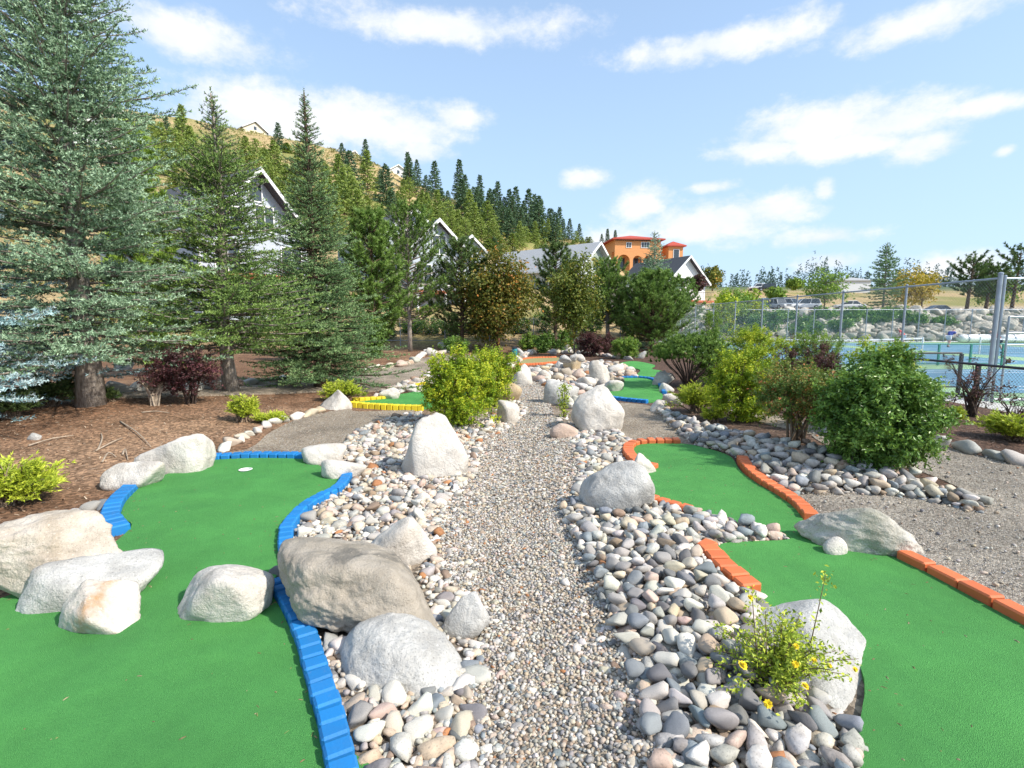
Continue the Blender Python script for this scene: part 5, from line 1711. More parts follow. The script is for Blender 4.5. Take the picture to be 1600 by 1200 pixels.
for (u, v, dy, sc) in ((1160, 1040, -0.14, 1.35), (1172, 934, 0.02, 0.9), (1244, 1010, -0.1, 0.8), (1272, 1032, -0.13, 0.8), (1296, 1040, -0.1, 0.7), (1258, 1072, -0.2, 1.0), (1336, 1046, -0.05, 0.8), (1200, 1100, -0.25, 1.1), (1243, 1038, -0.16, 0.9)):
    p = at_y(u, v, py0 + dy)
    o = bpy.data.objects.new('flower', fme)
    o.location = p - Vector((px0, py0, h1(px0, py0)))
    o.rotation_euler = (rgb.uniform(0.3, 0.9), rgb.uniform(-.5, .5), 0)
    o.scale = (sc * .75, sc * .75, sc * .75)
    link(o, root)
    wq2 = None

# --- trees on the hillside
def hill_conifer(seed, kind):
    rg = np.random.default_rng(seed)
    h, V, T, A, n = 1.0, [], [], [], 0
    P, D, L, Vv = [], [], [], []
    nb = 95 if kind != 'pine' else 60
    r = {'fir': 0.19, 'slim': 0.135, 'pine': 0.25, 'broad': 0.27}[kind]
    base = {'fir': 0.06, 'slim': 0.08, 'pine': 0.2, 'broad': 0.04}[kind]
    for k in range(nb):
        t = (k + rg.random()) / nb
        z = base + (0.99 - base) * t
        phi = k * 2.4 + rg.uniform(-.5, .5)
        sh = (1 - t) ** (0.85 if kind != 'pine' else 0.5) * (1 if kind != 'pine' else min(1, .5 + 2 * t))
        Lb = r * sh * rg.uniform(0.6, 1.15) + 0.015
        el = -0.28 * (1 - t) + 0.4 * t if kind != 'pine' else rg.uniform(0, 0.5)
        d = np.array([math.cos(phi) * math.cos(el), math.sin(phi) * math.cos(el), math.sin(el)])
        bv = rg.uniform(0.25, 0.75)
        for q in range(7):
            f = 0.2 + 0.8 * q / 6
            a2 = phi + rg.uniform(-1.0, 1.0)
            P.append(np.array([0, 0, z]) + d * Lb * f)
            D.append(unit(np.array([math.cos(a2), math.sin(a2), rg.uniform(-.35, .35) if kind != 'pine' else rg.uniform(0, .8)])))
            L.append(0.35 * Lb * (1.1 - 0.5 * f) + 0.012)
            Vv.append(bv + 0.15 * f)
    P.append(np.array([0, 0, 0.93])); D.append(np.array([0, 0, 1.0])); L.append(0.07); Vv.append(.5)
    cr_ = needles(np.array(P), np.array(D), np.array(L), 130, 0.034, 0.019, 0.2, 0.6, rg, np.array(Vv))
    w_ = MB()
    w_.tube(np.array([[0, 0, -0.06], [0, 0, 0.4], [0, 0, 0.95]]), [0.014, 0.01, 0.002], 5)
    return cr_, w_


PROT = {}
for i, (kind, mt) in enumerate((('fir', 'hill_dark'), ('slim', 'hill_dark'), ('pine', 'hill_light'), ('broad', 'hill_light'), ('fir', 'hill_light'), ('broad', 'hill_dark'), ('fir', 'hill_dark'), ('pine', 'hill_light'))):
    cr_, w_ = hill_conifer(700 + i, kind)
    PROT[i] = (fast_mesh('crown', cr_[0], cr_[1], M[mt], False, cr_[2]), w_.mesh('trunk', M['bark_brown'], True), kind, mt)


def hill_tree(x, y, h, i, label, group, wide=1.0, z=None, name=None):
    cm, tm, kind, mt = PROT[i]
    r = thing(name or ('fir_tree' if kind in ('fir', 'slim') else 'pine_tree'), label, 'tree', (x, y, (h1(x, y) if z is None else z) - 0.3), random.uniform(0, 6.28), group)
    r.scale = (h * wide * 1.25, h * wide * 1.25, h)
    link(bpy.data.objects.new('crown', cm), r)
    link(bpy.data.objects.new('trunk', tm), r)
    return r


def where(u):
    for lim, w in ((250, 'beside the big blue spruce'), (330, 'behind the green spruce'), (440, 'between cream and tall gabled houses'), (520, 'behind the slender spruce'), (590, 'above the pines and twin gables'), (650, 'above the taller twin gable'),
                   (715, 'above the lower twin gable'), (775, 'above the orange maple'), (835, 'above the end of the long grey house'), (900, 'above the long grey house roof')):
        if u < lim:
            return w
    return 'just beside the orange villa'


RIDGE = [(572, 216, 258, 0), (535, 222, 262, 5), (436, 190, 240, 6), (340, 175, 215, 1), (638, 236, 292, 1), (652, 248, 292, 0), (680, 250, 310, 0), (718, 248, 300, 1), (727, 272, 330, 0), (750, 272, 330, 1),
         (778, 282, 336, 1), (796, 294, 342, 0), (806, 290, 345, 0), (835, 302, 352, 1), (845, 310, 356, 0), (858, 324, 362, 0), (874, 322, 364, 1), (890, 340, 368, 0), (905, 348, 372, 0), (949, 356, 380, 1), (961, 358, 382, 1), (940, 364, 382, 0),
         (818, 312, 350, 0), (788, 306, 345, 0), (764, 296, 340, 0), (740, 290, 335, 0), (700, 296, 330, 5), (666, 272, 312, 5), (595, 262, 300, 5), (610, 290, 330, 4), (205, 172, 196, 1), (283, 166, 210, 0), (262, 178, 225, 0), (300, 195, 235, 4)]
for k, (u, vt, vb, i) in enumerate(RIDGE):
    p = at(u, vb)
    if p.y > 260:
        p = Vector(at_y(u, vb, 185)); p.z = h1(p.x, p.y)
    ht = max(z_at(vt, p.y) - h1(p.x, p.y), 4)
    hill_tree(p.x, p.y, ht, i, f"{'tall' if vb - vt > 45 else 'low'} {'slim dark fir' if i == 1 else 'dark fir' if i in (0, 6) else 'bushy conifer'} on the hill ridge {where(u)}", 'trees along the hill ridge')
FACE = [(538, 268, 335, 3), (552, 280, 345, 2), (604, 262, 325, 5), (622, 300, 335, 4), (560, 300, 360, 4), (716, 330, 372, 3), (742, 320, 372, 4), (762, 318, 372, 3), (795, 330, 382, 6), (820, 355, 385, 2), (770, 345, 388, 4), (848, 345, 378, 3),
        (872, 352, 380, 2), (900, 362, 384, 2), (745, 300, 350, 6), (722, 286, 350, 6), (512, 262, 330, 3), (505, 285, 350, 2), (430, 225, 285, 3), (415, 240, 300, 2), (402, 220, 262, 2), (380, 250, 310, 4), (255, 195, 250, 4), (275, 205, 265, 2), (288, 170, 240, 4), (246, 215, 270, 3),
        (640, 280, 318, 2), (660, 300, 340, 3), (684, 300, 350, 4), (700, 316, 360, 2), (590, 318, 350, 2), (520, 310, 360, 4), (480, 250, 300, 2), (495, 300, 360, 3), (782, 318, 360, 0), (810, 322, 366, 0), (830, 328, 368, 0), (856, 344, 376, 4), (772, 300, 345, 0), (232, 180, 230, 2), (450, 260, 320, 3), (352, 230, 280, 2), (575, 240, 300, 4),
        *[(u_, v_ - hh_, v_, i_) for (u_, v_, hh_, i_) in ((512, 330, 60, 4), (528, 372, 62, 3), (545, 320, 58, 2), (568, 372, 54, 4), (596, 372, 48, 3), (612, 345, 46, 5), (630, 340, 45, 4), (668, 350, 46, 3), (690, 345, 48, 6), (706, 372, 44, 3), (728, 384, 42, 2), (752, 384, 42, 3), (776, 392, 40, 4), (812, 388, 40, 3), (836, 384, 36, 4), (690, 372, 40, 2), (655, 372, 46, 4), (758, 366, 46, 6), (786, 372, 46, 6), (814, 372, 44, 0), (222, 262, 60, 2), (300, 262, 60, 3), (330, 280, 62, 4), (386, 262, 46, 3), (424, 312, 56, 4), (446, 352, 60, 3), (466, 320, 58, 2), (842, 350, 38, 6), (826, 340, 38, 0), (868, 366, 30, 6), (766, 340, 42, 0), (746, 335, 40, 6))],
        (640, 250, 300, 6), (862, 330, 372, 6), (880, 344, 376, 0), (838, 316, 362, 6), (800, 310, 358, 6), (752, 300, 352, 6), (734, 300, 356, 4), (548, 240, 300, 5), (530, 246, 306, 4), (470, 230, 290, 4)]
for k, (u, vt, vb, i) in enumerate(FACE):
    p = at(u, vb)
    if p.y > 240:
        p = Vector(at_y(u, vb, 150))
    ht = max(z_at(vt, p.y) - h1(p.x, p.y), 3) * 1.12
    hill_tree(p.x, p.y, ht, i, f"{'tall' if vb - vt > 55 else 'short' if vb - vt < 40 else 'middling'} { {2: 'olive pine', 3: 'wide conifer', 4: 'yellowish fir', 0: 'dark fir'}.get(i, 'dark conifer')} on the slope {where(u)}", 'trees on the dry hillside', random.uniform(0.9, 1.25))
# low scrub on the hill face
for k in range(150):
    u = random.uniform(180, 960)
    v0 = np.interp(u, [180, 400, 560, 700, 850, 960], [195, 225, 262, 325, 372, 385])
    v = random.uniform(v0, min(v0 + 120, 400))
    p = at(u, v)
    if not (62 < p.y < 230):
        continue
    r = hill_tree(p.x, p.y, random.uniform(1.4, 3.6), random.choice((3, 3, 4, 5)), f'low olive bush on the dry slope {where(u)}', 'low bushes on the dry hillside', random.uniform(1.5, 2.6), name='hill_bush')
    r['category'] = 'bush'
# rough grass tufts and low scrub of the hill: one mass
rgh = np.random.default_rng(55)
hx = rgh.uniform(-150, 60, 9000)
hy = rgh.uniform(34, 210, 9000)
ok_ = (np.abs(hx) < hy * 1.05) & (hx < hy * 0.26)
hx, hy = hx[ok_], hy[ok_]
pk = np.array([noise.noise(Vector((a_ * 0.07, b_ * 0.07, 9.1))) for a_, b_ in zip(hx, hy)])
keep_ = pk > rgh.uniform(-0.5, 0.35, len(pk))
hx, hy, pk = hx[keep_], hy[keep_], pk[keep_]
Ph = np.repeat(np.column_stack([hx, hy, H(hx, hy)]), 11, 0)
Ph = Ph + rgh.normal(0, 1, Ph.shape) * np.array([0.5, 0.5, 0.16]) + np.array([0, 0, 0.25])
lv = leaves(Ph, 0.55, rgh, 0.4, 0.6, np.clip(0.45 + np.repeat(pk, 11) * 0.6, 0, 1))
M['hill_scrub'] = leaf_mat('hill_scrub', [(0, (0.22, 0.17, 0.08)), (0.45, (0.17, 0.165, 0.055)), (1, (0.10, 0.14, 0.035))], 0.15)
tag(link(bpy.data.objects.new('hill_scrub', fast_mesh('hill_scrub', lv[0], lv[1], M['hill_scrub'], False, lv[2]))), 'rough dry grass tufts and low scrub over the hillside', 'scrub', None, 'stuff')
# trees around the parking lot and beyond the court
def far_tree(u, vt, vb, Y, i, label, wide=1.0, name=None):
    p = at_y(u, vb, Y)
    z = p.z
    return hill_tree(p.x, Y, z_at(vt, Y) - z, i, label, 'trees beyond the tennis court', wide, z + 0.3, name)


pt = at_y(1378, 498, 61)
spruce('blue_spruce', 'tall dark blue spruce beyond the far court fence', pt.x, 61, z_at(378, 61) - h1(pt.x, 61), 3.4, 'spruce_mid', 'bark_grey', 85, skirt=0.04, per_m=26, nl=0.15, nw=0.07, whorl=0.32, twig_gap=0.26)
for (u, vt, vb, W, sd, lab) in ((1508, 408, 500, 70, 91, 'wind-shaped dark pine on the grass beyond the court, nearest the blue spruce'), (1578, 390, 503, 90, 93, 'taller dark pine beyond the court at the photo edge'), (1538, 420, 500, 60, 95, 'slender dark pine between the two wind-shaped pines')):
    Y = 62
    p = at_y(u, vb, Y)
    g = h1(p.x, Y)
    pine('pine_tree', lab, p.x, Y, z_at(vt, Y) - g, W / 2 * Y / FPX, 'pine_dark', 'bark_brown', sd, base=0.3, n_br=48, tufts=8, nl=0.28, nw=0.05, per=22, trunk_r=0.2, shape=0.3, irregular=0.6, lean=0.06, group='trees beyond the tennis court')
for (u, vt, vb, W, Y, mt, sd, lab) in ((1288, 420, 482, 56, 84, 'leaf_mid', 301, 'round pale green willow-like tree at the parking lot'), (1415, 416, 486, 48, 70, 'leaf_gold', 303, 'golden yellow tree behind the tall blue spruce'), (1440, 422, 484, 40, 72, 'leaf_gold', 305, 'orange gold tree beside the golden yellow tree'),
                                       (1212, 448, 468, 26, 100, 'leaf_mid', 307, 'small green tree behind the parked cars'), (1243, 434, 452, 22, 125, 'leaf_mid', 309, 'olive round tree on the upper lot edge'), (1556, 425, 486, 50, 75, 'leaf_mid', 311, 'yellow green tree behind the dark pines'), (1113, 415, 452, 26, 75, 'leaf_autumn', 313, 'rusty green small tree beside the white gabled house'),
                                       (1145, 446, 500, 44, 52, 'leaf_mid', 315, 'yellow green tree at the left end of the far fence'), (1130, 452, 505, 40, 47, 'leaf_lime', 317, 'bright lime tree at the left end of the far fence'), (1168, 452, 500, 40, 56, 'leaf_lime', 319, 'yellow bush tree before the round iron frame'), (1090, 428, 455, 20, 62, 'leaf_burgundy', 321, 'small plum tree before the white gabled house')):
    p = at_y(u, vb, Y)
    hh = z_at(vt, Y) - p.z
    o = broadleaf('round_tree', lab, p.x, Y, hh, (W * Y / FPX, W * Y / FPX, hh * 0.85), hh * 0.15, mt, 'bark_brown', sd, 90, 16, 0.34 * Y / 80, 0.1, 0.085, group='trees beyond the tennis court')
    o.location.z = p.z - 0.2
for k, (u, v0, v1, Y, lab) in enumerate((*[(u_, v_ - h_, v_, Y_, 'green scrub clump on the rock bank ' + w_) for (u_, v_, h_, Y_, w_) in ((1120, 508, 20, 56, 'at its left end'), (1158, 502, 16, 57, 'below the small silver car'), (1190, 498, 14, 58, 'just below the trucks'), (1228, 500, 16, 57.5, 'below the white low car'), (1250, 516, 12, 54.5, 'low by the court fence'), (1290, 496, 18, 58, 'below the willow-like tree'), (1312, 512, 14, 55, 'low below the willow-like tree'), (1345, 500, 22, 58, 'before the tall blue spruce'), (1382, 500, 18, 57, 'at the foot of the tall blue spruce'), (1405, 498, 18, 58, 'below the golden tree'), (1432, 505, 14, 57, 'below the dark grey car'), (1472, 506, 12, 57, 'before the wind-shaped pine'))], (1135, 486, 522, 53, 'teal green bush behind the green wire at the fence corner'), (1208, 484, 516, 54, 'dark green bush on the rock bank'), (1180, 492, 514, 54, 'small green bush on the rock bank'), (1272, 500, 520, 54, 'low green bush among the bank rocks'),
                                         (1330, 478, 505, 57, 'green bush above the rock bank'), (1258, 492, 510, 56, 'dark bush above the low green bush'), (1360, 482, 506, 57, 'dark green bush under the tall blue spruce'))):
    p = at_y(u, v1, Y)
    o = broadleaf('bank_shrub', lab, p.x, Y, 2, (max(20, 44 - 1.5 * k) * Y / FPX, 30 * Y / FPX, (v1 - v0) * Y / FPX), 0.0, 'leaf_green', 'bark_brown', 400 + k, 60, 14, 0.25, 0.05, 0.09, group='bushes on the rock bank', cat='shrub')
    o.location.z = p.z - 0.1
# far wood on the skyline: one mass
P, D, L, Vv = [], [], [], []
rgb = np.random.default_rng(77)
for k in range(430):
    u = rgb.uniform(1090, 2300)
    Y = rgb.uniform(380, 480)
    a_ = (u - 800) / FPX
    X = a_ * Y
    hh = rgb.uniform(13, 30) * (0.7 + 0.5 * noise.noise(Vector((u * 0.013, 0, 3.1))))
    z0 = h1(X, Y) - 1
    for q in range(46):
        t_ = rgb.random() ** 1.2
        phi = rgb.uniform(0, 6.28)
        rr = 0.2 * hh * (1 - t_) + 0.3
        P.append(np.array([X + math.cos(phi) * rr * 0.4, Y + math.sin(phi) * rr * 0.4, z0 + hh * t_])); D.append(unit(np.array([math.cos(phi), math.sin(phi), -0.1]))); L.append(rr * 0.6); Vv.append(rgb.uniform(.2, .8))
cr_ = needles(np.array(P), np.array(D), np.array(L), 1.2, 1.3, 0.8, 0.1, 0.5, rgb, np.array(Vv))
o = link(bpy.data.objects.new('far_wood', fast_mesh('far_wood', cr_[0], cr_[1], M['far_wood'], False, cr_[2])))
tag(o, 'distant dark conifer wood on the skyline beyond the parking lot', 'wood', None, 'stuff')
# ------------------------------------------------------------------ houses
def window(root, M4, x, z, w, h, mullions=1, y=-0.03, frame_mat='trim_white'):
    """window on the front wall plane (local y = 0, facing -y) of the frame M4"""
    t_ = 0.09
    f = MB()
    f.box(x - w / 2 - t_, x + w / 2 + t_, y - 0.05, y + 0.02, z - t_, z, M4)
    f.box(x - w / 2 - t_, x + w / 2 + t_, y - 0.05, y + 0.02, z + h, z + h + t_, M4)
    f.box(x - w / 2 - t_, x - w / 2, y - 0.049, y + 0.02, z, z + h, M4)
    f.box(x + w / 2, x + w / 2 + t_, y - 0.049, y + 0.02, z, z + h, M4)
    for k in range(mullions):
        c = x - w / 2 + w * (k + 1) / (mullions + 1)
        f.box(c - 0.03, c + 0.03, y - 0.045, y + 0.02, z, z + h, M4)
    o = f.build('window', M[frame_mat], root)
    p = MB()
    p.box(x - w / 2, x + w / 2, y - 0.012, y + 0.01, z, z + h, M4)
    p.build('pane', M['pane'], o)


I4 = Matrix.Identity(4)
M['deck_red'] = flat('deck_red_stain', (0.42, 0.12, 0.06), 0.7)


def gable_house(label, apex, yaw, w, l, rise, wall_h, wall, roof, windows=(), eave=0.55, deck=None, side_windows=(), gable_mat=None, chimney=False, group='houses below the hill', name='house', cat='house', porch=False, lean_to=None):
    """gable front in the plane y = 0 facing -y, ridge running back to y = l; apex is the world point of the gable's tip"""
    g = apex.z - rise - wall_h
    root = thing(name, label, cat, (apex.x, apex.y, g), yaw, group)
    b = MB()
    b.box(-w / 2, w / 2, 0, l, -1.5, wall_h)
    b.build('wall', M[wall], root)
    b = MB()
    b.prism([(-w / 2, wall_h), (w / 2, wall_h), (0, wall_h + rise)], 1, 0.0, l)
    b.build('gable_wall', M[gable_mat or wall], root)
    s = math.hypot(w / 2, rise)
    ex = eave * (w / 2) / s
    ez = eave * rise / s
    up = 0.16
    for sd in (-1, 1):
        b = MB()
        x0, z0, x1, z1 = sd * (w / 2 + ex), wall_h - ez + 0.02, 0, wall_h + rise + 0.02
        V = [(x0, -eave, z0), (x1, -eave, z1), (x1, l + eave, z1), (x0, l + eave, z0)]
        V += [(a_, b_, c_ + up) for a_, b_, c_ in V]
        b.add(V, [[0, 1, 2], [0, 2, 3], [4, 6, 5], [4, 7, 6], [0, 4, 5], [0, 5, 1], [1, 5, 6], [1, 6, 2], [2, 6, 7], [2, 7, 3], [3, 7, 4], [3, 4, 0]])
        r_ = b.build('roof', M[roof], root)
        b = MB()
        nrm = 0.30
        V = [(x0, -eave - 0.05, z0 - nrm + up + 0.02), (x1, -eave - 0.05, z1 - nrm + up + 0.02), (x1, -eave - 0.05, z1 + up + 0.025), (x0, -eave - 0.05, z0 + up + 0.025)]
        V += [(a_, b_ + 0.06, c_) for a_, b_, c_ in V]
        b.add(V, [[0, 1, 2], [0, 2, 3], [4, 6, 5], [4, 7, 6], [0, 4, 5], [0, 5, 1], [1, 5, 6], [1, 6, 2], [2, 6, 7], [2, 7, 3], [3, 7, 4], [3, 4, 0]])
        b.build('barge_board', M['trim_white'], root)
        b = MB()
        b.box(min(x0, x0 + sd * 0.1), max(x0, x0 + sd * 0.1), -eave, l + eave, z0 - 0.04, z0 + 0.17)
        b.build('gutter', M['trim_white'], root)
    for (x_, z_, ww, hh, m_) in windows:
        window(root, I4, x_, z_, ww, hh, m_)
    for (sgn, y_, z_, ww, hh, m_) in side_windows:
        Ms = Matrix.Translation((sgn * w / 2, y_, 0)) @ Matrix.Rotation(sgn * math.pi / 2, 4, 'Z')
        window(root, Ms, 0, z_, ww, hh, m_)
    for sd in (-1, 1):
        b = MB()
        b.box(sd * w / 2 - 0.08, sd * w / 2 + 0.08, -0.03, 0.06, -1, wall_h - 0.1)
        b.build('corner_board', M['trim_white'], root)
    if deck:
        dz, dd = deck
        b = MB()
        b.box(-w / 2, w / 2, -dd, -0.02, dz - 0.25, dz)
        b.build('deck', M['deck_red'], root)
        for x_ in (-w / 2 + 0.15, 0, w / 2 - 0.15):
            b = MB()
            b.box(x_ - 0.09, x_ + 0.09, -dd, -dd + 0.18, -1.5, dz - 0.26)
            b.build('deck_post', M['trim_white'], root)
        b = MB()
        b.box(-w / 2, w / 2, -dd + 0.02, -dd + 0.07, dz + 0.95, dz + 1.0)
        rl = b.build('railing', M['black_metal'], root)
        b = MB()
        for k in range(int(w / 0.35)):
            x_ = -w / 2 + 0.1 + k * 0.35
            b.box(x_ - 0.015, x_ + 0.015, -dd + 0.03, -dd + 0.06, dz, dz + 0.95)
        b.build('baluster', M['black_metal'], rl)
    if chimney:
        b = MB()
        b.box(0.6, 1.2, l * 0.5, l * 0.5 + 0.6, wall_h, wall_h + rise + 0.9)
        b.build('chimney', M[wall], root)
    return root


gable_house('tall blue grey gabled house with white trim behind the green spruce', at_y(396, 268, 36), R(60), 8.0, 13, 4.0, 6.2, 'siding_grey', 'roof_dark',
            [(-1.9, 6.1, 1.5, 1.5, 1), (0.6, 6.4, 1.3, 1.6, 1), (2.6, 3.4, 1.6, 2.0, 1), (-2.2, 3.3, 1.6, 2.0, 1), (0, 8.3, 0.9, 1.1, 0)], 0.8, (3.2, 2.2), group='houses below the hill')
gable_house('blue grey house wing with the taller of two white edged gables behind the pines', at_y(644, 329, 48), R(42), 6.0, 9.5, 2.3, 4.6, 'siding_grey', 'roof_dark', [(0, 4.3, 1.3, 1.2, 1), (-1.4, 1.2, 1.3, 1.6, 1), (1.4, 1.2, 1.3, 1.6, 1)], 0.6)
gable_house('blue grey house wing with a dark slot window in its lower white edged gable', at_y(682, 346, 45), R(35), 5.4, 7, 2.4, 3.9, 'siding_grey', 'roof_dark', [(0.2, 3.6, 1.2, 1.5, 1), (-1.3, 1.0, 1.3, 1.6, 1), (1.2, 1.0, 1.3, 1.6, 1)], 0.6, (0.4, 1.5))
gable_house('small grey gable peeping over the dark pine', at_y(735, 370, 58), R(30), 3.6, 6, 1.6, 3.0, 'siding_grey', 'roof_dark', [(0, 1.6, 1, 1.3, 1)], 0.4)
gable_house('light grey long house with a pale grey roof and sage gable', at_y(931, 381, 60), R(50), 7.2, 13, 2.8, 3.4, 'siding_pale', 'roof_grey', [(0, 3.2, 0.9, 1.0, 0), (-1.6, 0.8, 1.2, 1.5, 1)], 0.7,
            None, [(-1, 8.0, 1.2, 1.0, 0.9, 1), (-1, 10.2, 0.9, 0.9, 1.7, 0), (-1, 4.0, 1.2, 1.2, 1.0, 1), (-1, 12.0, 1.4, 0.7, 0.6, 0)], 'siding_sage')
gable_house('white gabled house with a balcony right of the orange house', at_y(1074, 402, 66), R(28), 6.6, 9, 3.0, 3.4, 'white_paint', 'roof_dark', [(-0.8, 2.6, 1.0, 1.2, 1), (1.2, 2.4, 1.0, 1.2, 1), (0, 0.2, 1.6, 1.6, 1)], 0.6, (1.0, 1.6))
for (u, v, Y, yaw, w, l, ri, wh, wm, rm, lab) in ((398, 190, 185, 50, 8, 11, 2.6, 4.6, 'siding_cream', 'roof_dark', 'cream house on the hilltop between the two tall spruces'), (180, 166, 165, 40, 9, 11, 3.0, 5.5, 'siding_cream', 'roof_grey', 'cream house on the hilltop beside the big blue spruce'),
                                                 (238, 182, 185, 80, 7, 12, 1.6, 2.6, 'siding_grey', 'roof_dark', 'low dark roofed house peeping over the hilltop'), (622, 258, 195, 30, 9, 9, 2.8, 3.2, 'white_paint', 'roof_grey', 'white gabled house on the ridge among the firs'),
                                                 (553, 236, 190, 60, 8, 10, 2.4, 4.0, 'white_paint', 'roof_grey', 'whitish house on the ridge half behind a fir'), (140, 180, 120, 40, 8, 12, 2.6, 4.5, 'white_paint', 'roof_dark', 'pale house on the slope seen through the blue spruce')):
    gable_house(lab, at_y(u, v, Y), R(yaw), w, l, ri, wh, wm, rm, [(-1.5, 1.2, 1.2, 1.4, 1), (1.5, 1.2, 1.2, 1.4, 1), (0, wh - 0.2, 1.0, 1.2, 0)], 0.6, None, [(-1, 3, 1.2, 1.4, 1.4, 1), (-1, 7, 1.2, 1.4, 1.4, 1)], group='houses on the hilltop')


def hip_roof(b, x0, x1, y0, y1, z, rise, ov):
    x0, x1, y0, y1 = x0 - ov, x1 + ov, y0 - ov, y1 + ov
    d = min(x1 - x0, y1 - y0) / 2
    if x1 - x0 > y1 - y0:
        r0, r1 = (x0 + d, (y0 + y1) / 2), (x1 - d, (y0 + y1) / 2)
    else:
        r0, r1 = ((x0 + x1) / 2, y0 + d), ((x0 + x1) / 2, y1 - d)
    V = [(x0, y0, z), (x1, y0, z), (x1, y1, z), (x0, y1, z), (x0, y0, z + .25), (x1, y0, z + .25), (x1, y1, z + .25), (x0, y1, z + .25), (*r0, z + rise), (*r1, z + rise)]
    T = [[0, 1, 2], [0, 2, 3]]
    for i in range(4):
        j = (i + 1) % 4
        T += [[i, i + 4, j], [j, i + 4, j + 4]]
    if x1 - x0 > y1 - y0:
        T += [[4, 9, 5], [4, 8, 9], [5, 9, 6], [6, 9, 8], [6, 8, 7], [7, 8, 4]]
    else:
        T += [[4, 8, 5], [5, 8, 9], [5, 9, 6], [6, 9, 7], [7, 9, 8], [7, 8, 4]]
    b.add(V, T)


def arch_wall(b, x0, x1, z0, z1, openings, y0, y1):
    """wall in the plane y with arched openings (centre, width, spring height), built from strips"""
    xs_ = [x0]
    for (c, w_, zs_) in openings:
        xs_ += [c - w_ / 2, c + w_ / 2]
    xs_.append(x1)
    for i in range(0, len(xs_), 2):
        b.box(xs_[i], xs_[i + 1], y0, y1, z0, z1)
    for (c, w_, zs_) in openings:
        n = 10
        for k in range(n):
            a0, a1 = math.pi - k * math.pi / n, math.pi - (k + 1) * math.pi / n
            xa, xb = c + w_ / 2 * math.cos(a0), c + w_ / 2 * math.cos(a1)
            za, zb = zs_ + w_ / 2 * math.sin(a0), zs_ + w_ / 2 * math.sin(a1)
            V = [(xa, y0, za), (xb, y0, zb), (xb, y0, z1), (xa, y0, z1), (xa, y1, za), (xb, y1, zb), (xb, y1, z1), (xa, y1, z1)]
            b.add(V, [[0, 1, 2], [0, 2, 3], [4, 6, 5], [4, 7, 6], [0, 4, 1], [1, 4, 5], [2, 6, 3], [3, 6, 7]])


# the orange villa
Yv = 105
pl, pr_ = at_y(960, 376, Yv), at_y(1034, 376, Yv)
cx = (pl.x + pr_.x) / 2
wv = (pr_.x - pl.x)
z0v = z_at(428, Yv)
root = thing('villa', 'orange stucco villa with red tiled roofs and arched loggia above the trees', 'villa', (cx, Yv, z0v), R(6), 'houses below the hill')
zt = z_at(375, Yv) - z0v
b = MB()
b.box(-wv / 2, wv / 2, 2.2, 11, -4, zt)
b.box(-wv / 2, wv / 2, 0, 2.2, zt * 0.66, zt)
b.build('wall', M['stucco_orange'], root)
b = MB()
arch_wall(b, -wv / 2 + 0.004, wv / 2 - 0.004, -4, zt * 0.66 - 0.005, [(-wv * 0.30, 2.5, zt * 0.38), (0.0, 1.9, zt * 0.40), (wv * 0.24, 2.1, zt * 0.38)], 0.0, 0.5)
b.build('arcade', M['stucco_orange'], root)
M['dark_opening'] = flat('dark_opening', (0.05, 0.035, 0.03), 0.8)
for c_ in (-wv * 0.30, 0.0, wv * 0.24):
    b = MB()
    b.box(c_ - 0.9, c_ + 0.9, 2.15, 2.25, 0.6, zt * 0.5)
    b.build('door', M['pane'], root)
b = MB()
hip_roof(b, -wv / 2, wv / 2, 0, 11, zt + 0.004, z_at(362, Yv) - z0v - zt, 0.7)
b.build('roof', M['roof_red'], root)
b = MB()
for k in range(24):
    x_ = -wv / 2 + (k + .5) * wv / 24
    b.box(x_ - 0.09, x_ + 0.09, -0.55, -0.004, zt - 0.2, zt)
b.build('rafter_ends', M['bark_brown'], root)
window(root, I4, wv * 0.16, zt * 0.78, 1.6, 1.0, 2)
window(root, I4, -wv * 0.2, zt * 0.78, 0.9, 0.9, 1)
tw = at_y(1057, 384, Yv).x - cx
b = MB()
zt2 = z_at(385, Yv) - z0v
b.box(tw - 1.5, tw + 1.5, -0.5, 3.5, -4, zt2)
b.build('tower', M['stucco_orange'], root)
b = MB()
hip_roof(b, tw - 1.5, tw + 1.5, -0.5, 3.5, zt2 + 0.004, z_at(375, Yv) - z0v - zt2, 0.5)
b.build('tower_roof', M['roof_red'], root)
window(root, Matrix.Translation((0, -0.5, 0)), tw + 0.1, zt2 - 2.5, 1.1, 1.9, 0)
b = MB()
b.box(wv / 2, tw - 1.5, 0.8, 9, -4, zt2 * 0.7)
b.build('link_wall', M['stucco_orange'], root)

# ------------------------------------------------------------------ tennis court fences
def chain_link(x0, y0, x1, y1, z0, z1, pitch, wire):
    b = MB()
    L = math.hypot(x1 - x0, y1 - y0)
    dx, dy = (x1 - x0) / L, (y1 - y0) / L
    hh = z1 - z0
    n = int((L + hh) / pitch)
    for sgn in (1, -1):
        for k in range(n):
            s0 = -hh + k * pitch
            a, c = max(s0, 0), min(s0 + hh, L)
            if c <= a:
                continue
            za, zc = z0 + (a - s0), z0 + (c - s0)
            if sgn < 0:
                za, zc = z1 - (a - s0), z1 - (c - s0)
            off = 0.003 * sgn
            P = np.array([[x0 + dx * a - dy * off, y0 + dy * a + dx * off, za], [x0 + dx * c - dy * off, y0 + dy * c + dx * off, zc]])
            b.tube(P, wire, 3, cap=False)
    return b


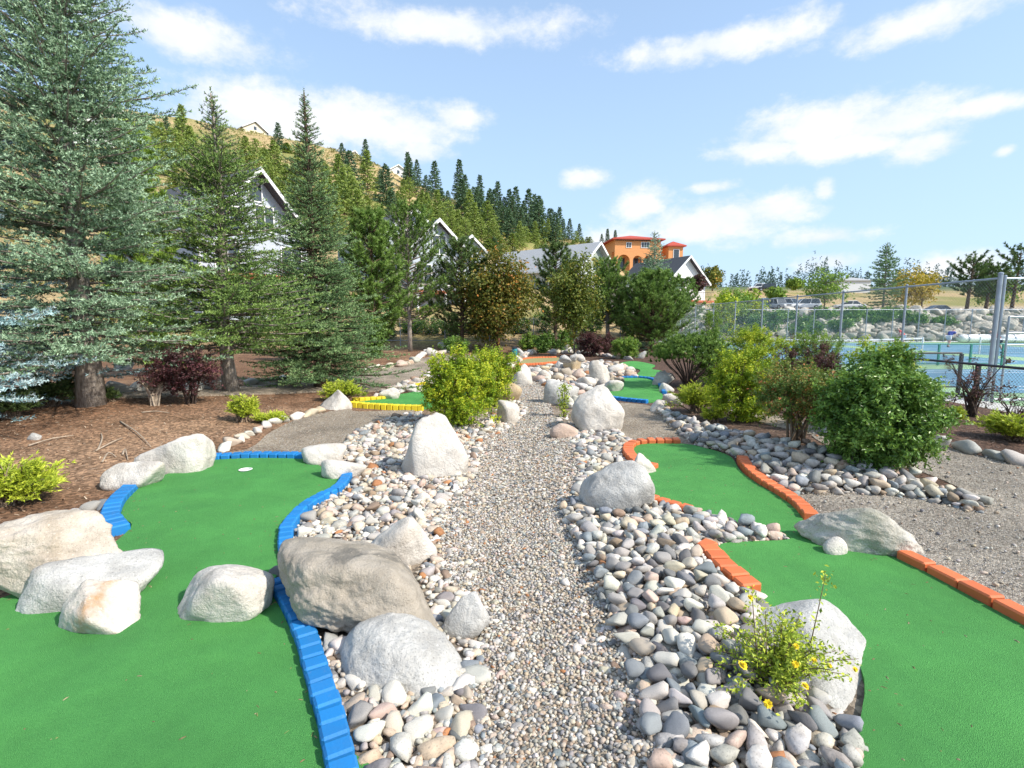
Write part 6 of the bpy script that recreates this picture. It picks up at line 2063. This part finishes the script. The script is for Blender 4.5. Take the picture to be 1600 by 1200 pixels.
def fence(label, x0, y0, x1, y1, zb, ht, n, mat, wire_mat, pitch, wire, pr=0.032, big_first=False, bottom=True, name='chain_link_fence', mid=None):
    root = thing(name, label, 'fence', (x0, y0, zb))
    for k in range(n + 1):
        f = k / n
        b = MB()
        r_ = 0.052 if (k == 0 and big_first) else pr
        extra = 0.10 if (k == 0 and big_first) else 0.03
        px_, py_ = (x1 - x0) * f, (y1 - y0) * f
        b.tube(np.array([[px_, py_, -0.3], [px_, py_, ht + extra]]), r_, 10)
        po = b.build('post', M[mat], root, False)
        b = MB()
        b.tube(np.array([[px_, py_, ht + extra + 0.002], [px_, py_, ht + extra + 0.03], [px_, py_, ht + extra + 0.05]]), [r_ * 1.15, r_ * 1.1, r_ * 0.4], 10)
        b.build('post_cap', M[mat], po)
    b = MB()
    b.tube(np.array([[0, 0, ht], [x1 - x0, y1 - y0, ht]]), 0.024 if ht > 2 else 0.012, 8)
    b.build('top_rail', M[mat], root)
    if bottom:
        b = MB()
        b.tube(np.array([[0, 0, 0.08], [x1 - x0, y1 - y0, 0.08]]), 0.018, 6)
        b.build('bottom_rail', M[mat], root)
    if mid:
        b = MB()
        b.tube(np.array([[0, 0, mid], [x1 - x0, y1 - y0, mid]]), 0.022, 6)
        b.build('middle_rail', M[mat], root)
    w = chain_link(0.0, 0.035, x1 - x0, y1 - y0 + 0.035, 0.1, ht - 0.02, pitch, wire)
    w.build('wire_mesh', M[wire_mat], root)
    return root


fence('tall steel chain link fence along the tennis court, starting at a thick corner post', 12.0, 12.8, 12.0, 45.8, -0.45, 3.08, 11, 'galvanised', 'galvanised', 0.09, 0.0019, big_first=True, pr=0.034)
fence('chain link fence running off behind the gate from the thick corner post', 12.12, 12.8, 27.12, 12.8, -0.45, 3.08, 5, 'galvanised', 'galvanised', 0.09, 0.0019)
fence('far chain link fence of the tennis court with green wire before the rock bank', 12.0, 52.4, 60.0, 52.4, -0.45, 3.3, 18, 'galvanised', 'green_vinyl', 0.16, 0.006, pr=0.045)
# gate frame beside the corner post
root = thing('fence_gate', 'closed steel gate frame with cross rails beside the thick corner post', 'gate', (12.25, 12.72, -0.45))
b = MB()
for x_ in (0.0, 1.25):
    b.tube(np.array([[x_, 0, 0.05], [x_, 0, 2.15]]), 0.024, 8)
for z_ in (0.06, 1.45, 1.75, 2.14):
    b.tube(np.array([[0, 0, z_], [1.25, 0, z_]]), 0.022, 8)
b.build('gate_frame', M['galvanised'], root)
b = MB()
b.box(0.02, 0.12, -0.05, -0.02, 1.0, 1.1)
b.build('latch', M['black_metal'], root)

# black railing along the walkway
def railing(label, pts, ht, posts, rails, mat='black_metal'):
    root = thing('railing', label, 'railing', (pts[0][0], pts[0][1], pts[0][2]))
    P = np.array(pts) - np.array(pts[0])
    for z_ in rails:
        b = MB()
        b.tube(P + np.array([0, 0, z_]), 0.028 if z_ == max(rails) else 0.02, 8)
        b.build('rail', M[mat], root)
    seg = np.linalg.norm(np.diff(P, axis=0), axis=1)
    s = np.concatenate([[0], np.cumsum(seg)])
    for k in range(posts + 1):
        c = s[-1] * k / posts
        q = np.array([np.interp(c, s, P[:, i]) for i in range(3)])
        b = MB()
        b.box(q[0] - 0.035, q[0] + 0.035, q[1] - 0.035, q[1] + 0.035, q[2] - 0.15, q[2] + ht - 0.02)
        b.build('post', M[mat], root)
    if len(pts) == 2:
        w_ = chain_link(0.0, 0.0, P[1][0], P[1][1], 0.14, ht - 0.04, 0.07, 0.002)
        w_.build('wire_mesh', M[mat], root)


railing('black metal railing before the sparse burgundy shrub along the court walkway', [(9.85, 5.5, -0.40), (9.85, 14.3, -0.40)], 1.07, 5, (1.07, 0.12))
railing('black metal cross rail between the walkway railing and the thick corner post', [(9.9, 14.34, -0.40), (12.6, 14.34, -0.40)], 1.10, 2, (1.10, 0.15))
railing('low dark green court divider fence behind the corner post', [(17.0, 24.0, -0.45), (23.0, 24.0, -0.45)], 1.0, 4, (1.0, 0.1), 'green_vinyl')
# garden fence at the back
fence('low thin wire fence at the back of the garden below the grey houses', -9.0, 29.5, 11.5, 30.5, 0.45, 1.3, 8, 'galvanised', 'galvanised', 0.25, 0.002, pr=0.022, name='garden_fence')

# tennis nets
M['net_white'] = flat('net_band_white', (0.8, 0.8, 0.8), 0.7)
M['net_cord'] = flat('net_cord_dark', (0.05, 0.06, 0.06), 0.8)
for (x0, x1, lab) in ((14.6, 26.4, 'tennis net of the court nearest the rock bank corner'), (30.1, 41.4, 'tennis net behind the thick corner post where the players stand')):
    Yn = 33.0
    root = thing('tennis_net', lab, 'tennis net', (x0, Yn, CZ), 0, 'tennis nets')
    L = x1 - x0
    for x_ in (0, L):
        b = MB()
        b.tube(np.array([[x_, 0, 0], [x_, 0, 1.08]]), 0.045, 8)
        b.build('net_post', M['white_paint'], root)
    sagx = np.linspace(0, L, 9)
    sag = 1.04 - 0.12 * (1 - ((sagx / L - .5) * 2) ** 2)
    b = MB()
    for i in range(8):
        b.quad((sagx[i], -0.012, sag[i] - 0.09), (sagx[i + 1], -0.012, sag[i + 1] - 0.09), (sagx[i + 1], -0.012, sag[i + 1]), (sagx[i], -0.012, sag[i]))
        b.quad((sagx[i], 0.012, sag[i] - 0.09), (sagx[i], 0.012, sag[i]), (sagx[i + 1], 0.012, sag[i + 1]), (sagx[i + 1], 0.012, sag[i + 1] - 0.09))
    b.build('net_band', M['net_white'], root)
    b = MB()
    for k in range(int(L / 0.12)):
        b.tube(np.array([[k * 0.12, 0, 0.03], [k * 0.12, 0, 0.9]]), 0.004, 3, cap=False)
    for k in range(8):
        b.tube(np.array([[0, 0, 0.06 + k * 0.11], [L, 0, 0.06 + k * 0.10]]), 0.004, 3, cap=False)
    b.build('net_mesh', M['net_cord'], root)

# long white rolled cover by the far fence
M['tarp'] = flat('white_tarp', (0.72, 0.72, 0.7), 0.6, 0.3, 0, 0.1, 3)
for (u0, u1, lab) in ((1498, 1556, 'long white rolled cover lying before the far fence, behind the corner post'), (1562, 1660, 'long white rolled cover lying before the far fence at the photo edge')):
    p0, p1 = at_y(u0, 530, 51.2), at_y(u1, 530, 51.2)
    b = MB()
    n_ = 12
    P = np.column_stack([np.linspace(0, p1.x - p0.x, n_), np.random.default_rng(1).normal(0, .04, n_), np.full(n_, 0.42)])
    rr = 0.42 + np.random.default_rng(2).normal(0, 0.015, n_)
    rr[0] *= 0.75
    rr[-1] *= 0.75
    b.tube(P, rr, 14)
    root = thing('rolled_cover', lab, 'rolled cover', (p0.x, 51.2, CZ), 0, 'white rolled court covers')
    b.build('roll', M['tarp'], root, True)
    for k in (0.2, 0.5, 0.8):
        c_ = (p1.x - p0.x) * k
        bb = MB()
        bb.tube(np.array([[c_ - 0.05, 0, 0.42], [c_ + 0.05, 0, 0.42]]), 0.455, 14, cap=True)
        bb.build('strap', M['galvanised'], root)

# rocks of the bank beyond the court
M['bank_rock'] = granite('bank_rock', (0.58, 0.54, 0.47), (0.34, 0.32, 0.28), (0.34, 0.30, 0.25), 0.2, scale=0.15)
BR = [fast_mesh('bank_rock', rock_verts(900 + k, 3, 10 + k % 4, 9, 0.08)[0], ICO[3][1], M['bank_rock'], True) for k in range(8)]
rows = 6
nb_ = 0
for k in range(700):
    y = random.uniform(53.3, 60.5)
    x = random.uniform(8 + (y - 52) * .6, 66)
    r_ = random.uniform(0.35, 0.85)
    if nb_ >= 290:
        break
    ok = True
    for q in BOULDERS[-260:]:
        if q[2] < 1.0 and q[1] > 50 and math.hypot(q[0] - x, q[1] - y) < 0.62 * (q[2] + r_):
            ok = False
            break
    if not ok:
        continue
    BOULDERS.append((x, y, r_, r_))
    nb_ += 1
    o = bpy.data.objects.new('bank_rock', BR[k % 8])
    o.location = (x, y, h1(x, y) + r_ * 0.2)
    o.scale = (r_ * random.uniform(0.9, 1.4), r_, r_ * random.uniform(0.6, 0.85))
    o.rotation_euler = (random.uniform(-.4, .4), random.uniform(-.4, .4), random.uniform(0, 6.28))
    link(o)
    row = 'low on' if y < 55.0 else ('halfway up' if y < 57.8 else 'along the top of')
    uu = 800 + FPX * x / y
    seg = 'left of the parked trucks' if uu < 1180 else 'below the trucks' if uu < 1240 else 'below the white SUV' if uu < 1300 else 'below the willow-like tree' if uu < 1350 else 'below the tall blue spruce' if uu < 1410 else 'behind the blue shirted player' if uu < 1490 else 'behind the rolled cover'
    sz_ = 'big' if r_ > 0.68 else 'small' if r_ < 0.48 else 'grey'
    tag(o, f'{sz_} riprap rock {row} the bank {seg}', 'rock', 'riprap rocks on the bank beyond the court')
mv, mt_, mc, cnt = [], [], [], 0
rg2 = np.random.default_rng(31)
for k in range(1500):
    y = rg2.uniform(53.1, 61.0)
    x = rg2.uniform(6 + (y - 52) * .6, 75)
    r_ = rg2.uniform(0.18, 0.5)
    V = S_LOW[k % 8] @ np.array(Euler((0, 0, rg2.uniform(0, 6))).to_matrix()).T * np.array([r_ * 1.2, r_, r_ * .75]) + np.array([x, y, h1(x, y) + r_ * 0.2])
    mv.append(V); mt_.append(Tl + cnt); cnt += len(V)
    mc.append(np.broadcast_to(np.array([.42, .39, .35]) * rg2.uniform(.6, 1.2), (len(V), 3)))
o = link(bpy.data.objects.new('bank_rubble', fast_mesh('bank_rubble', np.vstack(mv), np.vstack(mt_), M['stone_mass'], True, col=np.vstack(mc))))
tag(o, 'smaller rubble between the riprap rocks of the bank', 'rubble', None, 'stuff')
# grass strip above the bank under the pines
M['grass_strip'] = flat('grass_strip', (0.10, 0.17, 0.04), 0.9, 0.1, 0, 0.4, 3)
sheet('grass_verge', np.array([[44, 59.2], [90, 59.2], [90, 64], [46, 64]]), 0.12, M['grass_strip'], 1.5)
# upper road
M['asphalt'] = flat('asphalt_pale', (0.30, 0.28, 0.26), 0.9, 0.2, 0, 0.1, 0.6)
sheet('parking_lot', np.array([[33, 80], [140, 80], [140, 96], [36, 96]]), 0.15, M['asphalt'], 3)

# ------------------------------------------------------------------ vehicles
for nm, c_ in (('car_white', (0.78, 0.78, 0.78)), ('car_silver', (0.42, 0.44, 0.46)), ('car_grey', (0.13, 0.15, 0.18)), ('car_black', (0.02, 0.02, 0.022)), ('car_teal', (0.10, 0.2, 0.24))):
    t = NT(nm)
    t.p.inputs['Coat Weight'].default_value = 0.6
    t.p.inputs['Coat Roughness'].default_value = 0.05
    M[nm] = t.fin(c_, 0.35, 0.5)
M['tyre'] = flat('tyre', (0.025, 0.025, 0.025), 0.85)
M['rim'] = flat('rim', (0.45, 0.46, 0.47), 0.35, 0.5, 0.6)
t = NT('headlight')
M['headlight'] = t.fin((0.8, 0.82, 0.85), 0.1, 0.6)
M['taillight'] = flat('taillight', (0.45, 0.02, 0.02), 0.3)


def car(name, label, u, v, Y, yaw, kind, paint_):
    """side profile in x (front at +x), y is the width"""
    p = at_y(u, v, Y)
    root = thing(name, label, 'pickup truck' if kind == 'pickup' else 'car', (p.x, Y, p.z), yaw, 'vehicles in the parking lot')
    if kind == 'pickup':
        L, W, zb, zr, cab = 5.4, 1.95, 0.95, 1.85, (-0.55, 1.35, -0.25, 0.85)
    elif kind == 'suv':
        L, W, zb, zr, cab = 4.7, 1.85, 1.0, 1.75, (-2.2, 1.15, -1.95, 0.45)
    elif kind == 'jeep':
        L, W, zb, zr, cab = 4.2, 1.85, 1.1, 1.85, (-2.0, 0.85, -1.95, 0.6)
    else:
        L, W, zb, zr, cab = 4.5, 1.8, 0.88, 1.43, (-1.6, 1.25, -0.95, 0.3)
    h_ = L / 2
    # body cross sections along x
    xs_ = [-h_, -h_ + 0.12, -h_ * 0.55, 0, h_ * 0.55, h_ - 0.35, h_]
    bm_ = MB()
    rings = []
    for x_ in xs_:
        fr = (x_ + h_) / L
        top = zb - (0.14 if fr > 0.97 else 0.05 if fr > 0.72 else 0.0) - (0.06 if fr < 0.01 else 0)
        bot = 0.36 if 0.02 < fr < 0.98 else 0.48
        wd = W / 2 * (0.88 if fr > 0.97 or fr < 0.01 else 1.0)
        rings.append([(x_, -wd * .94, bot), (x_, -wd, (bot + top) / 2), (x_, -wd * .95, top - .06), (x_, -wd * .86, top), (x_, wd * .86, top), (x_, wd * .95, top - .06), (x_, wd, (bot + top) / 2), (x_, wd * .94, bot)])
    V = np.array(rings).reshape(-1, 3)
    T = []
    m_ = 8
    for i in range(len(xs_) - 1):
        for j in range(m_):
            a_, b_ = i * m_ + j, i * m_ + (j + 1) % m_
            T += [[a_, b_, a_ + m_], [b_, b_ + m_, a_ + m_]]
    for i0 in (0, (len(xs_) - 1) * m_):
        for j in range(1, m_ - 1):
            T.append([i0, i0 + j, i0 + j + 1])
    bm_.add(V, T)
    bm_.build('body', M[paint_], root)
    x0, x1, x2, x3 = cab
    g = MB()
    wl_, wu = W / 2 * .86, W / 2 * .70
    V = [(x0, -wl_, zb - .02), (x1, -wl_, zb - .05), (x1, wl_, zb - .05), (x0, wl_, zb - .02), (x2, -wu, zr - .04), (x3, -wu, zr - .04), (x3, wu, zr - .04), (x2, wu, zr - .04)]
    g.add(V, [[0, 1, 5], [0, 5, 4], [2, 3, 7], [2, 7, 6], [1, 2, 6], [1, 6, 5], [3, 0, 4], [3, 4, 7], [4, 5, 6], [4, 6, 7]])
    g.build('windows', M['pane'], root)
    g = MB()
    V = [(x2 - .06, -wu - .03, zr - .05), (x3 + .06, -wu - .03, zr - .05), (x3 + .06, wu + .03, zr - .05), (x2 - .06, wu + .03, zr - .05), (x2 + .1, -wu + .1, zr + .02), (x3 - .12, -wu + .1, zr + .02), (x3 - .12, wu - .1, zr + .02), (x2 + .1, wu - .1, zr + .02)]
    g.add(V, [[0, 1, 5], [0, 5, 4], [2, 3, 7], [2, 7, 6], [1, 2, 6], [1, 6, 5], [3, 0, 4], [3, 4, 7], [4, 5, 6], [4, 6, 7], [0, 2, 1], [0, 3, 2]])
    g.build('roof', M[paint_], root)
    for sgn in (-1, 1):
        g = MB()
        for (xa, xb) in ((x0, x2), (x1, x3), ((x0 + x1) / 2 - 0.1, (x2 + x3) / 2 - 0.1)):
            g.tube(np.array([[xa, sgn * (wl_ + .01), zb - .05], [xb, sgn * (wu + .015), zr - .04]]), 0.045, 5)
        g.build('pillars', M[paint_], root)
        for xw in (-h_ * .62, h_ * .62):
            wh = MB()
            wr = 0.36 if kind in ('pickup', 'suv', 'jeep') else 0.32
            P = np.array([[xw, sgn * (W / 2 - .22), wr], [xw, sgn * (W / 2 + .02), wr]])
            wh.tube(P, [wr, wr], 18)
            wo = wh.build('wheel', M['tyre'], root)
            wh = MB()
            wh.tube(np.array([[xw, sgn * (W / 2 + .021), wr], [xw, sgn * (W / 2 + .035), wr]]), [wr * .62, wr * .5], 14)
            wh.build('rim', M['rim'], wo)
        g = MB()
        g.box(h_ - .16, h_ + .015, sgn * W * .36 - .17, sgn * W * .36 + .17, zb - .34, zb - .18)
        g.build('headlight', M['headlight'], root)
        g = MB()
        g.box(-h_ - .015, -h_ + .1, sgn * W * .38 - .1, sgn * W * .38 + .1, zb - .3, zb - .1)
        g.build('taillight', M['taillight'], root)
    g = MB()
    g.box(h_ - .1, h_ + .02, -W * .22, W * .22, zb - .36, zb - .18)
    g.build('grille', M['black_metal'], root)
    g = MB()
    g.box(h_ - .1, h_ + .06, -W * .43, W * .43, 0.42, 0.56)
    g.build('bumper', M['car_silver' if kind == 'pickup' else paint_], root)
    return root


car('pickup_truck', 'dark teal pickup truck parked nose out beside the silver truck', 1192, 484, 84, R(-150), 'pickup', 'car_teal')
car('pickup_truck', 'silver grey pickup truck parked facing the court', 1212, 484, 83, R(-75), 'pickup', 'car_silver')
car('parked_car', 'white low car half behind the silver pickup', 1234, 483, 86, R(-60), 'suv', 'car_white')
car('parked_car', 'white SUV seen from its side next to the willow-like tree', 1256, 484, 84, R(170), 'suv', 'car_white')
car('parked_car', 'white car between the willow-like tree and the tall blue spruce', 1326, 484, 84, R(160), 'sedan', 'car_white')
car('parked_car', 'dark grey car behind the two leaning pines', 1462, 492, 78, R(175), 'sedan', 'car_grey')
car('parked_car', 'small silver car parked at the left end of the row', 1174, 484, 88, R(-110), 'sedan', 'car_silver')
car('parked_jeep', 'black open jeep on the upper road', 1197, 455, 130, R(165), 'jeep', 'car_black')
car('parked_car', 'white van behind the black jeep on the upper road', 1184, 454, 134, R(170), 'suv', 'car_white')
# round iron frame
p = at_y(1177, 470, 70)
root = thing('iron_hoop', 'round dark iron hoop frame standing before the parked trucks', 'hoop frame', (p.x, 70, p.z - 0.1))
zc = z_at(458, 70) - p.z + 0.1
for k in range(3):
    b = MB()
    th = np.linspace(0, 2 * math.pi, 29)
    c_, s_ = math.cos(k * math.pi / 3), math.sin(k * math.pi / 3)
    b.tube(np.stack([0.85 * np.cos(th) * c_, 0.85 * np.cos(th) * s_, zc + 0.72 * np.sin(th)], 1), 0.045, 6, cap=False)
    b.build('hoop', M['bark_brown'], root)
for x_ in (-0.4, 0.4):
    b = MB()
    b.tube(np.array([[x_, 0, -0.5], [x_, 0, zc - 0.6]]), 0.04, 6)
    b.build('leg', M['bark_brown'], root)
# retaining-wall and long low roof at the upper lot
pa, pb2 = at_y(1318, 432, 150), at_y(1352, 455, 150)
b = MB()
b.box(0, 9, 0, 6, -1.5, 3.4)
o = thing('grey_shed', 'plain grey low building end behind the tall blue spruce', 'building', (pa.x - 1, 150, pb2.z - 0.5))
b.build('wall', M['siding_pale'], o)
b = MB()
hip_roof(b, 0, 9, 0, 6, 3.404, 1.2, 0.4)
b.build('roof', M['roof_grey'], o)
# teal bin at the back of the garden
M['teal'] = flat('teal_plastic', (0.03, 0.24, 0.28), 0.5)
px_, py_ = base_at(804, 562)
root = thing('bin', 'small teal bin post by the grey rock at the back', 'bin', (px_, py_, h1(px_, py_)))
b = MB()
b.tube(np.array([[0, 0, -.05], [0, 0, 0.42], [0, 0, 0.46]]), [0.10, 0.11, 0.09], 12)
b.build('body', M['teal'], root)
b = MB()
b.tube(np.array([[0, 0, 0.465], [0, 0, 0.5], [0, 0, 0.53]]), [0.12, 0.12, 0.05], 12)
b.build('lid', M['black_metal'], root)

# ------------------------------------------------------------------ people on the court
M['skin'] = flat('skin', (0.55, 0.34, 0.25), 0.6)
M['shirt_red'] = flat('shirt_red', (0.62, 0.05, 0.06), 0.8)
M['shirt_blue'] = flat('shirt_blue', (0.03, 0.06, 0.30), 0.8)
M['shorts_white'] = flat('shorts_white', (0.7, 0.7, 0.7), 0.8)
M['shorts_dark'] = flat('shorts_dark', (0.06, 0.07, 0.08), 0.8)
M['shoe'] = flat('shoe_dark', (0.08, 0.08, 0.09), 0.7)
M['hair'] = flat('hair_grey', (0.2, 0.17, 0.15), 0.8)


def skin_mesh(name, verts, edges, rad, mat, parent, root_i=0, sub=2):
    me = bpy.data.meshes.new(name)
    me.from_pydata([tuple(v) for v in verts], edges, [])
    o = link(bpy.data.objects.new(name, me), parent)
    sk = o.modifiers.new('skin', 'SKIN')
    for i, r_ in enumerate(rad):
        r2 = r_ if isinstance(r_, tuple) else (r_, r_)
        me.skin_vertices[0].data[i].radius = r2
        me.skin_vertices[0].data[i].use_root = (i == root_i)
    sk.use_smooth_shade = True
    s = o.modifiers.new('smooth', 'SUBSURF')
    s.levels = s.render_levels = sub
    me.materials.append(mat)
    return o


def person(label, x, y, yaw, shirt, shorts, bend, stride, arm):
    root = thing('person', label, 'person', (x, y, CZ), yaw, 'players on the tennis court')
    cb, sb = math.cos(bend), math.sin(bend)

    def tor(px, py, pz):   # torso points tilt forward (+y) about the hip
        return (px, py * cb + pz * sb, 0.88 + pz * cb - py * sb)
    pelvis, waist, chest, neck, head, crown_ = (0, 0, 0.88), tor(0, 0, 0.18), tor(0, 0, 0.42), tor(0, 0.02, 0.60), tor(0, 0.05, 0.72), tor(0, 0.05, 0.83)
    shL, shR = tor(-0.19, 0, 0.50), tor(0.19, 0, 0.50)
    eL, eR = tor(-0.30, 0.10, 0.26), tor(0.33, 0.16 + arm * .1, 0.30)
    wL, wR = tor(-0.26, 0.32, 0.18), tor(0.40, 0.38, 0.28 + arm * .2)
    hL, hR = tor(-0.24, 0.41, 0.17), tor(0.42, 0.47, 0.30 + arm * .2)
    hipL, hipR = (-0.10, 0, 0.86), (0.10, 0, 0.86)
    kL, kR = (-0.14, stride * .5 + .12, 0.47), (0.14, -stride * .4 + .10, 0.47)
    aL, aR = (-0.16, stride * .75, 0.09), (0.16, -stride * .8, 0.09)
    tL, tR = (-0.18, stride * .75 + .17, 0.04), (0.18, -stride * .8 + .17, 0.04)
    V = [pelvis, waist, chest, neck, head, crown_, shL, eL, wL, hL, shR, eR, wR, hR, hipL, kL, aL, tL, hipR, kR, aR, tR]
    E = [(0, 1), (1, 2), (2, 3), (3, 4), (4, 5), (2, 6), (6, 7), (7, 8), (8, 9), (2, 10), (10, 11), (11, 12), (12, 13), (0, 14), (14, 15), (15, 16), (16, 17), (0, 18), (18, 19), (19, 20), (20, 21)]
    Rr = [.12, .115, .13, .055, .095, .075, .058, .043, .032, .03, .058, .043, .032, .03, .085, .058, .04, .036, .085, .058, .04, .036]
    skin_mesh('body', V, E, Rr, M['skin'], root)
    skin_mesh('shirt', [pelvis, waist, chest, shL, tuple(np.array(shL) * .45 + np.array(eL) * .55), shR, tuple(np.array(shR) * .45 + np.array(eR) * .55)], [(0, 1), (1, 2), (2, 3), (3, 4), (2, 5), (5, 6)],
              [.15, .15, .16, .085, .075, .085, .075], M[shirt], root)
    skin_mesh('shorts', [(0, 0, .90), hipL, tuple(np.array(hipL) * .3 + np.array(kL) * .7), hipR, tuple(np.array(hipR) * .3 + np.array(kR) * .7)], [(0, 1), (1, 2), (0, 3), (3, 4)], [.155, .115, .10, .115, .10], M[shorts], root)
    for a_, t_ in ((aL, tL), (aR, tR)):
        skin_mesh('shoe', [(a_[0], a_[1] - .05, .045), t_], [(0, 1)], [.055, .05], M['shoe'], root)
    skin_mesh('hair', [tuple(np.array(head) + np.array([0, -.03, .02])), crown_], [(0, 1)], [.10, .085], M['hair'], root)
    for k, hand in ((0, hL), (1, hR)):
        pass
    return np.array(hR)


for (lab, u, v, Y, yaw, sh, so, bd, st, ar) in (
        ('tennis player in a red shirt bending forward behind the gate, dark shorts', 1560, 551, 34.0, R(35), 'shirt_red', 'shorts_dark', 0.75, 0.25, 0.0),
        ('tennis player in a blue shirt leaning forward beside the corner post', 1481, 542, 42.0, R(-70), 'shirt_blue', 'shorts_white', 0.8, 0.3, 0.2),
        ('tennis player in an orange red shirt beyond the white net post', 1411, 541, 43.0, R(50), 'shirt_red', 'shorts_white', 0.6, 0.2, 0.1)):
    p = at_y(u, v, Y)
    hand = person(lab, p.x, Y, yaw, sh, so, bd, st, ar)
    rk = thing('tennis_racket', 'tennis racket held by the ' + ('player behind the gate' if Y == 34 else 'player in the blue shirt' if Y == 42 else 'player beyond the net post'), 'tennis racket', (0, 0, 0), 0, 'tennis rackets')
    Mw = Matrix.Translation((p.x, Y, CZ)) @ Matrix.Rotation(yaw, 4, 'Z')
    hp = Mw @ Vector(hand)
    rk.location = hp
    rk.rotation_euler = (R(60), 0, yaw)
    b = MB()
    th = np.linspace(0, 6.283, 17)
    b.tube(np.stack([0.12 * np.cos(th), 0 * th, 0.45 + 0.16 * np.sin(th)], 1), 0.012, 5, cap=False)
    b.build('hoop', M['black_metal'], rk)
    b = MB()
    b.tube(np.array([[0, 0, -0.08], [0, 0, 0.29]]), 0.016, 6)
    b.build('handle', M['black_metal'], rk)
    b = MB()
    for q in range(-4, 5):
        b.tube(np.array([[q * .025, 0, 0.45 - .15 * math.sqrt(1 - (q / 5) ** 2)], [q * .025, 0, 0.45 + .15 * math.sqrt(1 - (q / 5) ** 2)]]), 0.002, 3, cap=False)
    b.build('strings', M['net_white'], rk)

# dry needles, leaf bits and grit that lie on the turf
for poly_, lab in ((W_GL, 'dry needles and grit lying on the wide green'), (W_GR, 'dry needles and grit lying on the long bending green')):
    lo, hi = np.maximum(poly_.min(0), [-4, 1.2]), np.minimum(poly_.max(0), [4.5, 7])
    P = rng.uniform(lo, hi, (1500, 2))
    P = P[inside(P, poly_)]
    edge_d = np.min(np.hypot(P[:, None, 0] - poly_[None, :, 0], P[:, None, 1] - poly_[None, :, 1]), 1)
    P = P[rng.random(len(P)) < 0.12 + 0.6 * np.exp(-edge_d / 0.12)]
    n_ = len(P)
    L_, w_ = rng.uniform(0.006, 0.026, n_), rng.uniform(0.0015, 0.006, n_)
    th = rng.uniform(0, 6.28, n_)
    base = np.array([[-.5, -.5, 0.1], [.5, -.4, 0.2], [.5, .5, 0.1], [-.5, .4, 0.2], [0, 0, 0.9]])
    V = base[None] * np.stack([L_, w_, w_], 1)[:, None, :]
    c_, s_ = np.cos(th)[:, None], np.sin(th)[:, None]
    V = np.stack([V[..., 0] * c_ - V[..., 1] * s_, V[..., 0] * s_ + V[..., 1] * c_, V[..., 2]], -1) + np.column_stack([P, H(P[:, 0], P[:, 1]) + 0.024])[:, None, :]
    T = (np.array([[0, 1, 4], [1, 2, 4], [2, 3, 4], [3, 0, 4]])[None] + (np.arange(n_) * 5)[:, None, None]).reshape(-1, 3)
    cc = np.array([(.30, .22, .12), (.22, .14, .08), (.34, .27, .17), (.2, .24, .08)])[rng.integers(0, 4, n_)]
    tag(link(bpy.data.objects.new('turf_litter', fast_mesh('turf_litter', V.reshape(-1, 3), T, M['stone_mass'], False, col=np.repeat(cc, 5, 0)))), lab, 'litter', None, 'stuff')
